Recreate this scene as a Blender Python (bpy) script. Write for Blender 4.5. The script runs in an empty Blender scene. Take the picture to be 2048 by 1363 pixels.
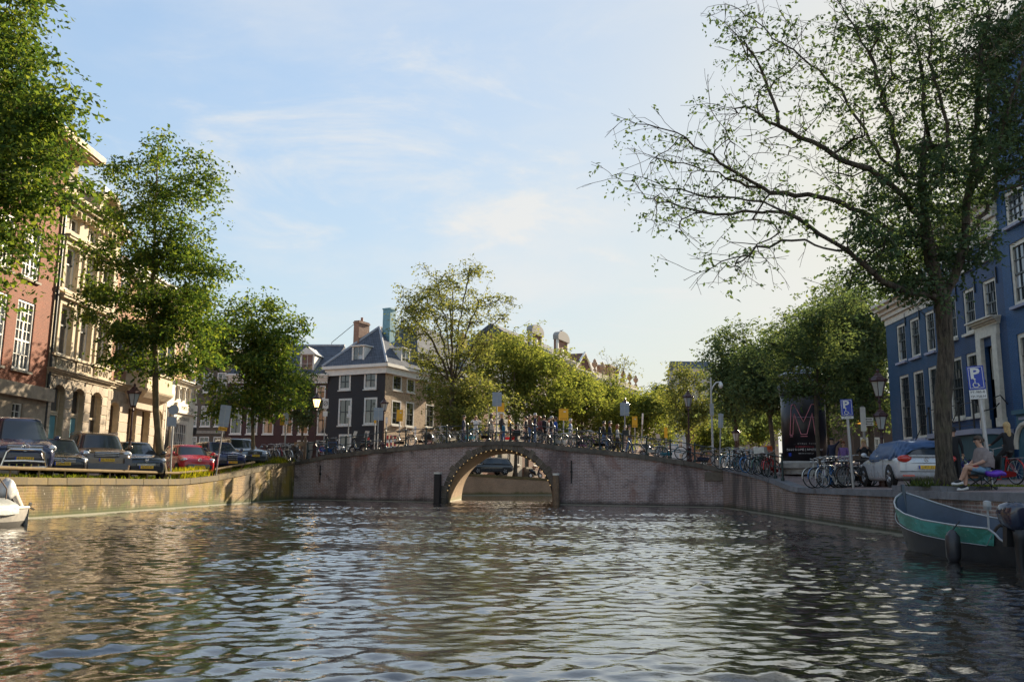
import bpy, math, random
import numpy as np
from mathutils import Vector, Matrix
random.seed(7); np.random.seed(7)
R = math.radians
scn = bpy.context.scene
# ------------------------------------------------------------------ camera, sky, sun, exposure
FPX, CX, CY, CAMZ = 1700.0, 1024.0, 681.5, 1.4
cam_d = bpy.data.cameras.new('camera'); cam = bpy.data.objects.new('camera', cam_d)
scn.collection.objects.link(cam); scn.camera = cam
cam_d.sensor_width = 36; cam_d.lens = 36 * FPX / 2048; cam_d.clip_end = 3000; cam_d.clip_start = .1
CAMR = Matrix.Rotation(R(90) + math.atan(276.5 / FPX), 3, 'X') @ Matrix.Rotation(R(.6), 3, 'Z')
cam.location = (0, 0, CAMZ); cam.rotation_euler = CAMR.to_euler()
SUN_AZ, SUN_EL = R(31), R(22)
world = bpy.data.worlds.new('World'); scn.world = world; world.use_nodes = True
wn, wl = world.node_tree.nodes, world.node_tree.links
bg = wn['Background']; bg.inputs[1].default_value = .15
sky = wn.new('ShaderNodeTexSky'); sky.sky_type = 'NISHITA'; sky.sun_disc = False
sky.sun_elevation = SUN_EL; sky.sun_rotation = SUN_AZ; sky.air_density = 1.0; sky.dust_density = .8; sky.ozone_density = 1.0
def wnode(t, **k):
    n = wn.new(t)
    for a, b in k.items(): setattr(n, a, b)
    return n
def wmath(op, a, b=None):
    n = wn.new('ShaderNodeMath'); n.operation = op
    for i, v in enumerate((a, b)):
        if v is None: continue
        if isinstance(v, (int, float)): n.inputs[i].default_value = v
        else: wl.new(v, n.inputs[i])
    return n.outputs[0]
tc = wn.new('ShaderNodeTexCoord'); sx = wn.new('ShaderNodeSeparateXYZ'); wl.new(tc.outputs['Generated'], sx.inputs[0])
zz = wmath('ADD', wmath('MAXIMUM', sx.outputs[2], 0), .12)
cb = wn.new('ShaderNodeCombineXYZ')
wl.new(wmath('DIVIDE', sx.outputs[0], zz), cb.inputs[0]); wl.new(wmath('DIVIDE', sx.outputs[1], zz), cb.inputs[1])
def wnoise(scale, det, rough, off, sc=(1, 1, 1), dist=.0):
    mp = wn.new('ShaderNodeMapping'); mp.inputs['Location'].default_value = off; mp.inputs['Scale'].default_value = sc
    mp.inputs['Rotation'].default_value = (0, 0, R(-18))
    wl.new(cb.outputs[0], mp.inputs[0]); n = wn.new('ShaderNodeTexNoise'); wl.new(mp.outputs[0], n.inputs['Vector'])
    n.inputs['Scale'].default_value = scale; n.inputs['Detail'].default_value = det
    n.inputs['Roughness'].default_value = rough; n.inputs['Distortion'].default_value = dist
    return n.outputs[0]
def wramp(v, a, b):
    n = wn.new('ShaderNodeMapRange'); n.inputs[1].default_value = a; n.inputs[2].default_value = b
    n.interpolation_type = 'SMOOTHSTEP'; wl.new(v, n.inputs[0]); return n.outputs[0]
c1 = wramp(wnoise(.55, 9, .6, (3.9, 8.7, 0), (1, 1, 1), .35), .47, .72)
c2 = wramp(wnoise(1.6, 10, .62, (7.7, 4.2, 0), (.9, 1.1, 1), .5), .50, .74)
cloud = wmath('MINIMUM', wmath('ADD', wmath('MULTIPLY', c1, .7), wmath('MULTIPLY', c2, .9)), .9)
# the sky is already very bright towards the sun: soft shoulder so that bright air keeps its tone
hz = wmath('POWER', wmath('SUBTRACT', 1, wmath('MINIMUM', wmath('MAXIMUM', sx.outputs[2], 0), 1)), 5)
veil = wmath('MINIMUM', wmath('ADD', wmath('ADD', wmath('MULTIPLY', cloud, .75), wmath('MULTIPLY', hz, .55)), .12), .95)
SH = 2.0
bw_ = wnode('ShaderNodeRGBToBW'); wl.new(sky.outputs[0], bw_.inputs[0])
tn = wnode('ShaderNodeVectorMath', operation='MULTIPLY'); wl.new(sky.outputs[0], tn.inputs[0]); tn.inputs[1].default_value = (.76, .82, .81)
vm = wnode('ShaderNodeVectorMath', operation='SCALE'); wl.new(tn.outputs[0], vm.inputs[0]); wl.new(wmath('DIVIDE', SH, wmath('ADD', bw_.outputs[0], SH)), vm.inputs['Scale'])
mx = wn.new('ShaderNodeMix'); mx.data_type = 'RGBA'; mx.clamp_result = False
wl.new(veil, mx.inputs[0]); wl.new(vm.outputs[0], mx.inputs[6]); mx.inputs[7].default_value = (1.44, 1.43, 1.39, 1)
wl.new(mx.outputs[2], bg.inputs[0])
sun_d = bpy.data.lights.new('sun', 'SUN'); sun = bpy.data.objects.new('sun', sun_d); scn.collection.objects.link(sun)
sun_d.energy = 3.2; sun_d.angle = R(.55); sun_d.color = (1, .84, .62)
SUNV = Vector((math.sin(SUN_AZ) * math.cos(SUN_EL), math.cos(SUN_AZ) * math.cos(SUN_EL), math.sin(SUN_EL)))
sun.rotation_euler = SUNV.to_track_quat('Z', 'Y').to_euler()
scn.view_settings.view_transform = 'Standard'; scn.view_settings.look = 'None'
scn.view_settings.exposure = 2.0; scn.view_settings.gamma = 1
scn.render.engine = 'CYCLES'
cy = scn.cycles; cy.max_bounces = 8; cy.diffuse_bounces = 5; cy.glossy_bounces = 3; cy.transmission_bounces = 4
cy.transparent_max_bounces = 8; cy.caustics_reflective = False; cy.caustics_refractive = False
cy.use_adaptive_sampling = True; cy.adaptive_threshold = .01; cy.use_denoising = True

# ------------------------------------------------------------------ geometry helpers
def ray(px, py):
    v = CAMR @ Vector(((px - CX) / FPX, -(py - CY) / FPX, -1)); return v
def at(px, py, d):
    v = ray(px, py); return Vector((0, 0, CAMZ)) + v * (d / v.y)
def gx(px, d): return at(px, 958, d).x
def interp(x, xs, ys): return float(np.interp(x, xs, ys))

class Frame:
    """vertical plane: x to the right as seen from outside, y into the wall, z up"""
    def __init__(s, o, d):
        s.o = Vector((o[0], o[1], 0)); s.d = Vector((d[0], d[1], 0)).normalized()
        s.n = Vector((-s.d.y, s.d.x, 0)); s.rz = math.atan2(s.d.y, s.d.x)
    def uz(s, px, py):
        v = ray(px, py); c = Vector((0, 0, CAMZ))
        t = (s.o - c).dot(s.n) / v.dot(s.n); p = c + v * t
        return ((p - s.o).dot(s.d), p.z)
    def u(s, px, py=800): return s.uz(px, py)[0]
    def z(s, px, py): return s.uz(px, py)[1]
    def w(s, u, y=0, z=0): return s.o + s.d * u + s.n * y + Vector((0, 0, z))

col = scn.collection
def tag(o, label=None, cat=None, group=None, kind=None):
    for k, v in (('label', label), ('category', cat), ('group', group), ('kind', kind)):
        if v: o[k] = v
    return o
def empty(name, loc, rz=0, label=None, cat=None, group=None, s=1):
    o = bpy.data.objects.new(name, None); col.objects.link(o); o.empty_display_size = .2
    o.location = loc; o.rotation_euler = (0, 0, rz); o.scale = (s, s, s)
    return tag(o, label, cat, group)
def link(name, me, parent=None, loc=None, rot=None, scale=None, mat=None):
    o = bpy.data.objects.new(name, me); col.objects.link(o)
    if parent: o.parent = parent
    if loc is not None: o.location = loc
    if rot is not None: o.rotation_euler = rot
    if scale is not None: o.scale = scale if hasattr(scale, '__len__') else (scale,) * 3
    if mat is not None and len(me.materials):
        o.material_slots[0].link = 'OBJECT'; o.material_slots[0].material = mat
    return o
def dup(root, parent=None, mats=None):
    c = root.copy(); col.objects.link(c); c.parent = parent
    if mats and c.type == 'MESH' and len(c.material_slots):
        for sl in c.material_slots:
            if sl.material and sl.material.name in mats:
                m = mats[sl.material.name]; sl.link = 'OBJECT'; sl.material = m
    for ch in root.children: dup(ch, c, mats)
    return c

class MB:
    def __init__(s): s.v = []; s.f = []; s.m = []; s.mi = 0
    def add(s, vs, fs):
        b = len(s.v); s.v.extend([tuple(p) for p in vs])
        for f in fs: s.f.append([b + i for i in f]); s.m.append(s.mi)
        return s
    def box(s, x0, x1, y0, y1, z0, z1):
        return s.add([(x0, y0, z0), (x1, y0, z0), (x1, y1, z0), (x0, y1, z0), (x0, y0, z1), (x1, y0, z1), (x1, y1, z1), (x0, y1, z1)],
                     [(0, 3, 2, 1), (4, 5, 6, 7), (0, 1, 5, 4), (1, 2, 6, 5), (2, 3, 7, 6), (3, 0, 4, 7)])
    def hexa(s, b, t):
        return s.add(list(b) + list(t), [(0, 3, 2, 1), (4, 5, 6, 7), (0, 1, 5, 4), (1, 2, 6, 5), (2, 3, 7, 6), (3, 0, 4, 7)])
    def quad(s, *p): return s.add(p, [tuple(range(len(p)))])
    def grid(s, rows):
        n, m = len(rows), len(rows[0]); vs = [p for r in rows for p in r]
        return s.add(vs, [(i * m + j, i * m + j + 1, (i + 1) * m + j + 1, (i + 1) * m + j) for i in range(n - 1) for j in range(m - 1)])
    def loft(s, rings, closed=True, caps=True):
        n, m = len(rings), len(rings[0]); vs = [p for r in rings for p in r]; fs = []
        for i in range(n - 1):
            for j in range(m if closed else m - 1):
                k = (j + 1) % m; fs.append((i * m + j, i * m + k, (i + 1) * m + k, (i + 1) * m + j))
        if caps and closed: fs.append(tuple(range(m))[::-1]); fs.append(tuple((n - 1) * m + j for j in range(m)))
        return s.add(vs, fs)
    def lathe(s, prof, c=(0, 0, 0), n=12, a0=0):
        return s.loft([[(c[0] + r * math.cos(a0 + 2 * math.pi * j / n), c[1] + r * math.sin(a0 + 2 * math.pi * j / n), c[2] + z) for j in range(n)] for r, z in prof])
    def tube(s, pts, r, n=6, closed=False):
        pts = [Vector(p) for p in pts]; k = len(pts)
        rs = r if hasattr(r, '__len__') else [r] * k; rings = []; up = None
        for i in range(k):
            if closed: t = pts[(i + 1) % k] - pts[i - 1]
            else: t = pts[min(i + 1, k - 1)] - pts[max(i - 1, 0)]
            if t.length < 1e-9: t = Vector((0, 0, 1))
            t.normalize()
            if up is None:
                up = Vector((0, 0, 1)) if abs(t.z) < .9 else Vector((1, 0, 0))
            a = up - t * up.dot(t)
            if a.length < 1e-6: a = t.orthogonal()
            a.normalize(); b = t.cross(a); up = a
            rings.append([pts[i] + (a * math.cos(2 * math.pi * j / n) + b * math.sin(2 * math.pi * j / n)) * rs[i] for j in range(n)])
        if closed: rings.append(rings[0])
        return s.loft(rings, caps=not closed)
    def sphere(s, c, r, n=10, m=7, sc=(1, 1, 1)):
        return s.loft([[(c[0] + sc[0] * r * math.sin(math.pi * (i + .02) / (m - .96)) * math.cos(2 * math.pi * j / n), c[1] + sc[1] * r * math.sin(math.pi * (i + .02) / (m - .96)) * math.sin(2 * math.pi * j / n),
                         c[2] - sc[2] * r * math.cos(math.pi * (i + .02) / (m - .96))) for j in range(n)] for i in range(m)])
    def mesh(s, name, mats, smooth=False):
        me = bpy.data.meshes.new(name); me.from_pydata(s.v, [], s.f)
        for m in (mats if isinstance(mats, (list, tuple)) else [mats]): me.materials.append(m)
        if max(s.m, default=0): me.polygons.foreach_set('material_index', s.m)
        if smooth: me.polygons.foreach_set('use_smooth', [True] * len(s.f))
        me.update(); return me
    def build(s, name, mats, parent=None, loc=None, rot=None, smooth=False, scale=None):
        return link(name, s.mesh(name, mats, smooth), parent, loc, rot, scale)

# ------------------------------------------------------------------ materials
MATS = {}
def new_mat(name):
    m = bpy.data.materials.new(name); m.use_nodes = True; nt = m.node_tree
    return m, nt.nodes, nt.links, nt.nodes['Principled BSDF']
def nd(ns, t, **k):
    n = ns.new(t)
    for a, b in k.items():
        if a in n.inputs: n.inputs[a].default_value = b
        else: setattr(n, a, b)
    return n
def ramp(ns, ls, v, stops):
    r = ns.new('ShaderNodeValToRGB'); e = r.color_ramp.elements
    while len(e) < len(stops): e.new(.5)
    for i, (p, c) in enumerate(stops): e[i].position = p; e[i].color = (*c, 1)
    ls.new(v, r.inputs[0]); return r.outputs[0]
def mixc(ns, ls, f, a, b, mode='MIX'):
    m = ns.new('ShaderNodeMix'); m.data_type = 'RGBA'; m.blend_type = mode
    for i, v in ((0, f), (6, a), (7, b)):
        if hasattr(v, 'links'): ls.new(v, m.inputs[i])
        else: m.inputs[i].default_value = v if i == 0 else (*v, 1)
    return m.outputs[2]
def maprange(ns, ls, v, a, b, c=0, d=1):
    n = ns.new('ShaderNodeMapRange')
    for i, q in enumerate((a, b, c, d)): n.inputs[i + 1].default_value = q
    ls.new(v, n.inputs[0]); return n.outputs[0]
def noise(ns, ls, scale, detail=5, rough=.6, vec=None, dist=0):
    n = nd(ns, 'ShaderNodeTexNoise', Scale=scale, Detail=detail, Roughness=rough, Distortion=dist)
    if vec: ls.new(vec, n.inputs['Vector'])
    return n.outputs[0]
def bump(ns, ls, bs, h, st=.3, dist=.02):
    b = nd(ns, 'ShaderNodeBump', Strength=st, Distance=dist); ls.new(h, b.inputs['Height']); ls.new(b.outputs[0], bs.inputs['Normal'])
def M(name, c, rough=.6, metal=0, var=.18, scale=6, bmp=0, bscale=40, coat=0, spec=.5, rnd=0, emit=0):
    if name in MATS: return MATS[name]
    m, ns, ls, bs = new_mat(name)
    bs.inputs['Roughness'].default_value = rough; bs.inputs['Metallic'].default_value = metal
    bs.inputs['Coat Weight'].default_value = coat; bs.inputs['Coat Roughness'].default_value = .05
    bs.inputs['Specular IOR Level'].default_value = spec
    t = ns.new('ShaderNodeTexCoord'); n = noise(ns, ls, scale, 6, .65, t.outputs['Object'])
    lo = tuple(x * (1 - var) for x in c); hi = tuple(min(x * (1 + var), 1) for x in c)
    cc = ramp(ns, ls, n, [(.3, lo), (.7, hi)])
    if rnd:
        oi = ns.new('ShaderNodeObjectInfo')
        cc = mixc(ns, ls, 1.0, cc, ramp(ns, ls, oi.outputs['Random'], [(0, (1 - rnd,) * 3), (1, (1, 1, 1))]), 'MULTIPLY')
    ls.new(cc, bs.inputs['Base Color'])
    if emit:
        bs.inputs['Emission Color'].default_value = (*c, 1); bs.inputs['Emission Strength'].default_value = emit
    ls.new(maprange(ns, ls, n, .2, .8, max(rough - .1, .02), min(rough + .1, 1)), bs.inputs['Roughness'])
    if bmp: bump(ns, ls, bs, noise(ns, ls, bscale, 4, .6, t.outputs['Object']), bmp)
    MATS[name] = m; return m
def brick(name, c1, c2, mortar, w=.22, h=.065, mort=.12, rough=.8, stain=None, wet=None, bs_=.6, soot=.25, blotch=None):
    """brick bond on local x / z with uneven tone, soot and optional stains"""
    m, ns, ls, bs = new_mat(name)
    t = ns.new('ShaderNodeTexCoord'); s = ns.new('ShaderNodeSeparateXYZ'); ls.new(t.outputs['Object'], s.inputs[0])
    ad = nd(ns, 'ShaderNodeMath', operation='ADD'); ls.new(s.outputs[0], ad.inputs[0]); ls.new(s.outputs[1], ad.inputs[1])
    c = ns.new('ShaderNodeCombineXYZ'); ls.new(ad.outputs[0], c.inputs[0]); ls.new(s.outputs[2], c.inputs[1])
    b = nd(ns, 'ShaderNodeTexBrick', Scale=1.0); ls.new(c.outputs[0], b.inputs['Vector'])
    b.inputs['Color1'].default_value = (*c1, 1); b.inputs['Color2'].default_value = (*c2, 1); b.inputs['Mortar'].default_value = (*mortar, 1)
    b.inputs['Mortar Size'].default_value = h * mort; b.inputs['Brick Width'].default_value = w; b.inputs['Row Height'].default_value = h
    b.inputs['Mortar Smooth'].default_value = .3; b.inputs['Bias'].default_value = -.1
    n = noise(ns, ls, .7, 8, .7, t.outputs['Object']); n2 = noise(ns, ls, 9, 4, .7, t.outputs['Object'])
    cc = mixc(ns, ls, maprange(ns, ls, n, .4, .75, 0, soot * 2), b.outputs[0], tuple(x * .45 for x in c1))
    cc = mixc(ns, ls, maprange(ns, ls, n2, .52, .78, 0, .5), cc, tuple(min(x * 1.35, 1) for x in mortar))
    for q, (colr, lo, hi, amt, sc, zs) in enumerate(blotch or ()):
        mp = ns.new('ShaderNodeMapping'); mp.inputs['Scale'].default_value = (1, 1, zs); mp.inputs['Location'].default_value = (q * 7.3, q * 3.1, q * 5.7); ls.new(t.outputs['Object'], mp.inputs[0])
        cc = mixc(ns, ls, maprange(ns, ls, noise(ns, ls, sc, 9, .68, mp.outputs[0], .5), lo, hi, 0, amt), cc, colr)
    if stain:   # growth that starts from the water line
        zn = nd(ns, 'ShaderNodeMath', operation='ADD'); ls.new(s.outputs[2], zn.inputs[0])
        mm = nd(ns, 'ShaderNodeMath', operation='MULTIPLY'); ls.new(n, mm.inputs[0]); mm.inputs[1].default_value = -.5; ls.new(mm.outputs[0], zn.inputs[1])
        cc = mixc(ns, ls, maprange(ns, ls, zn.outputs[0], .08, -.16, 0, .9), cc, stain)
        cc = mixc(ns, ls, maprange(ns, ls, s.outputs[2], .075, .035, 0, .6), cc, (.50, .47, .38))
    ls.new(cc, bs.inputs['Base Color']); bs.inputs['Roughness'].default_value = rough
    h2 = nd(ns, 'ShaderNodeMath', operation='SUBTRACT'); h2.inputs[0].default_value = 1; ls.new(b.outputs['Fac'], h2.inputs[1])
    h3 = nd(ns, 'ShaderNodeMath', operation='ADD'); ls.new(h2.outputs[0], h3.inputs[0]); ls.new(n2, h3.inputs[1])
    bump(ns, ls, bs, h3.outputs[0], bs_, .012); MATS[name] = m; return m
def paint(name, c, rough=.25, metal=.0, flake=.0):
    m = M(name, c, rough, metal, .06, 3, coat=.8); return m
def leafmat(name, lo, mid, hi, trans=.45, tcol=None):
    m, ns, ls, bs = new_mat(name)
    g = ns.new('ShaderNodeNewGeometry'); cc = ramp(ns, ls, g.outputs['Random Per Island'], [(0, lo), (.55, mid), (1, hi)])
    ls.new(cc, bs.inputs['Base Color']); bs.inputs['Roughness'].default_value = .55; bs.inputs['Specular IOR Level'].default_value = .0
    tr = ns.new('ShaderNodeBsdfTranslucent')
    ls.new(mixc(ns, ls, 1.0, cc, tcol or (2.2, 1.9, .6), 'MULTIPLY'), tr.inputs[0])
    mx = ns.new('ShaderNodeMixShader'); mx.inputs[0].default_value = trans
    ls.new(bs.outputs[0], mx.inputs[1]); ls.new(tr.outputs[0], mx.inputs[2]); ls.new(mx.outputs[0], ns['Material Output'].inputs[0])
    MATS[name] = m; return m
def glassmat(name, c=(.03, .035, .045), spec=.9, rough=.04, cur=None):
    """window pane: dark room behind, curtains in some, slightly uneven float glass"""
    m, ns, ls, bs = new_mat(name)
    oi = ns.new('ShaderNodeObjectInfo'); t = ns.new('ShaderNodeTexCoord')
    cc = ramp(ns, ls, oi.outputs['Random'], [(0, tuple(x * .5 for x in c)), (.7, c), (.86, cur or tuple(x * 2 for x in c)), (1, cur or tuple(x * 3 for x in c))])
    ls.new(cc, bs.inputs['Base Color']); bs.inputs['Roughness'].default_value = rough; bs.inputs['Specular IOR Level'].default_value = spec
    bs.inputs['Coat Weight'].default_value = .6; bs.inputs['Coat Roughness'].default_value = .02
    bump(ns, ls, bs, noise(ns, ls, 2.5, 2, .5, t.outputs['Object']), .10, .02); MATS[name] = m; return m

def textmesh(s, size, mat, align='CENTER', ext=0.0, res=2, bold=0):
    c = bpy.data.curves.new('txt', 'FONT'); c.body = s; c.size = size; c.align_x = align; c.align_y = 'CENTER'; c.extrude = ext; c.resolution_u = res; c.offset = bold
    o = bpy.data.objects.new('txt', c); me = bpy.data.meshes.new_from_object(o)
    bpy.data.objects.remove(o); bpy.data.curves.remove(c); me.materials.clear(); me.materials.append(mat); return me

WHITE = M('white_paint', (.74, .71, .64), .5, var=.1, scale=3)
BLACKM = M('black_iron', (.02, .022, .022), .45, .2, .3)
DKGREEN = M('dark_green_iron', (.018, .035, .035), .4, .2, .3)
STONE = M('weathered_stone', (.30, .27, .22), .85, 0, .3, 5, .4, 30)
GALV = M('galvanised_steel', (.42, .42, .41), .45, .5, .2)
# ------------------------------------------------------------------ canal layout (z = 0 is the water)
def QL(d): return -17.0 + .0667 * d
def QR(d): return 9.7 + .0376 * d
def zl(d): return interp(d, [-40, 26, 38, 42, 47.8, 53.5, 60, 75], [1.4, 1.32, 1.25, 1.45, 1.96, 2.42, 2.35, 2.1])
def zr(d): return interp(d, [-40, 10, 23, 33.2, 36, 40, 46.4, 56, 75], [1.3, 1.26, 1.22, 1.2, 1.5, 1.82, 2.19, 2.15, 1.8])
A = Vector((QL(53.5), 53.5, 0)); B = Vector((QR(46.4), 46.4, 0))
FB = Frame((A.x, A.y), (B - A).to_2d()); BL = (B - A).length; AX = Vector((.036, 1, 0)); BW = 9.5
_px = [(598, 921), (651.6, 909), (703, 903.5), (747, 898), (800, 893), (850, 888.5), (900, 885), (950, 882), (1001, 880.6), (1068, 883.5), (1120, 891), (1190, 897.5), (1269, 906), (1349, 917), (1395, 925), (1442, 934)]
_tz = [FB.uz(*p) for p in _px]
def bz(t): return interp(t, [q[0] for q in _tz], [q[1] for q in _tz])
def zs_l(d, s): return zl(d) + .012 * max(min(s, 9), 0) - .03
def zs_r(d, s): return zr(d) + .055 * max(min(s, 8.5), 0) - .03
def glw(x, d): return zs_l(d, QL(d) - x)          # ground height on the quay to the west
def grw(x, d): return zs_r(d, x - QR(d))

# ---- water
def build_water():
    x0, x1, y0, y1, st = -18.2, 12.6, 3.0, 57, .056
    nx, ny = int((x1 - x0) / st), int((y1 - y0) / st)
    X, Y = np.meshgrid(np.linspace(x0, x1, nx), np.linspace(y0, y1, ny)); Z = np.zeros_like(X)
    rg = np.random.RandomState(3)
    for i in range(72):
        lam = math.exp(rg.uniform(math.log(.20), math.log(.75))); th = rg.normal(math.pi / 2 + .25, .75)
        sl = .0180 * (1.15 if lam < .4 else .85); k = 2 * math.pi / lam
        ph = k * (X * math.cos(th) + Y * math.sin(th)) + rg.uniform(0, 6.28)
        Z += sl / k * (np.sin(ph) + .38 * np.sin(2 * ph + 1.57))
    gust = np.zeros_like(X)
    for i in range(9):
        lam = rg.uniform(4, 14); th = rg.uniform(0, 6.28); k = 2 * math.pi / lam
        gust += np.sin(k * (X * math.cos(th) + 2.0 * Y * math.sin(th)) + rg.uniform(0, 6.28))
    Z *= np.clip(.95 + .16 * gust, .45, 1.45)
    Z *= np.interp(Y, [3, 30, 57], [.85, 1.0, 1.1])
    edge = np.minimum(np.minimum(X - x0, x1 - X), np.minimum(Y - y0, y1 - Y)); Z *= np.clip(edge / .5, 0, 1)
    V = np.stack([X.ravel(), Y.ravel(), Z.ravel()], 1)
    i = np.arange(nx * ny).reshape(ny, nx)
    F = np.stack([i[:-1, :-1].ravel(), i[:-1, 1:].ravel(), i[1:, 1:].ravel(), i[1:, :-1].ravel()], 1)
    ex = 700.; b = len(V)
    ext = [(-ex, -ex), (ex, -ex), (ex, ex), (-ex, ex), (x0, y0), (x1, y0), (x1, y1), (x0, y1)]
    V = np.concatenate([V, np.array([(x, y, 0) for x, y in ext])])
    F = np.concatenate([F, b + np.array([(0, 1, 5, 4), (1, 2, 6, 5), (2, 3, 7, 6), (3, 0, 4, 7)])])
    me = bpy.data.meshes.new('water'); me.vertices.add(len(V)); me.vertices.foreach_set('co', V.ravel())
    me.loops.add(F.size); me.loops.foreach_set('vertex_index', F.ravel().astype(np.int32))
    me.polygons.add(len(F)); me.polygons.foreach_set('loop_start', np.arange(0, F.size, 4, dtype=np.int32))
    me.polygons.foreach_set('loop_total', np.full(len(F), 4, dtype=np.int32)); me.polygons.foreach_set('use_smooth', [True] * len(F)); me.update(calc_edges=True)
    m, ns, ls, bs = new_mat('canal_water'); bs.inputs['Base Color'].default_value = (.022, .019, .014, 1)
    bs.inputs['Roughness'].default_value = .025; bs.inputs['IOR'].default_value = 1.33; bs.inputs['Specular IOR Level'].default_value = .62
    t = ns.new('ShaderNodeTexCoord'); mp = ns.new('ShaderNodeMapping'); mp.inputs['Scale'].default_value = (.6, 1, 1); ls.new(t.outputs['Object'], mp.inputs[0])
    bump(ns, ls, bs, noise(ns, ls, 6.5, 4, .5, mp.outputs[0]), .22, .04); bs.inputs['Coat Weight'].default_value = 1.0; bs.inputs['Coat Roughness'].default_value = .03; ls.new(bs.inputs['Normal'].links[0].from_socket, bs.inputs['Coat Normal'])
    me.materials.append(m); return tag(link('water', me), kind='structure')
build_water()

# ---- ground materials
def paver(name, c1, c2, mort, w=.2, h=.1, dirt=(.10, .085, .06)):
    m, ns, ls, bs = new_mat(name); t = ns.new('ShaderNodeTexCoord')
    b = nd(ns, 'ShaderNodeTexBrick', Scale=1.0); ls.new(t.outputs['Object'], b.inputs['Vector'])
    for k, c in (('Color1', c1), ('Color2', c2), ('Mortar', mort)): b.inputs[k].default_value = (*c, 1)
    b.inputs['Brick Width'].default_value = w; b.inputs['Row Height'].default_value = h; b.inputs['Mortar Size'].default_value = .008
    n = noise(ns, ls, 1.3, 7, .7, t.outputs['Object'])
    ls.new(mixc(ns, ls, maprange(ns, ls, n, .45, .75, 0, .7), b.outputs[0], dirt), bs.inputs['Base Color'])
    bs.inputs['Roughness'].default_value = .75; bump(ns, ls, bs, b.outputs['Fac'], -.4, .01); MATS[name] = m; return m
PAVE = paver('brick_paving', (.34, .24, .215), (.27, .20, .19), (.06, .05, .045))
ROADM = M('asphalt', (.09, .088, .086), .85, 0, .25, 4, .3, 60)
def street(name, dd, ss, fx, fz, mat):
    m = MB(); m.grid([[(fx(d, s), d, fz(d, s)) for s in ss] for d in dd]); o = m.build(name, mat); return tag(o, kind='structure')
DL = [-60, -20, 0, 10, 20, 26, 32, 38, 40, 42, 45, 47.8, 50.5, 53.5, 57, 60, 66, 69]
street('street_west', DL, [.02, .5, 1, 2, 4, 9, 20, 60][::-1], lambda d, s: QL(d) - s, zs_l, PAVE)
DR = [-60, -20, 0, 10, 18, 23, 28, 33.2, 34.6, 36, 38, 40, 43, 46.4, 50, 56, 66, 78]
street('street_east', DR, [.02, .5, 1, 2, 4, 8.5, 20, 90], lambda d, s: QR(d) + s, zs_r, PAVE)
P0, P1 = Vector((QL(69), 69, 0)), Vector((45, 112, 0)); FQ = Frame((P0.x, P0.y), (P1 - P0).to_2d())
def zf(t): return interp(t, [0, 9, 22, 72], [2.1, 1.95, 1.45, 1.3])
m = MB(); ts = [0, 5, 9, 14, 22, 40, 71.7, 200]
m.grid([[tuple(FQ.w(t - 0 * s, s, 0).xy) + (zf(t) + .012 * min(s, 30) - .03,) for t in ts] for s in [0.02, 3, 8, 20, 60, 400]])
m.quad(tuple(FQ.w(0, .02).xy) + (2.07,), tuple(FQ.w(0, 60).xy) + (2.43,), (-320, 260, 2.43), (-320, 69, 2.07))
tag(m.build('street_beyond_bridge', PAVE), kind='structure')

# ---- quay walls
def quay(name, label, pts, mat, cop, cl=1.05, ch=.24, wall_mat_flip=False):
    """pts: list of world (x, y, ztop) running to the right as seen from the water"""
    p0, p1 = Vector(pts[0][:2]), Vector(pts[-1][:2]); fr = Frame(p0, p1 - p0)
    root = empty(name, (p0.x, p0.y, 0), fr.rz, label, 'wall')
    us = [(Vector(p[:2]) - p0).length for p in pts]; zt = [p[2] for p in pts]; zf_ = lambda u: interp(u, us, zt)
    L = us[-1]; n = max(int(L / 1.0), 8); m = MB()
    uu = [L * i / n for i in range(n + 1)]
    m.grid([[(u, 0, -1.5) for u in uu], [(u, .0, zf_(u) - ch) for u in uu]])
    m.build('wall_face', mat, root)
    k = int(L / cl); rg = random.Random(5)
    for i in range(k):
        a, b = L * i / k + .006, L * (i + 1) / k - .006; j = rg.uniform(-.008, .008); f = -.05 + rg.uniform(-.012, .012)
        za, zb = zf_(a), zf_(b); c = MB()
        c.hexa([(a, f, za - ch), (b, f, zb - ch), (b, .5, zb - ch), (a, .5, za - ch)], [(a, f + .02, za + j), (b, f + .02, zb + j), (b, .5, zb + j), (a, .5, za + j)])
        c.build('coping_stone', cop, root)
    return root, fr, zf_
GOLDQ = brick('mossy_quay_brick', (.30, .175, .065), (.16, .095, .04), (.38, .27, .13), .27, .085, .2, stain=(.055, .075, .012), rough=.85,
              blotch=[((.27, .18, .012), .46, .56, .8, .55, 1), ((.035, .028, .012), .48, .58, .85, .6, .3), ((.64, .53, .36), .57, .68, .65, 1.4, 1), ((.10, .12, .012), .54, .64, .8, .8, .6), ((.75, .68, .55), .64, .68, .8, 7, 1)])
DARKQ = brick('dark_quay_brick', (.31, .19, .145), (.19, .125, .105), (.44, .39, .35), .27, .085, .2, stain=(.045, .05, .02), rough=.7,
              blotch=[((.04, .036, .034), .48, .60, .75, .6, .25), ((.36, .33, .30), .58, .70, .5, 1.3, .5), ((.14, .10, .05), .56, .68, .6, .8, .7), ((.55, .52, .48), .66, .70, .7, 8, 1)])
COPL = M('mossy_coping', (.16, .115, .045), .85, 0, .4, 4, .4, 24, rnd=.35)
COPR = M('blue_stone_coping', (.20, .20, .21), .75, 0, .3, 4, .3, 24, rnd=.3)
COPB = M('bridge_coping_stone', (.16, .135, .105), .8, 0, .35, 4, .4, 24, rnd=.3)
dl = [d for d in np.arange(-30, 53.6, 1.5)] + [53.5]
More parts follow.
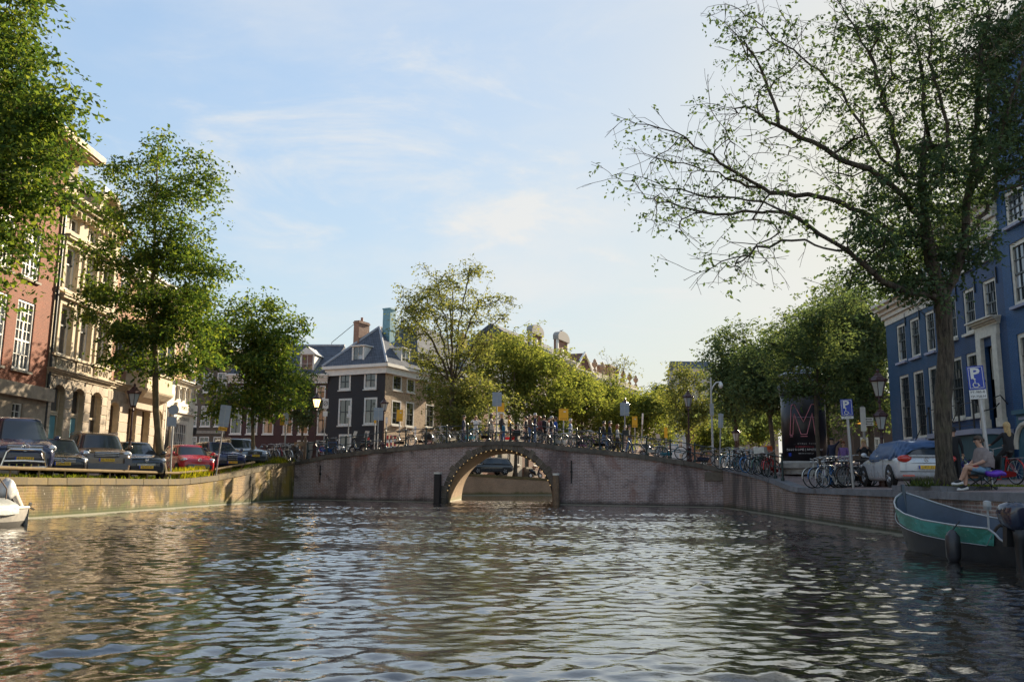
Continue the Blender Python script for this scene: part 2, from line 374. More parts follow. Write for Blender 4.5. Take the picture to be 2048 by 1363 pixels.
quay_west, FQL, _ = quay('quay_wall', 'sunlit mossy brick quay wall below the row of parked cars', [(QL(d), d, zl(d)) for d in dl], GOLDQ, COPL)
dr = [46.4] + [d for d in np.arange(45.5, -30, -1.5)]
quay_east, FQR, _ = quay('quay_wall', 'dark brick quay wall behind the green boat', [(QR(d), d, zr(d)) for d in dr], DARKQ, COPR, 1.05, .19)
FARQ = brick('far_quay_brick', (.46, .28, .16), (.36, .22, .13), (.52, .40, .28), stain=(.10, .10, .02))
quay('quay_wall', 'brick quay wall seen through the bridge arch', [tuple(FQ.w(t).xy) + (zf(t),) for t in range(0, 72, 2)], FARQ, COPL)
quay('quay_wall', 'short quay wall between the bridge and the far bend', [tuple(Vector((QL(d), d))) + (zl(d),) for d in (63.2, 65, 67, 69)], FARQ, COPL)
quay('quay_wall', 'quay wall beyond the bridge on the kiosk side', [(QR(d), d, zr(d)) for d in (78, 72, 66, 60, 56.2)], FARQ, COPL)

# ---- bridge
BRB = brick('bridge_brick', (.44, .285, .24), (.24, .165, .15), (.62, .55, .52), w=.27, h=.085, mort=.2, rough=.75, stain=(.05, .045, .035), soot=.3,
            blotch=[((.07, .045, .045), .50, .62, .7, .5, .3), ((.50, .45, .46), .55, .68, .55, .7, 1), ((.30, .14, .10), .55, .66, .6, .8, .8), ((.035, .03, .03), .58, .68, .7, .45, 1.2), ((.65, .6, .6), .63, .68, .7, 8, 1)])
VAULT = brick('vault_brick', (.28, .155, .05), (.20, .11, .04), (.32, .21, .09), stain=(.16, .15, .03))
bridge = empty('arch_bridge', (A.x, A.y, 0), FB.rz, 'single-arch brick canal bridge with stone coping', 'bridge')
uL, uR = FB.u(893, 1000), FB.u(1109, 1002); uc = (uL + uR) / 2; ra = (uR - uL) / 2; rb = FB.z(1001, 897)
AXL = Vector((AX.dot(FB.d), AX.dot(FB.n), 0)) * BW     # the bridge axis in the face's frame
def arch(th, k=1.0, dk=0): return (uc + (ra * k + dk) * math.cos(th), (rb * k + dk) * math.sin(th))
NA = 48; COPH = .26
for side in (0, 1):
    m = MB(); off = AXL * side; P = lambda u, z: (u + off.x, off.y, z)
    us = [0 + uL * i / 10 for i in range(11)] + [arch(math.pi - math.pi * i / NA)[0] for i in range(1, NA)] + [uR + (BL - uR) * i / 14 for i in range(15)]
    bot, top = [], []
    for u in us:
        z = -1.5
        if uL < u < uR: z = rb * math.sqrt(max(0, 1 - ((u - uc) / ra) ** 2))
        bot.append(P(u, z)); top.append(P(u, bz(u) - COPH))
    m.grid([bot, top] if side == 0 else [bot[::-1], top[::-1]])
    m.build('face_wall', BRB, bridge)
m = MB(); ths = [math.pi * i / NA for i in range(NA + 1)]
for q in range(6):
    o1, o2 = AXL * (q / 6), AXL * ((q + 1) / 6); r1 = []; r2 = []
    pts = [(uR, -1.5)] + [arch(t) for t in ths] + [(uL, -1.5)]
    m.grid([[(u + o2.x, o2.y, z) for u, z in pts], [(u + o1.x, o1.y, z) for u, z in pts]])
m.build('vault', VAULT, bridge, smooth=True)
nv = 33; VST = M('arch_ring_stone', (.19, .155, .115), .8, 0, .3, 5, .4, 30, rnd=.4)
for i in range(nv):
    a0, a1 = math.pi * i / nv + .004, math.pi * (i + 1) / nv - .004; big = i % 4 == 2 or i == nv // 2
    h = .34 if not big else .46; pr = .02 + (.03 if big else 0) + random.uniform(0, .012); m = MB()
    q = [arch(a0), arch(a1), arch(a1, 1, h), arch(a0, 1, h)]
    m.hexa([(x, -pr, z) for x, z in q], [(x, .3, z) for x, z in q]); m.build('voussoir', VST, bridge)
nc = 25
for side in (0, 1):
    off = AXL * side
    for i in range(nc):
        a, b = BL * i / nc + .006, BL * (i + 1) / nc - .006; f0, f1 = (-.09, .32) if side == 0 else (-.32, .09)
        j = random.uniform(-.006, .006); m = MB()
        m.hexa([(a + off.x, f0 + off.y, bz(a) - COPH), (b + off.x, f0 + off.y, bz(b) - COPH), (b + off.x, f1 + off.y, bz(b) - COPH), (a + off.x, f1 + off.y, bz(a) - COPH)],
               [(a + off.x, f0 + .02 + off.y, bz(a) + j), (b + off.x, f0 + .02 + off.y, bz(b) + j), (b + off.x, f1 + off.y, bz(b) + j), (a + off.x, f1 + off.y, bz(a) + j)])
        m.build('coping_stone', COPB, bridge)
m = MB(); tt = [-.5] + [BL * i / 40 for i in range(41)] + [BL + .5]
m.grid([[(t + AXL.x * s, .2 + AXL.y * s * .985, bz(t) - .035) for t in tt] for s in (0, .5, 1)])
m.build('deck', PAVE, bridge)
for px, y0, y1 in ((1143, 920, 966), (640, 930, 965)):       # wall anchors
    u, z0 = FB.uz(px, y1); _, z1 = FB.uz(px, y0); m = MB(); m.tube([(u, -.03, z0), (u, -.045, z1)], .035, 6); m.box(u - .06, u + .06, -.06, 0, (z0 + z1) / 2 - .06, (z0 + z1) / 2 + .06)
    m.build('wall_anchor', BLACKM, bridge)
m = MB(); q0 = FB.uz(1428, 948)
m.box(BL - .95, BL - .02, -.05, .3, q0[1] - .35, q0[1] + .12); m.build('corner_stone', VST, bridge)
BULB = M('string_bulb', (1, .62, .25), .4, emit=.15)
m = MB(); lights = empty('string_lights', (A.x, A.y, 0), FB.rz, 'string of small warm bulbs along the bridge arch', 'lights')
m.tube([(arch(t)[0], -.07, arch(t)[1] - .03) for t in ths], .02, 5); m.build('cable', BLACKM, lights)
bm = MB(); bm.sphere((0, 0, 0), .032, 8, 6); bme = bm.mesh('bulb', BULB, True)
for i in range(27):
    t = math.pi * (.12 + .8 * i / 26); u, z = arch(t); link('bulb', bme, lights, (u, -.12, z - .06))
def brp(px, s, py=880):
    """world point on the deck seen at pixel column px, s metres behind the near face"""
    v = ray(px, py); o = A + AX * s; n = FB.n; c = Vector((0, 0, CAMZ)); t = (o - c).dot(n) / v.dot(n); p = c + v * t
    tt = (p - o).dot(FB.d); return Vector((p.x, p.y, bz(min(max(tt, 0), BL)) - .035)), tt
# mooring posts beside the arch
WOOD = M('weathered_timber', (.23, .15, .09), .8, 0, .35, 5, .5, 30)
for px, top, nm in ((881, 944, 'dark square mooring post beside the left side of the arch'), (1115, 946, 'brown timber mooring post beside the right side of the arch')):
    u, z = FB.uz(px, top); p = FB.w(u, -.42); e = empty('mooring_post', (p.x, p.y, 0), FB.rz, nm, 'post'); m = MB()
    if px < 1000: m.box(-.17, .17, -.17, .17, -1.4, z - .1); m.build('shaft', M('tarred_timber', (.035, .03, .028), .7, 0, .3, 6, .4, 30), e)
    else: m.lathe([(.2, -1.4), (.2, .3), (.185, z - .12)], n=10); m.build('shaft', WOOD, e)
    m = MB(); m.lathe([(.19, z - .12), (.2, z - .05), (.19, z)], n=12) if px > 1000 else m.box(-.19, .19, -.19, .19, z - .1, z); m.build('cap', WHITE, e)
# railing: posts and two rails
RAILM = DKGREEN
def railing(name, label, pts, mat, ph=1.02, r=.05, rails=(.97, .52), rr=.024, skip=()):
    root = empty(name, pts[0], 0, label, 'railing'); o = Vector(pts[0])
    pm = MB(); pm.lathe([(r * 1.5, 0), (r * 1.5, .1), (r, .14), (r * .9, ph - .1), (r * 1.2, ph - .08), (r * 1.25, ph - .03), (r * .6, ph), (r * .75, ph + .04), (r * .1, ph + .09)], n=8); me = pm.mesh('post', mat, False)
    for p in pts: link('post', me, root, Vector(p) - o)
    for h in rails:
        m = MB(); m.tube([Vector(p) - o + Vector((0, 0, h)) for p in pts], rr, 6); m.build('rail', mat, root)
    return root
pts = []
for i in range(20):
    t = .75 + (BL - .9) * i / 19; p = FB.w(t, .14, bz(t)); pts.append(p)
railing('bridge_railing', 'dark green iron railing along the near side of the bridge', pts, RAILM)
pts = [FB.w(.75 + (BL - .9) * i / 19 + AXL.x, AXL.y - .14, bz(.75 + (BL - .9) * i / 19)) for i in range(20)]
railing('bridge_railing', 'iron railing along the far side of the bridge', pts, RAILM)
pts = [Vector((QR(d) + .22, d, zr(d))) for d in np.linspace(45.6, 35.6, 10)]
railing('ramp_railing', 'dark iron posts and rails down the ramp beside the locked bicycles', pts, RAILM)
# low guard rail along the west quay
m = MB(); gr = empty('guard_rail', (QL(20) - .3, 20, 0), 0, 'low steel tube rail along the mossy quay in front of the parked cars', 'railing'); o = Vector((QL(20) - .3, 20, 0))
dd = np.arange(18, 47.6, .7); m.tube([Vector((QL(d) - .3, d, zl(d) + .27)) - o for d in dd], .055, 8); m.build('rail', M('worn_rail', (.20, .145, .075), .85, 0, .3, 4, spec=.15), gr)
pm = MB(); pm.tube([(0, 0, -.1), (0, 0, .25)], .035, 6); me = pm.mesh('post', M('worn_rail', ()))
for d in np.arange(18, 47.6, 1.45): link('post', me, gr, Vector((QL(d) - .3, d, zl(d))) - o)
# ------------------------------------------------------------------ houses
PANE = glassmat('window_glass', (.035, .04, .05), cur=(.30, .28, .24))
PANE2 = glassmat('window_glass_dim', (.05, .05, .048), cur=(.22, .20, .17))
PANEB = glassmat('window_glass_sky', (.06, .075, .09), cur=(.35, .38, .42))
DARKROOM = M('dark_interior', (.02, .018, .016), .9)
_pm = MB(); _pm.quad((0, 0, 0), (1, 0, 0), (1, 0, 1), (0, 0, 1)); PANEMESH = {}
def pane_mesh(m):
    if m.name not in PANEMESH: PANEMESH[m.name] = _pm.mesh('pane', m)
    return PANEMESH[m.name]
SASH = M('dark_sash', (.03, .04, .042), .4)
def win(root, u0, u1, z0, z1, cols=2, rows=3, split=None, fr=None, bars=None, glass=None, y=.09, fw=.085, bw=.03, sill=None, sillm=None, mull=False, trows=None, name='window', gap=0):
    """sash window in an opening: outer frame, sash bars, one object for each pane, sill"""
    fr = fr or WHITE; bars = bars or fr; glass = glass or PANE
    m = MB()
    for a, b, c, d in ((u0, u0 + fw, z0, z1), (u1 - fw, u1, z0, z1), (u0 + fw, u1 - fw, z0, z0 + fw), (u0 + fw, u1 - fw, z1 - fw, z1)): m.box(a, b, y - .05, y + .07, c, d)
    w = m.build(name, fr, root)
    a, b, c, d = u0 + fw, u1 - fw, z0 + fw, z1 - fw
    zs = c + (d - c) * split if split else None
    m = MB(); yb = y
    secs = [(c, d, rows)] if not split else [(c, zs - bw, rows), (zs + bw, d, trows or rows)]
    if split: m.box(a, b, yb - .03, yb + .04, zs - bw, zs + bw)
    xs = [a + (b - a) * i / cols for i in range(cols + 1)]
    for i in range(1, cols):
        h = bw * (1.6 if mull and i == cols // 2 else .6); m.box(xs[i] - h, xs[i] + h, yb - .02, yb + .03, c, d)
    for e, f, r in secs:
        for j in range(1, r): z = e + (f - e) * j / r; m.box(a, b, yb - .015, yb + .025, z - bw * .45, z + bw * .45)
        for j in range(r):
            for i in range(cols): link('pane', pane_mesh(glass), w, (xs[i], yb + .02 + .002 * ((i + j) % 2), e + (f - e) * j / r), None, (xs[i + 1] - xs[i], 1, (f - e) / r))
    if m.v: m.build('sash_bars', bars, w)
    if sill is not None:
        m = MB(); m.box(u0 - .06, u1 + .06, -.09 - sill, y, z0 - .11, z0 - .003); m.build('sill', sillm or fr, w)
    return w
def wall(root, u0, u1, z0, z1, ops, mat, rev=.2, name='wall', y=0, revm=None):
    """wall sheet with real openings (u0, u1, z0, z1[, arch rise]) and reveals"""
    m = MB(); xs = sorted({u0, u1} | {q for o in ops for q in o[:2] if u0 < q < u1}); zs = sorted({z0, z1} | {q for o in ops for q in o[2:4] if z0 < q < z1})
    for i in range(len(xs) - 1):
        for j in range(len(zs) - 1):
            cx, cz = (xs[i] + xs[i + 1]) / 2, (zs[j] + zs[j + 1]) / 2
            if any(o[0] < cx < o[1] and o[2] < cz < o[3] for o in ops): continue
            m.quad((xs[i], y, zs[j]), (xs[i + 1], y, zs[j]), (xs[i + 1], y, zs[j + 1]), (xs[i], y, zs[j + 1]))
    for o in ops:
        a, b, c, d = o[:4]; r = o[4] if len(o) > 4 else 0
        m.quad((a, y, c), (a, y, d - r), (a, y + rev, d - r), (a, y + rev, c)); m.quad((b, y, c), (b, y + rev, c), (b, y + rev, d - r), (b, y, d - r))
        m.quad((a, y, c), (a, y + rev, c), (b, y + rev, c), (b, y, c))
        if not r: m.quad((a, y, d), (b, y, d), (b, y + rev, d), (a, y + rev, d))
        else:
            cv = [(a + (b - a) * (1 - math.cos(math.pi * k / 8)) / 2, d - r + r * math.sin(math.pi * k / 8)) for k in range(9)]
            for k in range(8):
                (p, q), (s, t) = cv[k], cv[k + 1]
                m.quad((p, y, q), (s, y, t), (s, y, d), (p, y, d)); m.quad((p, y, q), (p, y + rev, q), (s, y + rev, t), (s, y, t))
    return m.build(name, mat, root)
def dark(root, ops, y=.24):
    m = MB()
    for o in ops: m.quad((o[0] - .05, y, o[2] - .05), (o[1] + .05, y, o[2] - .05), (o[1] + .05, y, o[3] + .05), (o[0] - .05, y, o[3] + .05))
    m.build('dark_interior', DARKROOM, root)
def cornice(root, u0, u1, z, h=.5, proj=.45, mat=None, name='cornice', br=0):
    m = MB(); k = [(0, .3, .25), (.3, .55, .45), (.55, .8, .75), (.8, 1, 1)]
    for a, b, p in k: m.box(u0 - p * proj * .3, u1 + p * proj * .3, -proj * p, .1, z + h * a, z + h * b - .004)
    o = m.build(name, mat or WHITE, root)
    if br:
        n = int((u1 - u0) / br); m = MB(); m.box(-.06, .06, -.3 * proj - .1, 0, 0, h * .42); me = m.mesh('bracket', mat or WHITE)
        for i in range(n): link('bracket', me, o, (u0 + (i + .5) * (u1 - u0) / n, 0, z - h * .1))
    return o
def body(root, u0, u1, z0, z1, depth, mat, roof=None, yb=.0):
    m = MB(); m.quad((u0, yb, z0), (u0, yb, z1), (u0, depth, z1), (u0, depth, z0)); m.quad((u1, yb, z0), (u1, depth, z0), (u1, depth, z1), (u1, yb, z1))
    m.quad((u0, depth, z0), (u0, depth, z1), (u1, depth, z1), (u1, depth, z0)); m.quad((u0, yb + .2, z1 - .02), (u1, yb + .2, z1 - .02), (u1, depth, z1 - .02), (u0, depth, z1 - .02))
    return m.build('side_wall', mat, root)
def band(root, u0, u1, z0, z1, p, mat, name='string_course', y=0):
    m = MB(); m.box(u0, u1, y - p, y + .05, z0, z1); return m.build(name, mat, root)
def ashlar(root, u0, u1, z0, z1, ops, bw, bh, mat, p=.025, name='stone_block'):
    rows = max(1, round((z1 - z0) / bh)); bh = (z1 - z0) / rows; g = .012
    for r in range(rows):
        a, b = z0 + r * bh + g, z0 + (r + 1) * bh - g; cut = [(u0, u1)]
        for o in ops:
            if o[2] < b and o[3] > a:
                nc = []
                for s, e in cut:
                    if o[1] <= s or o[0] >= e: nc.append((s, e)); continue
                    if o[0] > s: nc.append((s, o[0]))
                    if o[1] < e: nc.append((o[1], e))
                cut = nc
        for s, e in cut:
            n = max(1, round((e - s) / bw)); off = .5 if (r % 2 and n > 1) else 0
            ed = [s] + [s + (e - s) * (k + off) / n for k in range(0 if off else 1, n)] + [e]
            for k in range(len(ed) - 1):
                x, y = ed[k] + (g if k else .002), ed[k + 1] - (g if k < len(ed) - 2 else .002)
                if y - x < .08: continue
                m = MB(); q = p * random.uniform(.7, 1.2); c = .02
                m.hexa([(x, .0, a), (y, .0, a), (y, .0, b), (x, .0, b)], [(x + c, -q, a + c), (y - c, -q, a + c), (y - c, -q, b - c), (x + c, -q, b - c)])
                m.f = [f[::-1] for f in m.f]; m.build(name, mat, root)
def tiles(name, c1, c2, row=.3):
    m, ns, ls, bs = new_mat(name); t = ns.new('ShaderNodeTexCoord'); s = ns.new('ShaderNodeSeparateXYZ'); ls.new(t.outputs['Object'], s.inputs[0])
    ad = nd(ns, 'ShaderNodeMath', operation='ADD'); ls.new(s.outputs[0], ad.inputs[0]); ls.new(s.outputs[1], ad.inputs[1])
    c = ns.new('ShaderNodeCombineXYZ'); ls.new(ad.outputs[0], c.inputs[0]); ls.new(s.outputs[2], c.inputs[1])
    b = nd(ns, 'ShaderNodeTexBrick', Scale=1.0); b.offset = 0; ls.new(c.outputs[0], b.inputs['Vector'])
    for k, v in (('Color1', c1), ('Color2', c2), ('Mortar', tuple(x * .3 for x in c1))): b.inputs[k].default_value = (*v, 1)
    b.inputs['Brick Width'].default_value = .26; b.inputs['Row Height'].default_value = row; b.inputs['Mortar Size'].default_value = .035; b.inputs['Mortar Smooth'].default_value = 1
    n = noise(ns, ls, 1.5, 6, .7, t.outputs['Object'])
    ls.new(mixc(ns, ls, maprange(ns, ls, n, .4, .75, 0, .5), b.outputs[0], tuple(x * 1.8 for x in c1)), bs.inputs['Base Color'])
    bs.inputs['Roughness'].default_value = .9; bs.inputs['Specular IOR Level'].default_value = .15; bump(ns, ls, bs, b.outputs['Fac'], -1, .05); return m
TILE = tiles('slate_blue_tiles', (.10, .115, .14), (.075, .085, .105))
TILE2 = tiles('red_roof_tiles', (.20, .10, .07), (.15, .085, .07))
LEAD = M('lead_flashing', (.32, .34, .37), .5, .2)
def chimney(root, u, y, z0, z1, w=.9, d=.6, mat=None, pots=2, name='chimney'):
    m = MB(); m.box(u - w / 2, u + w / 2, y - d / 2, y + d / 2, z0, z1); m.box(u - w / 2 - .06, u + w / 2 + .06, y - d / 2 - .06, y + d / 2 + .06, z1 - .25, z1 - .12)
    o = m.build(name, mat, root)
    for i in range(pots):
        m = MB(); m.lathe([(.13, z1), (.11, z1 + .35), (.13, z1 + .4)], (u + (i - (pots - 1) / 2) * .32, y, 0), 8); m.build('chimney_pot', M('clay_pot', (.32, .14, .08), .8), o)
    return o
def dormer(root, u0, u1, y0, z0, z1, depth=2.0, mat=None, cap=None, cols=2, rows=2, pent=0):
    mat = mat or WHITE; m = MB(); w = .12
    m.box(u0, u0 + w, y0, y0 + depth, z0, z1); m.box(u1 - w, u1, y0, y0 + depth, z0, z1); m.box(u0 + w, u1 - w, y0 + .15, y0 + .2, z0, z1)
    if pent:
        uc_ = (u0 + u1) / 2; m.add([(u0 - .2, y0 - .15, z1), (u1 + .2, y0 - .15, z1), (uc_, y0 - .15, z1 + pent), (u0 - .2, y0 + depth, z1), (u1 + .2, y0 + depth, z1), (uc_, y0 + depth, z1 + pent)], [(0, 1, 2), (1, 4, 5, 2), (0, 2, 5, 3), (3, 5, 4), (0, 3, 4, 1)])
    else: m.box(u0 - .15, u1 + .15, y0 - .15, y0 + depth, z1, z1 + .1)
    o = m.build('dormer', mat, root)
    win(o, u0 + w, u1 - w, z0 + .08, z1, cols, rows, None, mat, None, PANEB, y0 + .06, .05, .025); return o

# ---- west row, lit by the sun
FL = Frame((-22.41, 30), (-.017, 1))
SANDST = M('sandstone', (.50, .41, .28), .8, 0, .22, 3, .35, 30)
SANDST2 = M('sandstone_block', (.46, .38, .28), .8, 0, .25, 3, .35, 30, rnd=.28)
REDB = brick('orange_red_brick', (.25, .062, .022), (.18, .044, .017), (.20, .105, .06), .22, .07, .14)
GREYST = M('grey_plinth', (.33, .27, .20), .85, 0, .3, 3, .4, 20)
GZ = 1.3
def build_red():
    u1 = FL.u(88, 800); r = empty('brick_house', FL.w(0), FL.rz, 'red brick house with white sash windows and wide eaves behind the van', 'house')
    zt = FL.z(140, 322); uA0, uA1 = FL.u(30, 670), FL.u(66, 670); w = uA1 - uA0; gap = FL.u(68, 600) - FL.u(12, 594)
    z0, z1 = FL.z(42, 740), FL.z(52, 601); zz0 = FL.z(70, 563); hh = (z1 - z0) * .78; st = (zz0 - z0)
    ops = []
    for k in range(4):
        a = uA0 - gap * k
        if a < .3: break
        ops += [(a, a + w, z0, z1), (a, a + w, zz0, zz0 + hh), (a, a + w, zz0 + hh + 1.1, zz0 + hh * 1.8 + 1.1), ]
    zp = FL.z(40, 768); zq = FL.z(40, 795)
    bop = [(FL.u(19, 815), FL.u(40, 815), FL.z(30, 840), FL.z(30, 805))]
    wall(r, -14, u1, zp, zt, ops, REDB, .2); wall(r, -14, u1, 0, zp, bop, GREYST, .3, 'plinth_wall', -.12); dark(r, ops + bop, .3)
    band(r, -14, u1 + .1, zq, zp, .45, GREYST, 'stone_ledge')
    for o in ops: win(r, *o[:4], 4, 2 if o[3] - o[2] < 2.6 else 2, .42 if o[3] - o[2] > 2.6 else .5, WHITE, None, PANEB, .1, .11, .04, .04, STONE, True, 4 if o[3] - o[2] > 2.6 else 2)
    win(r, *bop[0], 2, 2, None, WHITE, None, PANE, .0, .07, .03)
    body(r, -14, u1, 0, zt, 10, REDB)
    cornice(r, -14, u1 + .35, zt - .55, .5, .5, SANDST, br=0)
    m = MB(); m.box(-14.2, u1 + .9, -1.35, 4, zt, zt + .14); m.box(-14.2, u1 + 1.0, -1.45, -1.15, zt + .1, zt + .42); m.build('eaves', M('eaves_timber', (.46, .33, .19), .7, 0, .2), r)
    m = MB(); m.quad((-14.2, -1.3, zt + .16), (u1 + .9, -1.3, zt + .16), (u1 - 2, 5, zt + 3), (-14.2, 5, zt + 3)); m.quad((u1 + .9, -1.3, zt + .16), (u1 + .9, 10, zt + .16), (u1 - 2, 5, zt + 3)); m.build('roof', TILE2, r)
    return u1
def build_stone():
    u0, u1 = FL.u(89, 800), FL.u(219, 750); r = empty('stone_house', FL.w(0), FL.rz, 'pale stone townhouse with arched ground floor, balustrade panels and curved pediment', 'house')
    ST1 = M('pale_render', (.50, .42, .30), .85, 0, .15, 4, .3, 40)
    W = u1 - u0; cs = [u0 + W * k for k in (.19, .50, .80)]; hw = W * .095
    zs = FL.z(92, 733); zb = FL.z(92, 706)                       # below / above the balustrade band
    z1a, z1b = zb + .12, FL.z(113, 603); z2a, z2b = FL.z(104, 566), FL.z(126, 484); z3a, z3b = FL.z(133, 455), FL.z(140, 430); zc = FL.z(141, 408)
    zt = FL.z(135, 345)
    g = []
    for i, c in enumerate(cs):
        top = FL.z((107, 148, 186)[i], (766, 774, 782)[i]); g.append((c - hw * 1.02, c + hw * 1.02, GZ + (.1 if i == 2 else .35), top, .45))
    o1 = [(c - hw, c + hw, z1a, z1b) for c in cs]; o2 = [(c - hw, c + hw, z2a, z2b) for c in cs]; o3 = [(c - hw * .9, c + hw * .9, z3a, z3b) for c in cs]
    wall(r, u0, u1, 0, zs, g, SANDST, .45, 'ground_wall'); wall(r, u0, u1, zs, zt, o1 + o2 + o3, ST1, .32); dark(r, g + o1 + o2 + o3, .5)
    ashlar(r, u0, u1, GZ + .3, zs - .35, g, .75, .5, SANDST2, .03)
    for i, o in enumerate(g):                                     # arch stones over the openings
        for k in range(5):
            a0, a1 = math.pi * (.15 + .14 * k), math.pi * (.15 + .14 * (k + 1)) - .02; m = MB(); cx = (o[0] + o[1]) / 2; rr = hw; zz = o[3] - .45
            q = [(cx + rr * math.cos(a), zz + .45 * math.sin(a)) for a in (a0, a1)] + [(cx + (rr + .12) * 1.25 * math.cos(a), zz + .95 * math.sin(a)) for a in (a1, a0)]
            m.hexa([(x, .0, z) for x, z in q], [(x, -.05, z) for x, z in q]); m.build('arch_stone', SANDST2, r)
    TEAL = M('teal_blind', (.12, .30, .34), .5); DOOR = M('dark_door', (.035, .03, .03), .35)
    for i, o in enumerate(g):
        zd = o[2] + (o[3] - o[2]) * .66
        if i == 2:
            m = MB(); m.box(o[0] + .1, o[1] - .1, .3, .36, o[2], zd); d = m.build('door', DOOR, r)
            for q in range(3): m = MB(); m.box(o[0] + .2, o[1] - .2, .275, .3, o[2] + .25 + q * .75, o[2] + .85 + q * .75); m.build('panel', M('door_panel', (.05, .045, .04), .35), d)
        else:
            w_ = win(r, o[0] + .02, o[1] - .02, o[2], zd, 1, 1, None, SANDST, None, TEAL, .3, .09)
        win(r, o[0] + .02, o[1] - .02, zd + .02, o[3] - .02, 1, 1, None, SANDST, None, PANE, .3, .1)
    for o in o1 + o2: win(r, *o, 1, 1, .62, WHITE, SASH, PANE, .22, .13, .04, None, None)
    for o in o3: win(r, *o, 2, 1, None, WHITE, None, PANE, .2, .09)
    for o in o1 + o2:                                              # window surrounds with hood
        m = MB(); a, b, c, d = o
        m.box(a - .2, a - .003, -.09, 0, c, d); m.box(b + .003, b + .2, -.09, 0, c, d); m.box(a - .2, b + .2, -.1, 0, d + .003, d + .28); m.box(a - .32, b + .32, -.3, 0, d + .28, d + .40); m.box(a - .36, b + .36, -.36, 0, d + .41, d + .48); m.build('window_surround', SANDST, r)
        m = MB(); m.sphere(((a + b) / 2, -.12, d + .16), .09, 8, 6); m.build('rosette', SANDST, r)
    band(r, u0, u1, z2a - .22, z2a - .06, .2, SANDST); band(r, u0, u1, zb - .02, zb + .1, .26, SANDST)
    band(r, u0, u1, zs + .02, zb - .03, .1, SANDST2, 'balustrade_band')
    for c in cs:                                                   # blind balustrade panels with rings
        a, b = c - hw * 1.15, c + hw * 1.15; m = MB(); zz0, zz1 = zs + .16, zb - .14
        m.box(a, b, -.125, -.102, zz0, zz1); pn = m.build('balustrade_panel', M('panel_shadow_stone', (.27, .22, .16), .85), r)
        for k in range(3):
            x = a + (b - a) * (k + .5) / 3; m = MB(); rr = (zz1 - zz0) * .40; m.tube([(x + rr * .8 * math.cos(t * math.pi / 8), -.135, (zz0 + zz1) / 2 + rr * math.sin(t * math.pi / 8)) for t in range(16)], .035, 5, True); m.build('ring', SANDST, pn)
        m = MB(); m.box(a - .07, b + .07, -.17, -.1, zz1, zz1 + .09); m.box(a - .07, b + .07, -.17, -.1, zz0 - .09, zz0); m.box(a - .07, a, -.17, -.1, zz0, zz1); m.box(b, b + .07, -.17, -.1, zz0, zz1); m.build('panel_frame', SANDST, pn)
    cornice(r, u0, u1, zs - .32, .34, .4, SANDST, 'belt_cornice'); cornice(r, u0, u1, zc - .5, .75, .7, SANDST, 'main_cornice', .5)
    m = MB(); cx = (u0 + u1) / 2 + W * .05; rad = W * .22
    pts = [(cx + rad * math.cos(math.pi * k / 14), zc + .25 + rad * .95 * math.sin(math.pi * k / 14)) for k in range(15)]
    for k in range(14):
        (a, b), (c, d) = pts[k], pts[k + 1]; i1 = .78
        f = lambda x, z, s: (cx + (x - cx) * s, zc + .25 + (z - zc - .25) * s)
        q = [(a, b), (c, d), f(c, d, i1), f(a, b, i1)]; m.hexa([(x, -.75, z) for x, z in q], [(x, .1, z) for x, z in q])
    m.build('curved_pediment', SANDST, r)
    m = MB(); m.add([(cx, -.2, zc + .25)] + [(x, -.2, z) for x, z in pts], [(0, k + 2, k + 1) for k in range(14)]); m.build('pediment_field', SANDST2, r)
    band(r, u0, u1, zt - .45, zt, .12, STONE, 'parapet'); band(r, u0 - .05, u0 + .7, zt - .1, zt + .55, .2, STONE, 'parapet_block'); band(r, u0 + W * .58, u0 + W * .72, zt - .02, zt + .6, .15, LEAD, 'parapet_block')
    body(r, u0, u1, 0, zt, 10, ST1)
    m = MB(); m.tube([(u0 + .05, -.1, GZ), (u0 + .05, -.1, zc)], .07, 6); m.build('downpipe', BLACKM, r)
    return u1
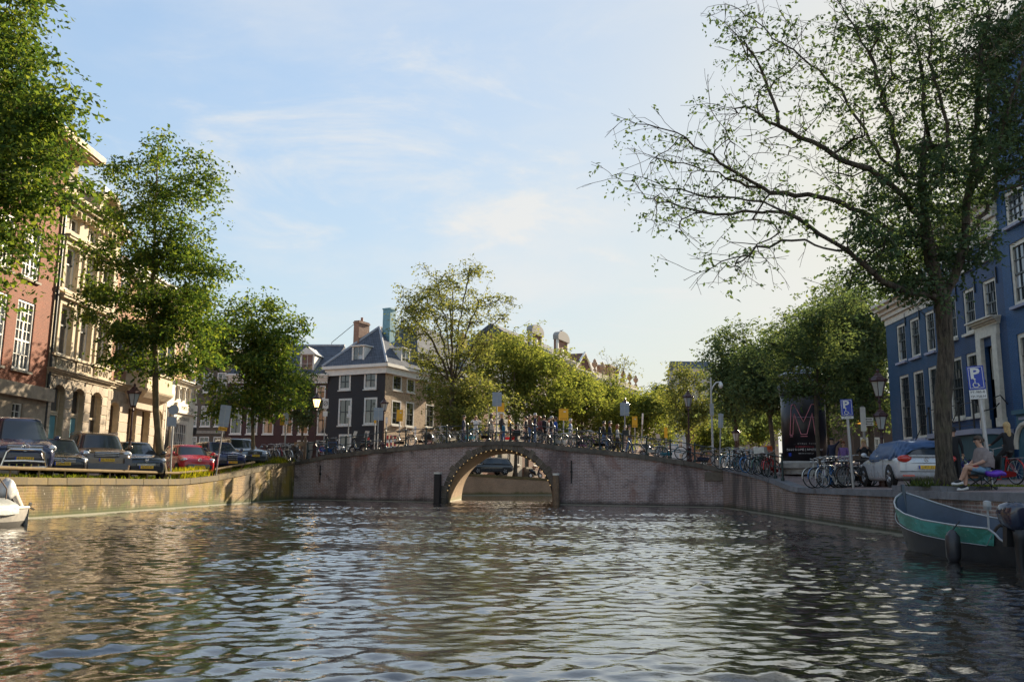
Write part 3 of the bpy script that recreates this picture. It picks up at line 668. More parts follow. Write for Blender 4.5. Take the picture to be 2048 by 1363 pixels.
def build_bay(u0):
    u1 = FL.u(333, 790); r = empty('bay_window_house', FL.w(0), FL.rz, 'brick and stone house with a projecting stone bay window behind the street lamp', 'house'); W = u1 - u0
    BR = brick('warm_bay_brick', (.42, .19, .10), (.35, .15, .085), (.38, .28, .2)); zs = FL.z(225, 770); zt = FL.z(300, 560)
    cs = [u0 + W * k for k in (.12, .40, .64, .88)]; hw = W * .07
    g = [(c - hw, c + hw, GZ + .1, FL.z(222 + 115 * k, 802 + 22 * k), .35) for c, k in zip(cs, (.12, .4, .64, .88))]
    o1 = [(c - hw, c + hw, zs + 1.1, zs + 3.6) for c in (cs[0], cs[3])]; o2 = [(c - hw, c + hw, zs + 4.9, zs + 7.2) for c in cs]
    wall(r, u0, u1, 0, zs, g, SANDST, .5, 'ground_wall'); wall(r, u0, u1, zs, zt, o1 + o2, BR, .2); dark(r, g + o1 + o2, .6)
    ashlar(r, u0, u1, GZ + .3, zs - .3, g, .8, .55, SANDST2, .03)
    for o in g: win(r, o[0], o[1], o[2], o[3], 1, 2, .7, M('brown_frame', (.10, .07, .05), .4), None, PANE, .4, .1)
    for o in o1 + o2: win(r, *o, 2, 1, .6, WHITE, None, PANE, .1, .09, .035, .03)
    cornice(r, u0, u1, zs - .15, .4, .4, SANDST, 'belt_cornice'); cornice(r, u0, u1, zt - .4, .6, .6, WHITE)
    b0, b1 = cs[1] - hw * 2.2, cs[2] + hw * 2.2; p = 1.15; z0, z1 = zs - .05, zs + 4.1; m = MB()
    pl = [(b0, 0), (b0 + .35, -p), (b1 - .35, -p), (b1, 0)]
    for (z, s) in ((z0, 1.0), (z0 + .95, 1.0)): pass
    ring = lambda z, e=0: [(b0 - e, .05, z), (b0 + .35 - e * .6, -p - e, z), (b1 - .35 + e * .6, -p - e, z), (b1 + e, .05, z)]
    m.loft([ring(z0 - .75, -.75), ring(z0 - .4, -.25), ring(z0 - .1, .05), ring(z0, .1), ring(z0 + .12, .1), ring(z0 + .13, 0), ring(z0 + 1.0, 0), ring(z0 + 1.02, .1), ring(z0 + 1.12, .1)])
    bay = m.build('bay_window', SANDST, r); m = MB(); m.loft([ring(z1 - .5, 0), ring(z1 - .2, .05), ring(z1 - .18, .2), ring(z1, .25)]); m.build('bay_cornice', SANDST, bay)
    for k in range(4):
        x = b0 + .35 + (b1 - b0 - .7) * k / 3; m = MB(); m.box(x - .09, x + .09, -p, -p + .18, z0 + 1.12, z1 - .5); m.build('bay_pier', SANDST, bay)
    for x in (b0 + .02, b1 - .2): m = MB(); m.box(x, x + .18, -.12, .05, z0 + 1.12, z1 - .5); m.build('bay_pier', SANDST, bay)
    for k in range(3):
        x = b0 + .35 + (b1 - b0 - .7) * k / 3; link('pane', pane_mesh(PANEB), bay, (x + .09, -p + .1, z0 + 1.12), None, ((b1 - b0 - .7) / 3 - .18, 1, z1 - z0 - 1.62))
    for (x0, y0, x1, y1) in ((b0 + .05, .05, b0 + .38, -p + .12), (b1 - .38, -p + .12, b1 - .05, .05)):
        m = MB(); m.quad((x0, y0, z0 + 1.12), (x1, y1, z0 + 1.12), (x1, y1, z1 - .5), (x0, y0, z1 - .5)); m.build('pane', PANEB, bay)
    m = MB(); m.box(b0 + .6, b1 - .6, -.5, 0, zs - 1.1, zs - .5); m.build('bay_bracket', SANDST2, bay)
    body(r, u0, u1, 0, zt, 9, BR); m = MB(); m.quad((u0, -.3, zt + .2), (u1, -.3, zt + .2), (u1, 4.5, zt + 3.2), (u0, 4.5, zt + 3.2)); m.build('roof', TILE2, r); return u1
def build_shop(u0):
    u1 = FL.u(389, 800); r = empty('corner_shop_house', FL.w(0), FL.rz, 'corner house with white RISTORANTE shop front and brick upper floors', 'house'); W = u1 - u0
    BR = brick('tan_shop_brick', (.46, .25, .12), (.40, .21, .11), (.42, .33, .24)); CREAM = M('cream_paint', (.66, .60, .48), .55, 0, .1, 3)
    zt = FL.z(385, 600); za = FL.z(360, 764); zb, zc_ = FL.z(365, 808), FL.z(365, 826); w0, w1 = u0 + W * .30, u1 - .12
    # upper windows and the oriel with four white columns
    cs = [w0 + (w1 - w0) * k for k in (.1, .42, .78)]
    o2 = [(c - .45, c + .45, za + .9, za + 3.0) for c in cs[1:]] + [(c - .45, c + .45, za + 4.1, za + 6.0) for c in cs]
    wall(r, u0, u1, za, zt, o2, BR, .15); dark(r, o2)
    for o in o2: win(r, *o, 2, 2, .5, WHITE, None, PANEB, .08, .09, .035, .04, None, False, 2)
    n = 4; xs = [w0 + .1 + (w1 - w0 - .2) * k / (n - 1) for k in range(n)]
    o1 = [(xs[k] + .14, xs[k + 1] - .14, zb + .3, za - .45) for k in range(n - 1)]
    wall(r, u0, u1, zb, za, o1, CREAM, .2, 'oriel_wall', -.05); dark(r, o1)
    for o in o1: win(r, *o, 1, 2, .45, WHITE, None, PANE2, .05, .06, .03)
    for x in xs:
        m = MB(); m.lathe([(.13, zb + .25), (.1, zb + .4), (.085, za - .6), (.13, za - .45), (.14, za - .3)], (x, -.14, 0), 10); m.build('column', CREAM, r)
    cornice(r, w0 - .15, u1 + .1, za - .28, .42, .5, CREAM)
    zd = FL.z(365, 845); gd = [(FL.u(347, 870), FL.u(371, 872), GZ + .5, FL.z(355, 845)), (u0 + .15, u0 + W * .22, GZ + .1, zb - .4)]
    wall(r, u0, u1, 0, zb, gd, CREAM, .2, 'shop_front', -.05); dark(r, gd)
    win(r, *gd[0], 6, 5, None, WHITE, None, PANE, .03, .07, .03, .05)
    m = MB(); m.box(gd[1][0], gd[1][1], .08, .14, gd[1][2], gd[1][3]); m.build('door', M('dark_door', ()), r)
    m = MB(); m.box(w0 - .1, u1 + .05, -.22, -.05, zc_ - .05, zb + .02); sb = m.build('sign_board', CREAM, r); INK = M('sign_ink', (.05, .05, .05), .6)
    for s, z, sz, q in (('PONTE ARCARI', (zc_ + zb) / 2, .36, -.23), ('RISTORANTE', FL.z(365, 838), .34, -.07)):
        me = textmesh(s, sz, INK); link('lettering', me, sb if q < -.2 else r, ((w0 + u1) / 2 - .02, q, z), (R(90), 0, 0), (.92, 1, 1))
    m = MB(); m.lathe([(.05, 0), (.13, .1), (.15, .5), (.1, .55)], (u1 + .18, -.1, zc_ - 1.4), 6); m.build('wall_lantern', BLACKM, r)
    m = MB(); m.box(u1 - .75, u1 - .15, -.03, 0, za + .35, za + .6); m.build('street_name_plate', M('enamel_blue_white', (.55, .60, .72), .3), r)
    body(r, u0, u1, 0, zt, 9, BR); cornice(r, u0, u1, zt - .3, .45, .5, WHITE)
    m = MB(); m.quad((u0, -.3, zt + .15), (u1, -.3, zt + .15), (u1, 4.5, zt + 2.4), (u0, 4.5, zt + 2.4)); m.quad((u1, -.3, zt + .15), (u1, 9, zt + .15), (u1, 4.5, zt + 2.4)); m.build('roof', TILE2, r)
    chimney(r, u1 - .8, 4, zt, zt + 3.4, 1, .7, BR, 3)
build_red(); _u = build_stone(); _u = build_bay(_u); build_shop(_u)

# ---- head buildings of the side street and the black corner house
KC = Vector((-11.2, 75, 0)); KL = Frame(KC + Vector((-.889, .458, 0)) * 6.43, (.889, -.458)); KR = Frame(KC, (.418, .909))
def build_corner():
    r = empty('corner_house', KL.w(0), KL.rz, 'black-painted corner house with tan brick side and hipped tile roof', 'house')
    BLK = brick('black_painted_brick', (.022, .02, .022), (.028, .024, .026), (.018, .016, .018), rough=.6, soot=.1); TAN = brick('tan_brick', (.50, .33, .18), (.38, .25, .14), (.52, .42, .30), .22, .07, .2, blotch=[((.20, .13, .08), .50, .60, .8, 5, 1)])
    GR = M('white_window_trim', (.66, .64, .58), .5); ze = KL.z(720, 741); zc = KL.z(720, 730); Wf = 6.43
    def rect(F, xa, ya, xb, yb): a, z1 = F.uz(xa, ya); b, z0 = F.uz(xb, yb); return (min(a, b), max(a, b), min(z0, z1), max(z0, z1))
    fo = [rect(KL, 679, 747, 701, 779), rect(KL, 729, 743, 753, 777), rect(KL, 678, 797, 702, 850), rect(KL, 729, 795, 753, 848), rect(KL, 678, 868, 702, 896)]
    wall(r, 0, Wf, 0, ze, fo, BLK, .1); dark(r, fo, .2)
    for i, o in enumerate(fo): win(r, *o, 2, 1, .5 if i < 4 else None, GR, SASH, PANE2, .03, .17, .04, .03, GR)
    m = MB(); m.box(4.2, 6.0, -.05, 0, GZ + 1.2, GZ + 1.35); m.build('street_name_plate', M('enamel_blue', (.03, .05, .16), .3), r)
    e = empty('side', (0, 0, 0)); e.parent = r; e.name = 'brick_side'; e.matrix_parent_inverse = Matrix.Identity(4)
    e.location = (Wf, 0, 0); e.rotation_euler = (0, 0, KR.rz - KL.rz)
    so = [rect(KR, 786, 748, 803, 782), rect(KR, 814, 755, 829, 786), rect(KR, 784, 799, 801, 851), rect(KR, 812, 802, 827, 854), rect(KR, 852, 807, 867, 856), rect(KR, 882, 811, 896, 857)]
    so += [(o[0], o[1], so[1][2], so[1][3]) for o in so[4:]]
    SL = 14.5
    wall(e, 0, SL, 0, ze, so, TAN, .12, 'wall'); dark(e, so, .25)
    for o in so: win(e, *o, 2, 2, .5, GR, SASH, PANE2, .04, .13, .04, .04, GR, False, 2)
    m = MB(); hp = .45
    for F in (0,):
        m.box(-.4, Wf + .45, -.5, .0, zc - .28, zc); m.box(-.2, Wf + .25, -.25, .02, ze - .35, zc - .282)
    m.build('cornice', WHITE, r); m = MB(); m.box(-.45, SL, -.5, .0, zc - .275, zc + .005); m.box(-.25, SL, -.25, .02, ze - .345, zc - .28); m.build('cornice', WHITE, e)
    m = MB(); m.quad((0, 0, 0), (0, 0, ze), (0, SL, ze), (0, SL, 0)); m.quad((0, SL, 0), (0, SL, ze + 2), (Wf, SL, ze + 2), (Wf, SL, 0)); m.build('side_wall', BLK, r); ap = 4.0; h = Wf / 2; m = MB()
    P = [(-.4, -.45, zc), (Wf + .4, -.45, zc), (Wf + .4, SL, zc), (-.4, SL, zc), (h, h, zc + ap), (h, SL, zc + ap)]
    m.add(P, [(0, 1, 4), (1, 2, 5, 4), (3, 0, 4, 5)]); rf = m.build('roof', TILE, r)
    for a, b in ((0, 4), (1, 4), (4, 5)): m = MB(); m.tube([Vector(P[a]) + Vector((0, 0, .04)), Vector(P[b]) + Vector((0, 0, .06))], .13, 6); m.build('ridge_cap', LEAD, rf)
    a = rect(KL, 706, 697, 725, 722); dormer(r, a[0] - .1, a[1] + .15, .0, zc + .02, zc + 1.75, 2.0, WHITE)
    a = rect(KR, 803, 706, 815, 728); dormer(e, a[0], a[0] + 1.5, .0, zc + .02, zc + 1.75, 2.0, WHITE)
    # big roof, teal flue and brick chimney behind
    rb_ = MB(); y1 = 6.5; zt = KL.z(760, 640) + .9; u0 = 1.0
    rb_.add([(-.6, y1 - 1.5, zc + 1), (Wf + .1, y1 - 1.5, zc + 1), (Wf + .35, SL, zc + .2), (-1.5, SL, zc), (u0 + 1.6, y1 + 1.2, zt), (h, SL, zt + .3), (u0 + 3.4, y1 + 1.2, zt)], [(0, 1, 6, 4), (1, 2, 5, 6), (3, 0, 4, 5), (4, 6, 5)])
    rb_.build('rear_roof', TILE, r); m = MB(); m.lathe([(.25, zt), (.1, zt + .3), (.05, zt + .7), (.12, zt + .85), (.02, zt + 1.1)], (u0 + 1.6, y1 + 1.2, 0), 6); m.build('finial', LEAD, r)
    TEALP = M('teal_flue', (.16, .30, .34), .4, .3); m = MB(); fu = KL.u(732, 640) + .1
    zf1 = KL.z(732, 619) + .7; m.box(fu - .42, fu + .42, 3, 3.9, zc + 2.5, zf1); m.box(fu - .47, fu + .47, 2.95, 3.95, zf1 - .14, zf1); m.box(fu - .45, fu + .45, 2.97, 3.93, zf1 - 2.1, zf1 - 2.0); m.build('metal_flue', TEALP, r)
    chimney(r, KL.u(687, 660) + .15, 2.5, zc, KL.z(687, 642) + .35, .62, 1.6, brick('chimney_brick', (.33, .16, .10), (.27, .13, .09), (.34, .27, .2)), 1)
    m = MB(); m.box(KL.u(692, 660) - .05, KL.u(712, 660), 2.6, 5.2, zc, KL.z(700, 662)); m.build('party_wall', BLK, r)
build_corner()
RF = Frame(KL.w(0) + Vector((-.996, .085, 0)) * 16, (.996, -.085))
def build_side():
    RED = brick('dark_red_brick', (.085, .032, .028), (.07, .028, .026), (.075, .045, .04), rough=.7); u0, u1 = RF.u(455, 800), 15.98
    r = empty('dark_red_house', RF.w(0), RF.rz, 'dark red house with white-framed windows left of the black corner house', 'house'); zc = RF.z(620, 748); za = RF.z(620, 764)
    f = lambda a, b, c, d: (RF.u(a, 830), RF.u(b, 830), RF.z(610, d), RF.z(610, c))
    ops = [f(462, 484, 816, 868), f(494, 516, 816, 868), f(527, 548, 816, 868), f(567, 586, 816, 868), f(597, 618, 816, 868), f(635, 656, 816, 868)] + [f(a, b, 771, 797) for a, b in ((462, 484), (494, 516), (527, 548), (567, 586), (597, 618), (630, 649))]
    ops += [f(a, b, 880, 900) for a, b in ((597, 618), (635, 656))]
    wall(r, u0, u1, 0, za, ops, RED, .12); dark(r, ops, .3)
    for o in ops: win(r, *o, 2, 1, .55 if o[3] - o[2] > 1.2 else None, WHITE, SASH, PANE, .04, .1, .035, .03)
    cornice(r, u0, u1 - .05, za - .1, zc - za + .1, .5, WHITE); body(r, u0, u1, 0, za, 11, RED)
    zr = RF.z(640, 694) + .9; m = MB(); m.quad((u0, -.4, zc), (u1, -.4, zc), (u1, 5, zr), (u0, 5, zr)); m.quad((u1, -.4, zc), (u1, 11, zc), (u1, 5, zr)); rf = m.build('roof', TILE, r)
    m = MB(); m.tube([(u0, 5, zr + .05), (u1, 5, zr + .05)], .12, 6); m.build('ridge_cap', LEAD, rf)
    a, b = RF.u(598, 720), RF.u(627, 720); dormer(r, a, b, .3, zc + .1, zc + 1.9, 2.6, WHITE, None, 2, 2, .75); dormer(r, RF.u(533, 720), RF.u(560, 720), .3, zc + .1, zc + 1.9, 2.6, WHITE, None, 2, 2, .75)
    m = MB(); a = RF.uz(651, 742); m.box(a[0] - .3, a[0] + .3, .25, .9, zc, zc + .7); m.build('roof_hatch', WHITE, r)
    m = MB(); a = RF.u(631, 690); m.tube([(a, 5, zr), (a, 5, zr + .35), (a + 2.2, 5, zr + 2.2)], .03, 5); m.build('stay_rod', BLACKM, r)
    GB = brick('grey_brown_brick', (.145, .115, .085), (.125, .10, .075), (.15, .125, .10)); g0, g1 = RF.u(384, 800) - 9, u0 - .02
    r = empty('grey_brown_house', RF.w(0), RF.rz, 'grey-brown brick building in shade behind the second tree', 'house'); zt = RF.z(430, 690)
    ops = [f(a, b, 812, 853) for a, b in ((377, 394), (402, 421), (430, 449))] + [f(a, b, 745, 785) for a, b in ((377, 394), (402, 421), (430, 449))] + [f(a, b, 874, 893) for a, b in ((381, 397), (402, 421), (430, 446))]
    wall(r, g0, g1, 0, zt, ops, GB, .15); dark(r, ops, .3)
    for o in ops: win(r, *o, 2, 2, .5 if o[3] - o[2] > 1.2 else None, WHITE, None, PANE2, .05, .08, .035, .03, None, False, 2)
    band(r, g0, g1, RF.z(420, 867), RF.z(420, 861), .12, STONE); cornice(r, g0, g1, zt - .4, .6, .5, STONE); body(r, g0, g1, 0, zt, 11, GB)
    m = MB(); m.quad((g0, -.4, zt + .1), (g1, -.4, zt + .1), (g1, 5, zt + 2.8), (g0, 5, zt + 2.8)); m.build('roof', TILE, r)
build_side()

# ---- canal houses beyond the bridge, receding to the right
def far_row():
    t = 14.55; rg = random.Random(4)
    spec = [('red_canal_house', 'brick canal house with white cornice behind the tall thin tree', 8.0, 3, 13.2, (.30, .15, .10), 'flat'),
            ('pale_canal_house', 'pale plastered canal house behind yellow-green trees', 7.5, 3, 14.0, (.46, .42, .34), 'flat'),
            ('neck_gable_house', 'brown canal house with rounded neck gable half hidden by leaves', 8.0, 3, 17.4, (.24, .13, .09), 'neck'),
            ('pediment_house', 'tall brick house whose roof block carries an arched white pediment', 10.0, 4, 17.4, (.30, .155, .10), 'arch'),
            ('gabled_canal_house', 'brick canal house with a pointed gable beyond the pediment house', 7.5, 3, 16.6, (.33, .2, .13), 'point'),
            ('vase_palace', 'long stone-trimmed mansion with stone vases along its roofline', 24, 8, 16.4, (.34, .22, .15), 'vases'),
            ('end_canal_house', 'brick house closing the far row of canal houses', 9, 4, 13.4, (.36, .20, .13), 'flat'),
            ('distant_canal_house', 'last distant canal house of the far row', 12, 4, 13.0, (.32, .24, .18), 'flat')]
    for nm, lab, W, nb, H, c, top in spec:
        F = Frame(KR.w(t).xy, KR.d.xy); r = empty(nm, KR.w(t), KR.rz, lab, 'house'); br = brick(nm + '_brick', c, tuple(x * .82 for x in c), tuple(min(1, x * 1.3) for x in c)); t += W + .03
        g0 = 2.0; st = [(g0 + 1.1, g0 + 3.7), (g0 + 4.7, g0 + 7.2), (g0 + 8.1, g0 + 10.3)] + ([(g0 + 11, g0 + 12.4)] if H > 13.8 else []); ops = []
        bw = W / nb; di = 0 if nm != 'pediment_house' else 1
        for k, (a, b) in enumerate(st):
            for i in range(nb):
                cu = bw * (i + .5)
                if k == 0 and i == di: ops.append((cu - .6, cu + .6, g0 + .9, g0 + 3.7))
                else: ops.append((cu - .55, cu + .55, a, b))
        wall(r, 0, W, 0, H, ops, br, .15); dark(r, ops, .3); GRN = M('dark_green_door', (.02, .035, .03), .3)
        for o in ops:
            if abs(o[2] - (g0 + .9)) < .01:
                m = MB(); m.box(o[0] + .12, o[1] - .12, .1, .16, o[2], o[3] - .7); m.build('door', GRN, r); win(r, o[0], o[1], o[3] - .7, o[3], 2, 1, None, WHITE, None, PANE2, .06, .09)
                m = MB(); [m.box(o[0] - .3, o[1] + .3, -.35 * (4 - q), 0, g0 - .3, g0 + .22 * (q + 1)) for q in range(4)]; m.build('stoop', STONE, r)
            else: win(r, *o, 2, 1, .55, WHITE, None, PANE2, .05, .12, .04, .05)
        body(r, 0, W, 0, H, 9, br)
        if top in ('flat', 'vases', 'arch', 'point'): cornice(r, 0, W, H - .45, .75, .6, WHITE, br=.6)
        if top in ('flat', 'arch', 'neck'):
            m = MB(); zz = 3.2; m.quad((0, -.2, H + .25), (W, -.2, H + .25), (W, 4.5, H + zz), (0, 4.5, H + zz)); m.quad((W, -.2, H + .25), (W, 9, H + .25), (W, 4.5, H + zz)); m.quad((0, -.2, H + .25), (0, 4.5, H + zz), (0, 9, H + .25)); m.build('roof', TILE, r)
            if top == 'flat': dormer(r, W / 2 - .8, W / 2 + .8, .4, H + .3, H + 2.0, 2.2); chimney(r, W - .6, 4, H + 2, H + 4.4, .8, .8, br)
        if top in ('neck', 'arch'):
            w = 1.6 if top == 'neck' else 1.8; zt = H + (2.4 if top == 'neck' else 3.0); cx = W / 2; m = MB()
            m.box(cx - w, cx + w, -.02, .5, H + .31, zt); nk = m.build('roof_block', br, r)
            for s in (-1, 1):
                m = MB(); m.box(cx + s * w - .18, cx + s * w + .18, -.16, .12, H + .3, zt - .4); m.build('pilaster', WHITE, nk)
            m = MB(); m.box(cx - w - .3, cx + w + .3, -.3, .5, zt - .4, zt); n = 12; rr = w + .35
            f = [(cx + rr * math.cos(math.pi * k / n), zt + .9 * math.sin(math.pi * k / n)) for k in range(n + 1)]
            m.loft([[(x, y, z) for x, z in f] for y in (-.3, .5)]); m.build('arched_pediment', M('lead_grey_stone', (.32, .30, .27), .8), nk)
            m = MB(); m.sphere((cx, -.05, H + 1.2), .45, 10, 7, (1, .25, 1)); m.build('oculus', WHITE, nk); m = MB(); m.box(cx - .8, cx + .8, -.55, .1, H + .5, H + .62); m.build('ledge', WHITE, nk)
        if top == 'point':
            m = MB(); zz = H + 3.0; m.add([(0, 0, H + .3), (W, 0, H + .3), (W / 2, 0, zz), (0, 9, H + .3), (W, 9, H + .3), (W / 2, 9, zz)], [(0, 1, 2), (1, 4, 5, 2), (0, 2, 5, 3)]); m.build('roof', TILE2, r); m = MB(); m.tube([(0, -.1, H + .35), (W / 2, -.1, zz + .05), (W, -.1, H + .35)], .18, 6); m.build('gable_trim', WHITE, r)
        if top == 'vases':
            m = MB(); m.box(0, W, -.1, .4, H + .3, H + 1.1); m.build('balustrade', M('mansion_stone', (.42, .36, .26), .8), r)
            vm = MB(); vm.lathe([(.28, 0), (.28, .3), (.12, .4), (.12, .55), (.42, .95), (.45, 1.3), (.2, 1.5), (.28, 1.62), (.05, 1.95)], n=10); ve = vm.mesh('roof_vase', M('vase_stone', (.40, .27, .17), .8), True)
            for k in range(7): link('roof_vase', ve, r, (1.2 + k * (W - 2.4) / 6, .1, H + 1.1))
            m = MB(); m.box(W * .05, W * .2, 1, 4, H + .3, H + 2.6); m.build('roof_box', WHITE, r)
            m = MB(); m.box(W * .45, W * .58, 1, 4, H, H + 3.4); m.box(W * .43, W * .60, .8, 4.2, H + 3.1, H + 3.4); m.build('chimney_stack', br, r)
far_row()
def far_end():
    for i, (x0, x1, d, yt, c, lab) in enumerate(((1396, 1446, 128, 846, (.40, .22, .14), 'small distant brick house behind the railing ramp'), (1446, 1474, 124, 832, (.62, .58, .5), 'small distant white gable house beside the mast'), (1352, 1440, 190, 740, (.45, .45, .44), 'grey rooftop block far behind the trees'), (1470, 1560, 150, 800, (.34, .25, .18), 'distant brown house seen between the dark trunks'))):
        a, b = gx(x0, d), gx(x1, d); F = Frame((a, d), (1, 0)); r = empty('distant_house', (a, d, 0), 0, lab, 'house'); W = b - a; H = F.z(x1, yt); mt = brick('distant_wall_%d' % i, c, tuple(x * .9 for x in c), c)
        n = max(2, int(W / 2)); ops = [(W * (k + .5) / n - .45, W * (k + .5) / n + .45, 2.6 + 3 * q, 4.5 + 3 * q) for k in range(n) for q in range(max(1, int((H - 2.5) / 3)))]
        wall(r, 0, W, 0, H, ops, mt, .15); dark(r, ops, .3); [win(r, *o, 2, 1, .5, WHITE, None, PANE2, .05, .1, .04) for o in ops]; body(r, 0, W, 0, H, 8, mt); cornice(r, 0, W, H - .3, .5, .4)
        m = MB(); m.quad((0, -.2, H + .2), (W, -.2, H + .2), (W, 4, H + 2.5), (0, 4, H + 2.5)); m.add([(W, -.2, H + .2), (W, 8, H + .2), (W, 4, H + 2.5), (0, -.2, H + .2), (0, 8, H + .2), (0, 4, H + 2.5)], [(0, 1, 2), (3, 5, 4), (1, 4, 5, 2)]); m.build('roof', TILE, r)
far_end()

# ---- east side: blue houses
FE = Frame((17 + .0594 * 43.9, 43.9), (-.0594, -1))
def build_blue():
    BLUE = brick('blue_painted_brick', (.018, .085, .18), (.015, .07, .15), (.011, .05, .11), .22, .075, .2, rough=.55, soot=.15, blotch=[((.05, .095, .17), .50, .66, .6, .9, .6), ((.015, .03, .06), .54, .66, .6, .7, .25)])
    BLUE2 = brick('deep_blue_painted_brick', (.016, .068, .18), (.014, .056, .15), (.010, .04, .105), .22, .075, .2, rough=.55, soot=.15, blotch=[((.05, .08, .17), .50, .66, .6, .9, .6), ((.015, .03, .06), .54, .66, .6, .7, .25)])
    BLUE3 = brick('bright_blue_painted_brick', (.014, .10, .26), (.013, .085, .22), (.010, .06, .155), .22, .075, .2, rough=.55, soot=.15, blotch=[((.05, .11, .21), .50, .66, .6, .9, .6), ((.015, .03, .06), .54, .66, .6, .7, .25)])
    CR = M('cream_window_paint', (.68, .63, .52), .5); LIL = M('lilac_stone', (.36, .37, .46), .7, 0, .12, 4)
    def op(F, tl, bl, tr): a, zt = F.uz(*tl); _, zb = F.uz(*bl); b = F.u(*tr); return (a, b, zb, zt)
    z1 = lambda p: FE.uz(*p)
    # first house
    u1 = FE.u(1873, 680); zc = FE.z(1786, 632)
    f1 = [op(FE, (1791.8, 652), (1794.7, 726.5), (1809, 648)), op(FE, (1818, 640), (1822, 716), (1837, 640)), op(FE, (1848.8, 627), (1852.7, 707.8), (1867, 627))]
    zt, zb = np.mean([o[3] for o in f1]), np.mean([o[2] for o in f1]); f1 = [(o[0], o[1], zb, zt) for o in f1]
    g1 = [op(FE, (1797.7, 756), (1803.6, 877), (1817, 756)), op(FE, (1825, 742.6), (1835, 877), (1846, 742)), op(FE, (1854.7, 733.8), (1862, 875), (1872, 733))]
    zt, zb = np.mean([o[3] for o in g1]), np.mean([o[2] for o in g1]); g1 = [(o[0], min(o[1], u1 - .1), zb, zt) for o in g1]
    r = empty('blue_house', FE.w(0), FE.rz, 'dark blue house with cream cornice and six tall windows left of the big trunk', 'house')
    wall(r, 0, u1, 0, zc, f1 + g1, BLUE, .14, revm=CR); dark(r, f1 + g1, .3)
    for o in f1: win(r, *o, 3, 2, .58, CR, SASH, PANEB, .09, .12, .035, .04, LIL, False, 2)
    for o in g1: win(r, *o, 4, 3, .5, CR, SASH, PANE, .09, .12, .035, .04, LIL, False, 4)
    cornice(r, -.1, u1, zc - .02, .75, .65, CR); m = MB(); m.box(0, u1, -.04, 0, zc - .35, zc - .03); m.build('frieze', CR, r)
    bo = [(o[0] + .1, o[1] - .1, 1.75, 2.3) for o in g1]
    body(r, 0, u1, 0, zc, 9, BLUE); m = MB(); m.quad((-.1, -.3, zc + .75), (u1, -.3, zc + .75), (u1, 4, zc + 4), (-.1, 4, zc + 4)); m.quad((-.1, -.3, zc + .75), (-.1, 4, zc + 4), (-.1, 9, zc + .75)); m.build('roof', TILE2, r)
    a, b = FE.u(1822, 560), FE.u(1842, 560); dormer(r, a + .3, b + .3, .2, zc + .9, zc + 2.6, 2.4, CR, None, 2, 2, .5)
    AN = BLACKM
    for o in f1: m = MB(); m.box(o[1] + .12, o[1] + .17, -.05, 0, o[3] - .2, o[3] + .45); m.build('wall_anchor', AN, r)
    # second house
    u2 = FE.u(2009, 600)
    r = empty('blue_house', FE.w(0), FE.rz, 'deep blue house with white door surround, stoop and railings behind the sitting person', 'house')
    f2 = [op(FE, (1924.5, 583), (1928.4, 670), (1947, 583)), op(FE, (1963, 565), (1968.7, 655.7), (1990, 565))]
    zt, zb = np.mean([o[3] for o in f2]), np.mean([o[2] for o in f2]); wA = f2[0][1] - f2[0][0]; sp = f2[1][0] - f2[0][0]; f2 = [(f2[0][0] - sp, f2[0][0] - sp + wA, zb, zt)] + [(o[0], o[1], zb, zt) for o in f2]
    s2 = FE.uz(1958, 526); t2 = [(o[0], o[1], FE.z(1958, 526), FE.z(1955, 486)) for o in f2]
    gw = op(FE, (1931, 708.7), (1942, 833), (1961, 708)); g2 = [(gw[0] - sp, gw[1] - sp, gw[2], gw[3]), gw]
    d0, d1 = FE.u(1975, 760), FE.u(1996, 760); zd0 = FE.z(1990, 855); zd1 = FE.z(1990, 688); dr_ = [(d0, d1, zd0, zd1)]
    zc2 = FE.z(1990, 432)
    wall(r, u1, u2, 0, zc2, f2 + t2 + g2 + dr_, BLUE2, .14); dark(r, f2 + t2 + g2 + dr_, .5)
    for o in f2: win(r, *o, 4, 2, .5, CR, SASH, PANEB, .09, .12, .035, .05, CR, False, 2)
    for o in t2: win(r, *o, 2, 1, None, CR, SASH, PANEB, .09, .12, .035, .05, CR)
    for o in g2: win(r, *o, 4, 3, .5, CR, SASH, PANE, .09, .12, .035, .05, CR, False, 3)
    for o in f2 + t2: m = MB(); m.box(o[1] + .14, o[1] + .19, -.05, 0, o[3] - .3, o[3] + .35); m.build('wall_anchor', AN, r)
    zm = zd0 + (zd1 - zd0) * .6; m = MB(); m.box(d0 + .02, d1 - .02, .3, .36, zd0, zm); dd_ = m.build('door', M('blue_black_door', (.03, .04, .06), .3), r)
    for q in range(2): m = MB(); m.box(d0 + .15, d1 - .15, .28, .3, zd0 + .2 + q * 1.0, zd0 + 1.05 + q * 1.0); m.build('panel', M('door_panel_blue', (.045, .06, .085), .3), dd_)
    fan = win(r, d0, d1, zm, zd1, 1, 1, None, CR, None, PANE, .25, .08, name='fanlight'); m = MB(); cx, cz = (d0 + d1) / 2, (zm + zd1) / 2
    m.tube([(cx + .28 * math.cos(k * math.pi / 8), .22, cz + .5 * math.sin(k * math.pi / 8)) for k in range(16)], .03, 5, True); m.build('oval_tracery', CR, fan)
    m = MB()
    for a in (d0 - .42, d1 + .04): m.box(a, a + .38, -.16, 0, zd0, zd1 + .35); m.box(a - .05, a + .43, -.2, .02, zd0, zd0 + .35)
    m.box(d0 - .45, d1 + .45, -.14, 0, zd1 + .352, zd1 + .75); m.build('door_surround', CR, r); cornice(r, d0 - .5, d1 + .5, zd1 + .755, .3, .45, CR, 'door_hood')
    zg = 1.72; zst = zd0 - .12; m = MB(); p0, p1 = d0 - 2.4, d1 + .9
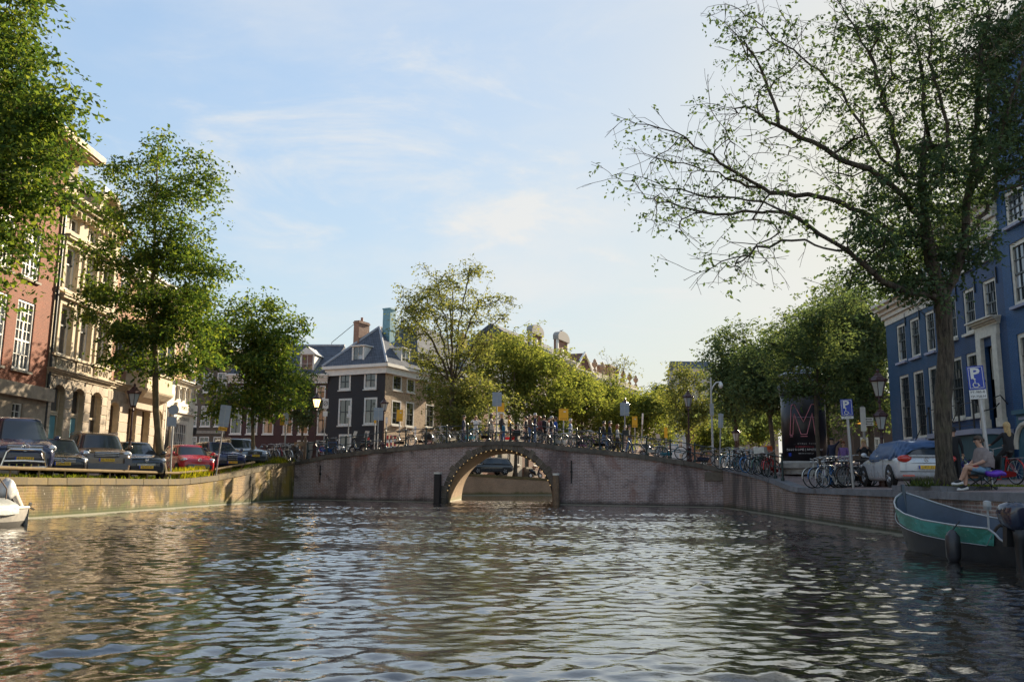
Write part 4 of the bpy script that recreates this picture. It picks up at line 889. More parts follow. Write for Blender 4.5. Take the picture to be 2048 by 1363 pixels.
    m.box(p0, p1, -1.5, -.02, zst - .2, zst); st = m.build('stoop_landing', LIL, r); m = MB(); m.box(p0 + .15, p1 - .1, -1.35, -.02, 0, zst - .202); m.build('stoop_wall', M('teal_painted_plaster', (.05, .11, .13), .6), r)
    n = 8
    for k in range(n): m = MB(); m.box(p0 - .28 * (k + 1), p0 - .28 * k, -1.45, -.15, 0, zst - (zst - zg) * (k + 1) / (n + 1)); m.build('step', LIL, st)
    rl = MB()
    for x in (p0 + .1, p0 + 1.2, p1 - 1.3, p1 - .1): rl.tube([(x, -1.4, zst), (x, -1.4, zst + 1.05)], .035, 6); rl.sphere((x, -1.4, zst + 1.1), .06, 8, 6)
    for h in (1.0, .15): rl.tube([(p0 + .1, -1.4, zst + h), (p1 - .1, -1.4, zst + h)], .018, 5)
    for y in (-1.4, -.2): rl.tube([(p0 + .1, y, zst + 1.0), (p0 - 2.2, y, zg + 1.0)], .02, 5)
    rl.build('stoop_railing', BLACKM, r)
    m = MB(); m.box(gw[0] - 2.2, p0 + 1.8, -.06, 0, 1.0, FE.z(1930, 866)); m.build('basement_plinth', LIL, r); m = MB(); a = FE.u(1944, 900); m.box(a, a + 1.1, -1.36, -1.30, zg, zst - .5); m.build('basement_door', M('dark_door', ()), r)
    m = MB(); m.box(a - .35, a + 1.4, -1.75, -1.3, zst - .55, zst - .3); m.build('basement_hood', M('dark_hood_stone', (.07, .065, .07), .6), r)
    cornice(r, u1, u2 - .12, zc2, .95, .7, CR, br=1.9); m = MB(); m.box(u1, u2 - .1, -.05, 0, zc2 - .7, zc2 - .02); m.build('frieze', CR, r)
    body(r, u1, u2, 0, zc2, 9, BLUE2); m = MB(); m.quad((u1, -.3, zc2 + .95), (u2, -.3, zc2 + .95), (u2, 4, zc2 + 4.2), (u1, 4, zc2 + 4.2)); m.quad((u1, -.3, zc2 + .95), (u1, 4, zc2 + 4.2), (u1, 9, zc2 + .95)); m.build('roof', TILE, r)
    # wall lantern on scroll bracket
    lan = empty('wall_lantern', FE.w(d1 + .62, -.02, 0), FE.rz, 'black wall lantern on a scrolled bracket beside the white door', 'lamp'); a = FE.z(2003, 800); q = -1.1
    m = MB(); m.tube([(0, 0, a - .2), (0, -.25, a + .15), (0, -.5, a + .05), (0, -.45, a - .2), (0, -.3, a - .15), (0, -.5, a - .35), (0, -.9, a - .45), (0, q, a - .25), (0, q, a)], .025, 6); m.build('bracket', BLACKM, lan)
    m = MB(); m.lathe([(.16, .02), (.26, .62)], (0, q, a), 6); m.build('glass', M('lantern_glass', (.45, .5, .5), .1, var=.1), lan)
    m = MB(); m.lathe([(.32, .62), (.34, .68), (.2, .85), (.12, .9), (.14, 1.0), (.03, 1.1)], (0, q, a), 8); m.lathe([(.06, -.12), (.17, -.02), (.17, .03)], (0, q, a), 8)
    for k in range(6): c, s = math.cos(k * math.pi / 3), math.sin(k * math.pi / 3); m.tube([(.165 * c, q + .165 * s, a), (.265 * c, q + .265 * s, a + .64)], .014, 4)
    m.build('lantern_frame', BLACKM, lan); m = MB(); m.sphere((0, q, a + .25), .06, 8, 6); m.build('bulb', M('orange_glow', (1, .45, .08), .4, emit=3), lan)
    # third house, cut by the frame edge
    r = empty('blue_house', FE.w(0), FE.rz, 'bright blue house with large cream windows at the right edge of the picture', 'house'); u3 = u2 + 7.5
    t0 = op(FE, (2007, 388), (2013, 457), (2046, 380)); ww = 1.35; ta = (t0[0], t0[0] + ww, t0[2], t0[3]); fb = op(FE, (2017, 490), (2028, 614), (2050, 480)); fa = (fb[0], fb[0] + ww, fb[2], fb[3]); ga = op(FE, (2035, 668), (2050, 800), (2060, 660)); gg = (fb[0], fb[0] + ww, ga[2] - .6, ga[3])
    ops = []
    for k in range(3): s = k * 2.3; ops += [(o[0] + s, o[1] + s, o[2], o[3]) for o in (ta, fa, gg)]
    H3 = t0[3] + 5; wall(r, u2, u3, 0, H3, ops, BLUE3, .14); dark(r, ops, .3)
    for o in ops: win(r, *o, 3, 2, .5, CR, SASH, PANEB, .09, .16, .035, .06, LIL, False, 2)
    body(r, u2, u3, 0, H3, 9, BLUE3); cornice(r, u2, u3, H3, .9, .7, CR); zq = FE.z(2035, 830); band(r, u2 + .35, u3, 1.0, zq, .12, M('teal_plinth', (.06, .15, .2), .6), 'plinth'); band(r, u2 + .3, u3, zq, zq + .16, .25, M('teal_plinth', ()), 'plinth_moulding')
    m = MB(); m.tube([(u2 + 1.0 + .7 * math.cos(k * math.pi / 10), -.16, 1.7 + 1.0 + .9 * math.sin(k * math.pi / 10)) for k in range(11)], .1, 6); m.build('arched_door_trim', CR, r)
build_blue()
def build_cafe():
    d = 60; a, b = gx(1712, d), gx(1800, d) + 6; F = Frame((a, d), (1, -.03)); r = empty('brick_cafe', (a, d, 0), F.rz, 'low brown brick cafe with orange letters behind the blond woman', 'house'); W = b - a; BR = brick('brown_cafe_brick', (.11, .07, .05), (.09, .06, .045), (.12, .09, .07)); H = 7.5
    ops = [(F.u(1747, 890), F.u(1768, 890), F.z(1755, 905), F.z(1755, 874)), (F.u(1721, 890), F.u(1737, 890), F.z(1730, 905), F.z(1730, 874))]
    wall(r, 0, W, 0, H, ops, BR, .12); dark(r, ops); [win(r, *o, 2, 2, None, M('cream_window_paint', ()), None, PANE2, .04, .14, .05) for o in ops]; body(r, 0, W, 0, H, 8, BR); cornice(r, 0, W, H - .2, .4, .4, M('dark_hood_stone', ()))
    ORG = M('orange_letters', (.9, .42, .05), .5, emit=.25)
    for s, x in (('the', 1718), ('pan', 1756)): u, z = F.uz(x + 4, 843); link('lettering', textmesh(s, .5, ORG, ext=.04), r, (u, -.1, z), (R(90), 0, 0))
build_cafe()
# ------------------------------------------------------------------ trees
BARK = M('bark', (.085, .065, .045), .9, 0, .35, 6, .9, 22)
BARKL = M('bark_lichen', (.15, .115, .06), .9, 0, .4, 5, .8, 20)
def barkmat(name, lo, hi):
    m, ns, ls, bs = new_mat(name); t = ns.new('ShaderNodeTexCoord'); mp = ns.new('ShaderNodeMapping'); mp.inputs['Scale'].default_value = (1, 1, .16); ls.new(t.outputs['Object'], mp.inputs[0])
    n = noise(ns, ls, 15, 7, .7, mp.outputs[0], .6); n2 = noise(ns, ls, 2.2, 5, .65, t.outputs['Object'])
    cc = ramp(ns, ls, n, [(.36, lo), (.5, tuple((a + b) / 2 for a, b in zip(lo, hi))), (.66, hi)]); ls.new(mixc(ns, ls, maprange(ns, ls, n2, .5, .7, 0, .5), cc, (hi[0] * .8, hi[1] * 1.0, hi[2] * .7)), bs.inputs['Base Color'])
    bs.inputs['Roughness'].default_value = .95; bump(ns, ls, bs, n, 1.0, .06); MATS[name] = m; return m
def np_mesh(name, V, F, mat, smooth=False):
    me = bpy.data.meshes.new(name); k = F.shape[1]; me.vertices.add(len(V)); me.vertices.foreach_set('co', V.astype(np.float32).ravel())
    me.loops.add(F.size); me.loops.foreach_set('vertex_index', F.ravel().astype(np.int32)); me.polygons.add(len(F))
    me.polygons.foreach_set('loop_start', np.arange(0, F.size, k, dtype=np.int32)); me.polygons.foreach_set('loop_total', np.full(len(F), k, dtype=np.int32))
    if smooth: me.polygons.foreach_set('use_smooth', [True] * len(F))
    me.update(calc_edges=True); me.materials.append(mat); return me
def unit(v): return v / np.maximum(np.linalg.norm(v, axis=-1, keepdims=True), 1e-9)
def segs(P, Q, r0, r1, n):
    t = unit(Q - P); ref = np.where(np.abs(t[:, 2:3]) < .9, np.array([[0, 0, 1.]]), np.array([[1., 0, 0]]))
    a = unit(np.cross(t, ref)); b = np.cross(t, a); ang = np.arange(n) * 2 * math.pi / n
    c = np.cos(ang)[None, :, None] * a[:, None] + np.sin(ang)[None, :, None] * b[:, None]
    V = np.concatenate([P[:, None] + c * r0[:, None, None], Q[:, None] + c * r1[:, None, None]], 1).reshape(-1, 3)
    base = (np.arange(len(P)) * 2 * n)[:, None]; j = np.arange(n)[None]; k = (j + 1) % n
    F = np.stack([base + j, base + k, base + n + k, base + n + j], -1).reshape(-1, 4); return V, F
def leaves(C, size, rg, droop=.35, wid=.55, flat=.0, along=None):
    n = len(C); ax = unit(rg.normal(size=(n, 3)) * np.array([1, 1, .55]) * (1 if along is None else .75) + np.array([0, 0, -droop]) + (0 if along is None else along * .7)); up = unit(rg.normal(size=(n, 3)) + np.array([0, 0, .7 + flat]))
    sd = unit(np.cross(ax, up)); s = size * rg.uniform(.45, 1.45, (n, 1)); nn = np.cross(sd, ax)
    V = np.stack([C, C + ax * s * .5 + sd * s * wid * .5 + nn * s * .08, C + ax * s, C + ax * s * .5 - sd * s * wid * .5 + nn * s * .08], 1).reshape(-1, 3)
    return V, np.arange(4 * n).reshape(-1, 4)
def tree(name, label, trunk, tr, clumps, ntar, nleaf, lsize, lmat, limbs=(), bark=None, seed=1, tip=.008, spread=.22, dens=None, droop=.35, group=None, step=.4, upb=.12, nsub=5, rexp=.42, twigs=0):
    """trunk: list of world points; clumps: list of (centre, radii, weight); limbs: list of polylines"""
    rg = np.random.RandomState(seed); base = Vector(trunk[0]); root = empty(name, base, 0, label, 'tree', group); O = np.array(base)
    def resample(pl):
        pl = np.array([list(p) for p in pl], float); out = [pl[0]]
        for a, b in zip(pl[:-1], pl[1:]):
            n = max(1, int(np.linalg.norm(b - a) / step)); out += [a + (b - a) * (i + 1) / n for i in range(n)]
        return np.array(out)
    pos = list(resample(trunk)); par = [-1] + list(range(len(pos) - 1)); ntk = len(pos); leafy = [0] * ntk
    for lb in limbs:
        pl = resample(lb); pl[1:-1] += rg.normal(size=(max(len(pl) - 2, 0), 3)) * .04; a = int(np.argmin(np.linalg.norm(np.array(pos) - pl[0], axis=1))); 
        for q, p in enumerate(pl[1:]): pos.append(p); par.append(a); a = len(pos) - 1; leafy.append(.35 if q > len(pl) * .35 else 0)
    nlimb = len(pos); w = np.array([c[2] for c in clumps], float); w /= w.sum(); pick = rg.choice(len(clumps), ntar, p=w); T = []; spr = []
    for i in pick:
        c, r = clumps[i][:2]; v = unit(rg.normal(size=3)) * rg.uniform(0, 1) ** .45; T.append(np.array(list(c)) + v * np.array(r)); spr.append(clumps[i][3] if len(clumps[i]) > 3 else 1)
    T = np.array(T); PA = np.zeros((len(pos) + ntar * 40, 3)); PA[:len(pos)] = pos; n = len(pos)
    d0 = np.min(np.linalg.norm(T[:, None] - PA[None, :n:3], axis=2), axis=1); order = np.argsort(d0 + rg.uniform(0, 1, len(T)) * .6)
    ends = []
    for ti in order:
        t = T[ti]; D = PA[:n] - t; dist = np.linalg.norm(D, axis=1); cost = dist + .7 * np.maximum(D[:, 2] + .25 * dist, 0); cost[:max(2, ntk // 4)] += 3
        a = int(np.argmin(cost)); L = dist[a]; k = max(2, int(L / step)); k = min(k, 38); p0 = PA[a].copy(); pd = unit((p0 - PA[par[a]]) if par[a] >= 0 else np.array([0, 0, 1.]))
        ctl = p0 + (t - p0) * .45 + pd * L * .18 + np.array([0, 0, upb * L])
        for q in range(1, k + 1):
            s = q / k; p = (1 - s) ** 2 * p0 + 2 * s * (1 - s) * ctl + s * s * t + rg.normal(size=3) * .03
            PA[n] = p; par.append(a); leafy.append((.4 + .6 * s) * spr[ti] if s > .3 else 0); a = n; n += 1
        ends.append(a)
    if twigs:
        src = [i for i in range(ntk, n) if leafy[i] > 0 and i < len(leafy)]; src = [i for i in src if i < nlimb or rg.rand() < .12]; PA = np.concatenate([PA, np.zeros((len(src) * twigs * 14 + 10, 3))])
        for i in src:
            for k in range(twigs):
                dv = unit(unit(PA[i] - PA[par[i]]) * .75 + rg.normal(size=3) * np.array([.6, .35, .6]) + np.array([0, 0, .12])); a = i; L = rg.uniform(.35, 1.25); q = PA[i].copy(); m_ = max(2, int(L / .22))
                for s in range(m_):
                    dv = unit(dv + rg.normal(size=3) * .13 + np.array([0, 0, -.03])); q = q + dv * L / m_; PA[n] = q; par.append(a); leafy.append(.07 if s > m_ * .5 else .01); a = n; n += 1
                    if s == m_ // 2:
                        q2 = q.copy(); d2 = unit(dv + rg.normal(size=3) * .6); a2 = a
                        for s2 in range(2): q2 = q2 + d2 * .17; PA[n] = q2; par.append(a2); leafy.append(.05); a2 = n; n += 1
                        ends.append(a2)
                ends.append(a)
    PA = PA[:n]; par = np.array(par); cnt = np.zeros(n); 
    for e in ends: cnt[e] += 1
    for i in range(n - 1, 0, -1):
        if cnt[i] == 0: cnt[i] = .6
        cnt[par[i]] += cnt[i] if i else 0
    rad = tip * np.maximum(cnt, .6) ** rexp; rad = np.minimum(rad, tr); rad[:ntk] = np.maximum(rad[:ntk], np.linspace(tr, max(tip * 3, rad[ntk - 1]), ntk) * .9)
    for i in range(n - 1, 0, -1): rad[par[i]] = max(rad[par[i]], rad[i])
    # trunk as one smooth tube with flare, limbs as tapering segments
    m = MB(); k = ntk; fl = [1 + .55 * max(0, 1 - i * step / .8) ** 2 for i in range(k)]
    m.tube([Vector(PA[i] - O) - Vector((0, 0, .15 if i == 0 else 0)) for i in range(k)], [rad[i] * fl[i] for i in range(k)], 22); m.v = [tuple(Vector(PA[q // 22] - O).lerp(Vector(v), 1 + .05 * math.sin(7 * 6.283 * (q % 22) / 22 + q // 22 * .35) + .04 * math.sin(4 * 6.283 * (q % 22) / 22 - q // 22 * .6 + 1) + .025 * math.sin(q * 2.4))) for q, v in enumerate(m.v)]; m.build('trunk', bark or BARK, root, smooth=True)
    idx = np.array([i for i in range(ntk, n)])
    big = idx[rad[idx] > .035]; small = idx[rad[idx] <= .035]; VV = []; FF = []; b = 0
    for ids, ns in ((big, 7), (small, 3)):
        if len(ids):
            V, F = segs(PA[par[ids]] - O, PA[ids] - O, np.minimum(rad[par[ids]], rad[ids] * 1.25), rad[ids], ns); VV.append(V); FF.append(F + b); b += len(V)
    if VV: link('branches', np_mesh('branches', np.concatenate(VV), np.concatenate(FF), bark or BARK, True), root)['kind'] = 'stuff'
    lw = np.array(leafy[:n]); lw /= lw.sum(); ids = rg.choice(n, nleaf, p=lw); ns_ = 6; ids = ids[:nleaf // ns_]; C0 = PA[ids] - O + rg.normal(size=(len(ids), 3)) * np.array([spread, spread, spread * .62])
    sv = unit(rg.normal(size=(len(ids), 3)) * np.array([1, 1, .35]) + np.array([0, 0, -.15])); C = (C0[:, None] + sv[:, None] * (np.arange(ns_) * lsize * .62)[None, :, None] + rg.normal(size=(len(ids), ns_, 3)) * lsize * .16 + np.array([0, 0, -1.])[None, None] * (np.arange(ns_)[None, :, None] ** 2) * lsize * .03).reshape(-1, 3)
    V, F = leaves(C, lsize, rg, droop, .55, 0, np.repeat(sv, ns_, 0)); link('crown', np_mesh('crown', V, F, lmat), root)
    return root
def crown_clumps(c, r, n, seed, cr=(.40, .27), lo=-.95, inner=.3, shape=None):
    """uneven crown: n flattened clumps through an ellipsoid c, r"""
    rg = np.random.RandomState(seed); out = []
    for i in range(n):
        v = unit(rg.normal(size=3)); v[2] = max(v[2], lo); q = rg.uniform(inner, .95); p = v * q
        s = shape(p[2]) if shape else 1
        k = rg.uniform(.7, 1.35); out.append(((c[0] + p[0] * r[0] * s, c[1] + p[1] * r[1] * s, c[2] + p[2] * r[2]), (r[0] * cr[0] * k, r[1] * cr[0] * k, r[2] * cr[1] * k), k))
    return out
LF_SUN = leafmat('sunlit_leaves', (.034, .072, .028), (.085, .135, .042), (.20, .235, .055), .40, (1.7, 1.65, .6))
LF_MID = leafmat('mid_leaves', (.04, .065, .028), (.075, .105, .038), (.13, .15, .045), .36, (1.7, 1.6, .7))
LF_LIME = leafmat('lime_leaves', (.09, .12, .04), (.155, .185, .055), (.25, .255, .075), .5, (1.55, 1.5, .75))
LF_OLIVE = leafmat('olive_leaves', (.09, .11, .045), (.15, .17, .06), (.24, .235, .08), .46, (1.5, 1.45, .8))
LF_DARK = leafmat('shade_leaves', (.055, .085, .045), (.095, .135, .066), (.16, .19, .078), .36, (1.5, 1.5, .9))
LF_BIG = leafmat('elm_leaves', (.045, .075, .045), (.08, .122, .064), (.135, .175, .08), .28, (1.5, 1.6, .9))
def wp(px, py, d): return at(px, py, d)
def stand(px, d, ground): x = gx(px, d); return Vector((x, d, ground(x, d)))
# west quay trees
b = Vector((-15.9, 23.3, glw(-15.9, 23.3)))
d = 23.3; cl = []
for (x, y, rx, ry, w) in ((0, 60, 1.3, .9, 1.2), (60, 30, .9, .6, .7), (-60, 150, 1.5, 1.1, 1.5), (80, 130, 1.0, .5, .9), (30, 220, 1.5, .8, 1.4), (120, 190, .7, .4, .6), (100, 240, 1.1, .45, .9), (-40, 300, 1.5, 1.0, 1.3), (60, 330, 1.2, .7, 1.1),
                          (130, 290, .55, .3, .35), (20, 420, 1.3, .8, 1.2), (110, 395, .9, .4, .6), (175, 372, .6, .22, .3), (-20, 510, 1.1, .7, 1.0), (60, 470, .8, .45, .6), (110, 490, .5, .2, .25), (10, 570, .7, .35, .6), (-80, 450, 1.3, 1.2, 1.2), (75, 555, .35, .2, .15), (-100, 0, 1.5, 1.5, 1.3), (40, -60, 1.3, .9, 1.0), (140, 225, .5, .25, .25), (60, 100, .9, .5, .7)):
    for dd in (-1.0, .9): cl.append((wp(x - 34, y, d + dd + random.uniform(-.5, .5)), (rx * 1.2, rx * 1.25, ry * 1.35), w))
cl += crown_clumps(tuple(wp(20, 300, 23.3)), (2.6, 2.2, 4.2), 14, 71)
tree('lime_tree', 'big leafy tree cut by the left edge, in front of the brick house', [b, b + Vector((-.1, 0, 3)), b + Vector((0, .1, 6)), b + Vector((.2, .1, 10)), b + Vector((.1, 0, 14))], .26, cl, 420, 36000, .155, LF_SUN, seed=11, bark=BARKL, spread=.24, droop=.5)
b = stand(326, 37.5, glw); d = 37.5; cl = []
for (x, y, rx, ry, w) in ((315, 305, .45, .6, .5), (240, 340, .5, .5, .5), (395, 335, .55, .5, .5), (290, 370, 1.0, .6, 1), (360, 380, 1.0, .6, 1), (430, 370, .45, .4, .35), (220, 420, .7, .45, .7), (310, 440, 1.2, .7, 1.3), (400, 440, .8, .5, .8),
                          (190, 500, .6, .4, .6), (270, 510, 1.1, .6, 1.2), (360, 510, 1.1, .6, 1.2), (430, 530, .6, .4, .6), (200, 580, .8, .45, .8), (300, 590, 1.2, .6, 1.3), (390, 590, .9, .5, 1.0), (170, 640, .6, .3, .5), (250, 655, .9, .5, 1.0), (340, 660, 1.0, .5, 1.1), (410, 650, .7, .5, .8), (230, 710, .6, .3, .45), (290, 725, .5, .28, .4), (370, 725, .7, .3, .6), (420, 710, .5, .3, .4), (185, 610, .4, .25, .3), (445, 545, .3, .25, .2), (250, 745, .35, .15, .2)):
    for dd in (-.9, .8): cl.append((wp(x, y, d + dd + random.uniform(-.4, .4)), (rx * 1.42, rx * 1.42, ry * 1.68), w))
cl += crown_clumps(tuple(wp(312, 545, 37.5)), (2.5, 2.2, 4.6), 18, 72)
tree('lime_tree', 'full rounded tree between the small black car and the red car', [b, wp(312, 820, d), wp(310, 700, d), wp(306, 560, d), wp(312, 400, d), wp(315, 310, d)], .19, cl, 430, 38000, .165, LF_SUN, seed=12, bark=BARKL, spread=.26, droop=.5)
b = stand(505, 50, glw); d = 50; cl = []
for (x, y, rx, ry, w) in ((500, 610, .8, .7, .7), (450, 640, .8, .7, .7), (555, 620, .6, .7, .6), (490, 670, 1.4, .8, 1.3), (560, 680, 1.0, .8, 1), (430, 700, .9, .6, .9), (500, 730, 1.6, .8, 1.5), (570, 740, 1.1, .7, 1.1), (430, 770, 1.0, .6, 1), (505, 790, 1.5, .7, 1.4), (575, 790, .9, .6, .8), (450, 815, 1.0, .45, .9), (540, 825, 1.0, .35, .8), (595, 760, .5, .3, .3), (600, 650, .45, .6, .4)):
    for dd in (-1, .9): cl.append((wp(x, y, d + dd), (rx * 1.2, rx * 1.2, ry * 1.35), w))
cl += crown_clumps(tuple(wp(508, 730, 50)), (2.6, 2.2, 3.0), 12, 73)
tree('lime_tree', 'lower tree beside the bicycles at the bridge corner', [b, wp(506, 880, d), wp(505, 800, d), wp(505, 700, d), wp(502, 620, d)], .13, cl, 300, 24000, .2, LF_SUN, seed=13, bark=BARKL, spread=.32, droop=.5)
b = Vector((gx(600, 70), 70, 2.1)); cl = crown_clumps(wp(598, 790, 70), (2.6, 2.6, 2.6), 16, 4)
tree('street_tree', 'dark thin tree in shade in front of the dark red house', [b, b + Vector((0, 0, 4)), b + Vector((0, 0, 8))], .14, cl, 130, 9000, .2, LF_DARK, seed=14)
# trees beyond the bridge
def far_tree(label, px, d, base_z, topy, halfw, boty, mat, nl, seed, lean=0, n=22, ls=.26, nt=190, tr=.2, forks=3, open_=1.0, shape=None, tip=.012):
    x = gx(px, d); b = Vector((x, d, base_z)); zt, zb = wp(px, topy, d).z, wp(px, boty, d).z; hw = halfw * d / FPX; cz = (zt + zb) / 2; rz = (zt - zb) / 2
    c = (x + lean, d, cz); cl = crown_clumps(c, (hw, hw, rz), n, seed, shape=shape); zf = zb + (zt - zb) * .18; fk = Vector((x + lean * .2, d, zf)); rg = random.Random(seed); limbs = []
    for k in range(forks):
        a = k * 6.28 / forks + rg.uniform(-.5, .5); e = Vector((c[0] + hw * .5 * math.cos(a), d + hw * .5 * math.sin(a), cz + rz * .55)); mid = fk.lerp(e, .5) + Vector((math.cos(a) * .1 * hw, math.sin(a) * .1 * hw, -.1 * rz)); limbs.append([fk, mid, e])
    tree('canal_tree', label, [b, b.lerp(fk, .5) + Vector((.1, 0, 0)), fk], tr, cl, nt, nl, ls, mat, limbs, seed=seed, tip=tip, spread=.42 * open_, droop=.3)
d = 67; b = Vector((gx(905, d), d, 2.1)); fk = wp(905, 770, d); limbs = []; cl = crown_clumps(tuple(wp(905, 640, d)), (4.9, 4.2, 4.9), 64, 21, (.22, .17), -.75, .55)
for k, (ex, ey, dd) in enumerate(((800, 600, 0), (835, 555, 1), (870, 535, -1), (905, 528, .8), (940, 535, -.8), (980, 560, .8), (1020, 610, -.5), (1060, 640, .3), (790, 680, -.8), (905, 560, 2.2), (900, 570, -2.2))): limbs.append([fk, wp(905 + (ex - 905) * .35, 770 + (ey - 770) * .5, d + dd * .6), wp(905 + (ex - 905) * .75, 770 + (ey - 770) * .8, d + dd * 1.4), wp(ex, ey, d + dd * 2)])
tree('canal_tree', 'tall thin-leaved tree with fanning branches above the corner house', [b, wp(903, 840, d), fk], .34, cl, 520, 15000, .19, LF_OLIVE, limbs, seed=21, tip=.013, spread=.3, droop=.3)
far_tree('low bushy tree beside the tan brick wall', 915, 69, 2.1, 735, 100, 885, LF_OLIVE, 14000, 22, 0, 20, .22, 200, .2, 4)
far_tree('yellow-green tree right of the tall thin tree', 1030, 80, 1.7, 605, 84, 880, LF_LIME, 20000, 23, 0, 26, .24, 260)
far_tree('wide lime-green tree behind the group of people', 1095, 84, 1.5, 685, 86, 885, LF_LIME, 18000, 24, 0, 26, .25, 260)
far_tree('lime-green tree behind the yellow route sign', 1165, 92, 1.4, 712, 82, 888, LF_LIME, 17000, 25, 0, 24, .26, 240)
far_tree('lime-green tree behind the grey sign on the bridge', 1235, 100, 1.4, 748, 78, 890, LF_LIME, 15000, 26, 0, 22, .28, 220)
far_tree('nearly bare twiggy treetop above the far roofline', 1235, 112, 1.4, 690, 38, 800, LF_OLIVE, 900, 27, 0, 14, .25, 150, .16, 5)
far_tree('lime-green tree left of the tall bridge lamp', 1295, 92, 1.4, 755, 72, 892, LF_LIME, 14000, 28, 0, 20, .27, 200)
far_tree('small pale tree between the lamp and the mast', 1375, 80, 1.5, 725, 62, 880, LF_OLIVE, 11000, 29, 0, 20, .22, 220, .16, 4)
far_tree('low bright bush-like tree behind the ramp', 1440, 84, 1.5, 838, 42, 898, LF_LIME, 9000, 30, 0, 14, .24, 120, .12)
far_tree('bright lime tree seen between the dark trunks', 1520, 95, 1.8, 800, 62, 892, LF_LIME, 12000, 31, 0, 18, .26, 150)
far_tree('distant dull green tree behind the far row end', 1330, 130, 1.5, 742, 40, 868, LF_MID, 7000, 32, 0, 16, .3, 130)
# dark trees on the east side
far_tree('dark upright tree behind the small lamp', 1473, 57, 2.3, 632, 68, 875, LF_DARK, 17000, 41, .2, 30, .2, 280, .2, 4)
far_tree('dark tree left of the advertising column', 1545, 52, 2.2, 670, 78, 872, LF_DARK, 18000, 42, 0, 26, .2, 260, .18, 4)
far_tree('tall dark tree behind the advertising column', 1660, 55, 2.3, 590, 104, 872, LF_DARK, 27000, 43, 0, 34, .21, 340, .24, 5)
far_tree('dense dark tree left of the blue houses', 1745, 50, 2.2, 520, 84, 868, LF_DARK, 28000, 44, -.2, 34, .2, 340, .22, 5)
b = stand(1640, 34.2, grw); d = 34.2; cl = crown_clumps(wp(1650, 700, d), (2.5, 2.2, 2.4), 26, 45, lo=-.7)
tree('young_street_tree', 'slim tree with thin trunk in front of the advertising column', [b, wp(1634, 860, d), wp(1632, 790, d), wp(1636, 700, d), wp(1640, 620, d)], .1, cl, 230, 15000, .13, LF_DARK, seed=46, limbs=[[wp(1633, 790, d), wp(1610, 730, d + .3), wp(1590, 690, d + .5)], [wp(1633, 800, d), wp(1665, 740, d), wp(1690, 715, d - .4)]], spread=.2)
# the big elm on the east quay
EB = stand(1893, 22.4, grw); ED = 22.4
def cz(x, y, d=ED): return wp(1200 + x * .4549, y * .4549, d)      # points read off an enlarged crop of the crown
limbs = [
 [wp(1885, 600, ED), cz(1400, 1290, ED - .3), cz(1300, 1265, ED - .6), cz(1200, 1195, ED - .8), cz(1080, 1100, ED - 1.0), cz(980, 1030, ED - 1.2), cz(820, 930, ED - 1.4), cz(660, 880, ED - 1.5), cz(420, 855, ED - 1.5), cz(190, 780, ED - 1.4)],
 [cz(820, 930, ED - 1.4), cz(640, 935, ED - 1.2), cz(450, 930, ED - 1), cz(250, 890, ED - .9)],
 [cz(1080, 1100, ED - 1.0), cz(800, 1050, ED - 1.6), cz(650, 1110, ED - 1.8), cz(430, 1200, ED - 2)],
 [wp(1850, 480, ED), cz(1330, 1035, ED + .2), cz(1100, 910, ED + .4), cz(960, 860, ED + .5), cz(760, 850, ED + .4), cz(660, 790, ED + .3), cz(450, 660, ED + .2), cz(330, 580, ED), cz(110, 522, ED)],
 [cz(760, 850, ED + .4), cz(560, 780, ED + .6), cz(380, 720, ED + .7), cz(230, 690, ED + .8)],
 [wp(1840, 430, ED), cz(1230, 770, ED - .5), cz(1040, 680, ED - .7), cz(780, 550, ED - .8), cz(640, 480, ED - .8), cz(540, 470, ED - .8)],
 [cz(780, 550, ED - .8), cz(770, 450, ED - .6), cz(720, 330, ED - .5), cz(630, 170, ED - .4)],
 [wp(1830, 380, ED), cz(1230, 690, ED + .6), cz(1160, 580, ED + .8), cz(1060, 400, ED + 1), cz(960, 310, ED + 1.1), cz(800, 200, ED + 1.2), cz(680, 80, ED + 1.2), cz(560, 20, ED + 1.2)],
 [wp(1840, 350, ED), cz(1340, 770, ED), cz(1270, 520, ED - .2), cz(1200, 280, ED - .4), cz(1100, 100, ED - .5), cz(1000, -60, ED - .6)],
 [wp(1860, 300, ED), cz(1440, 640, ED + .3), cz(1400, 200, ED + .3), cz(1380, -50, ED + .3)],
 [wp(1880, 300, ED), cz(1540, 640, ED - .6), cz(1460, 250, ED - .8), cz(1440, 0, ED - .8)],
 [wp(1885, 590, ED), wp(1910, 555, ED), wp(1928, 480, ED), wp(1936, 400, ED), wp(1950, 250, ED), wp(1965, 100, ED), wp(1980, -60, ED)],
 [wp(1936, 400, ED), wp(1990, 300, ED - .8), wp(2040, 150, ED - 1.2), wp(2090, 0, ED - 1.4)],
 [wp(2300, 250, ED - 2), wp(2150, 200, ED - 1.6), wp(2030, 100, ED - 1.2), wp(1930, 20, ED - 1)],
 [wp(1928, 480, ED), wp(2000, 380, ED + .6), wp(2090, 360, ED + .8), wp(2180, 330, ED + 1)]]
limbs = limbs[:13] + limbs[14:]
cl = []
def C(x, y, rx, rz, w, sp=1, n=2, dep=1.2):
    for q in range(n): cl.append((cz(x, y, ED + random.uniform(-dep, dep)), (rx, rx * 1.2, rz), w, sp))
for x, y in ((150, 540), (110, 800), (260, 560), (300, 660), (330, 600), (250, 700), (220, 880), (280, 900), (250, 1010), (340, 970), (420, 480), (430, 1210), (500, 1250), (560, 1180)): C(x, y, .45, .3, .2, .12, 2, .7)
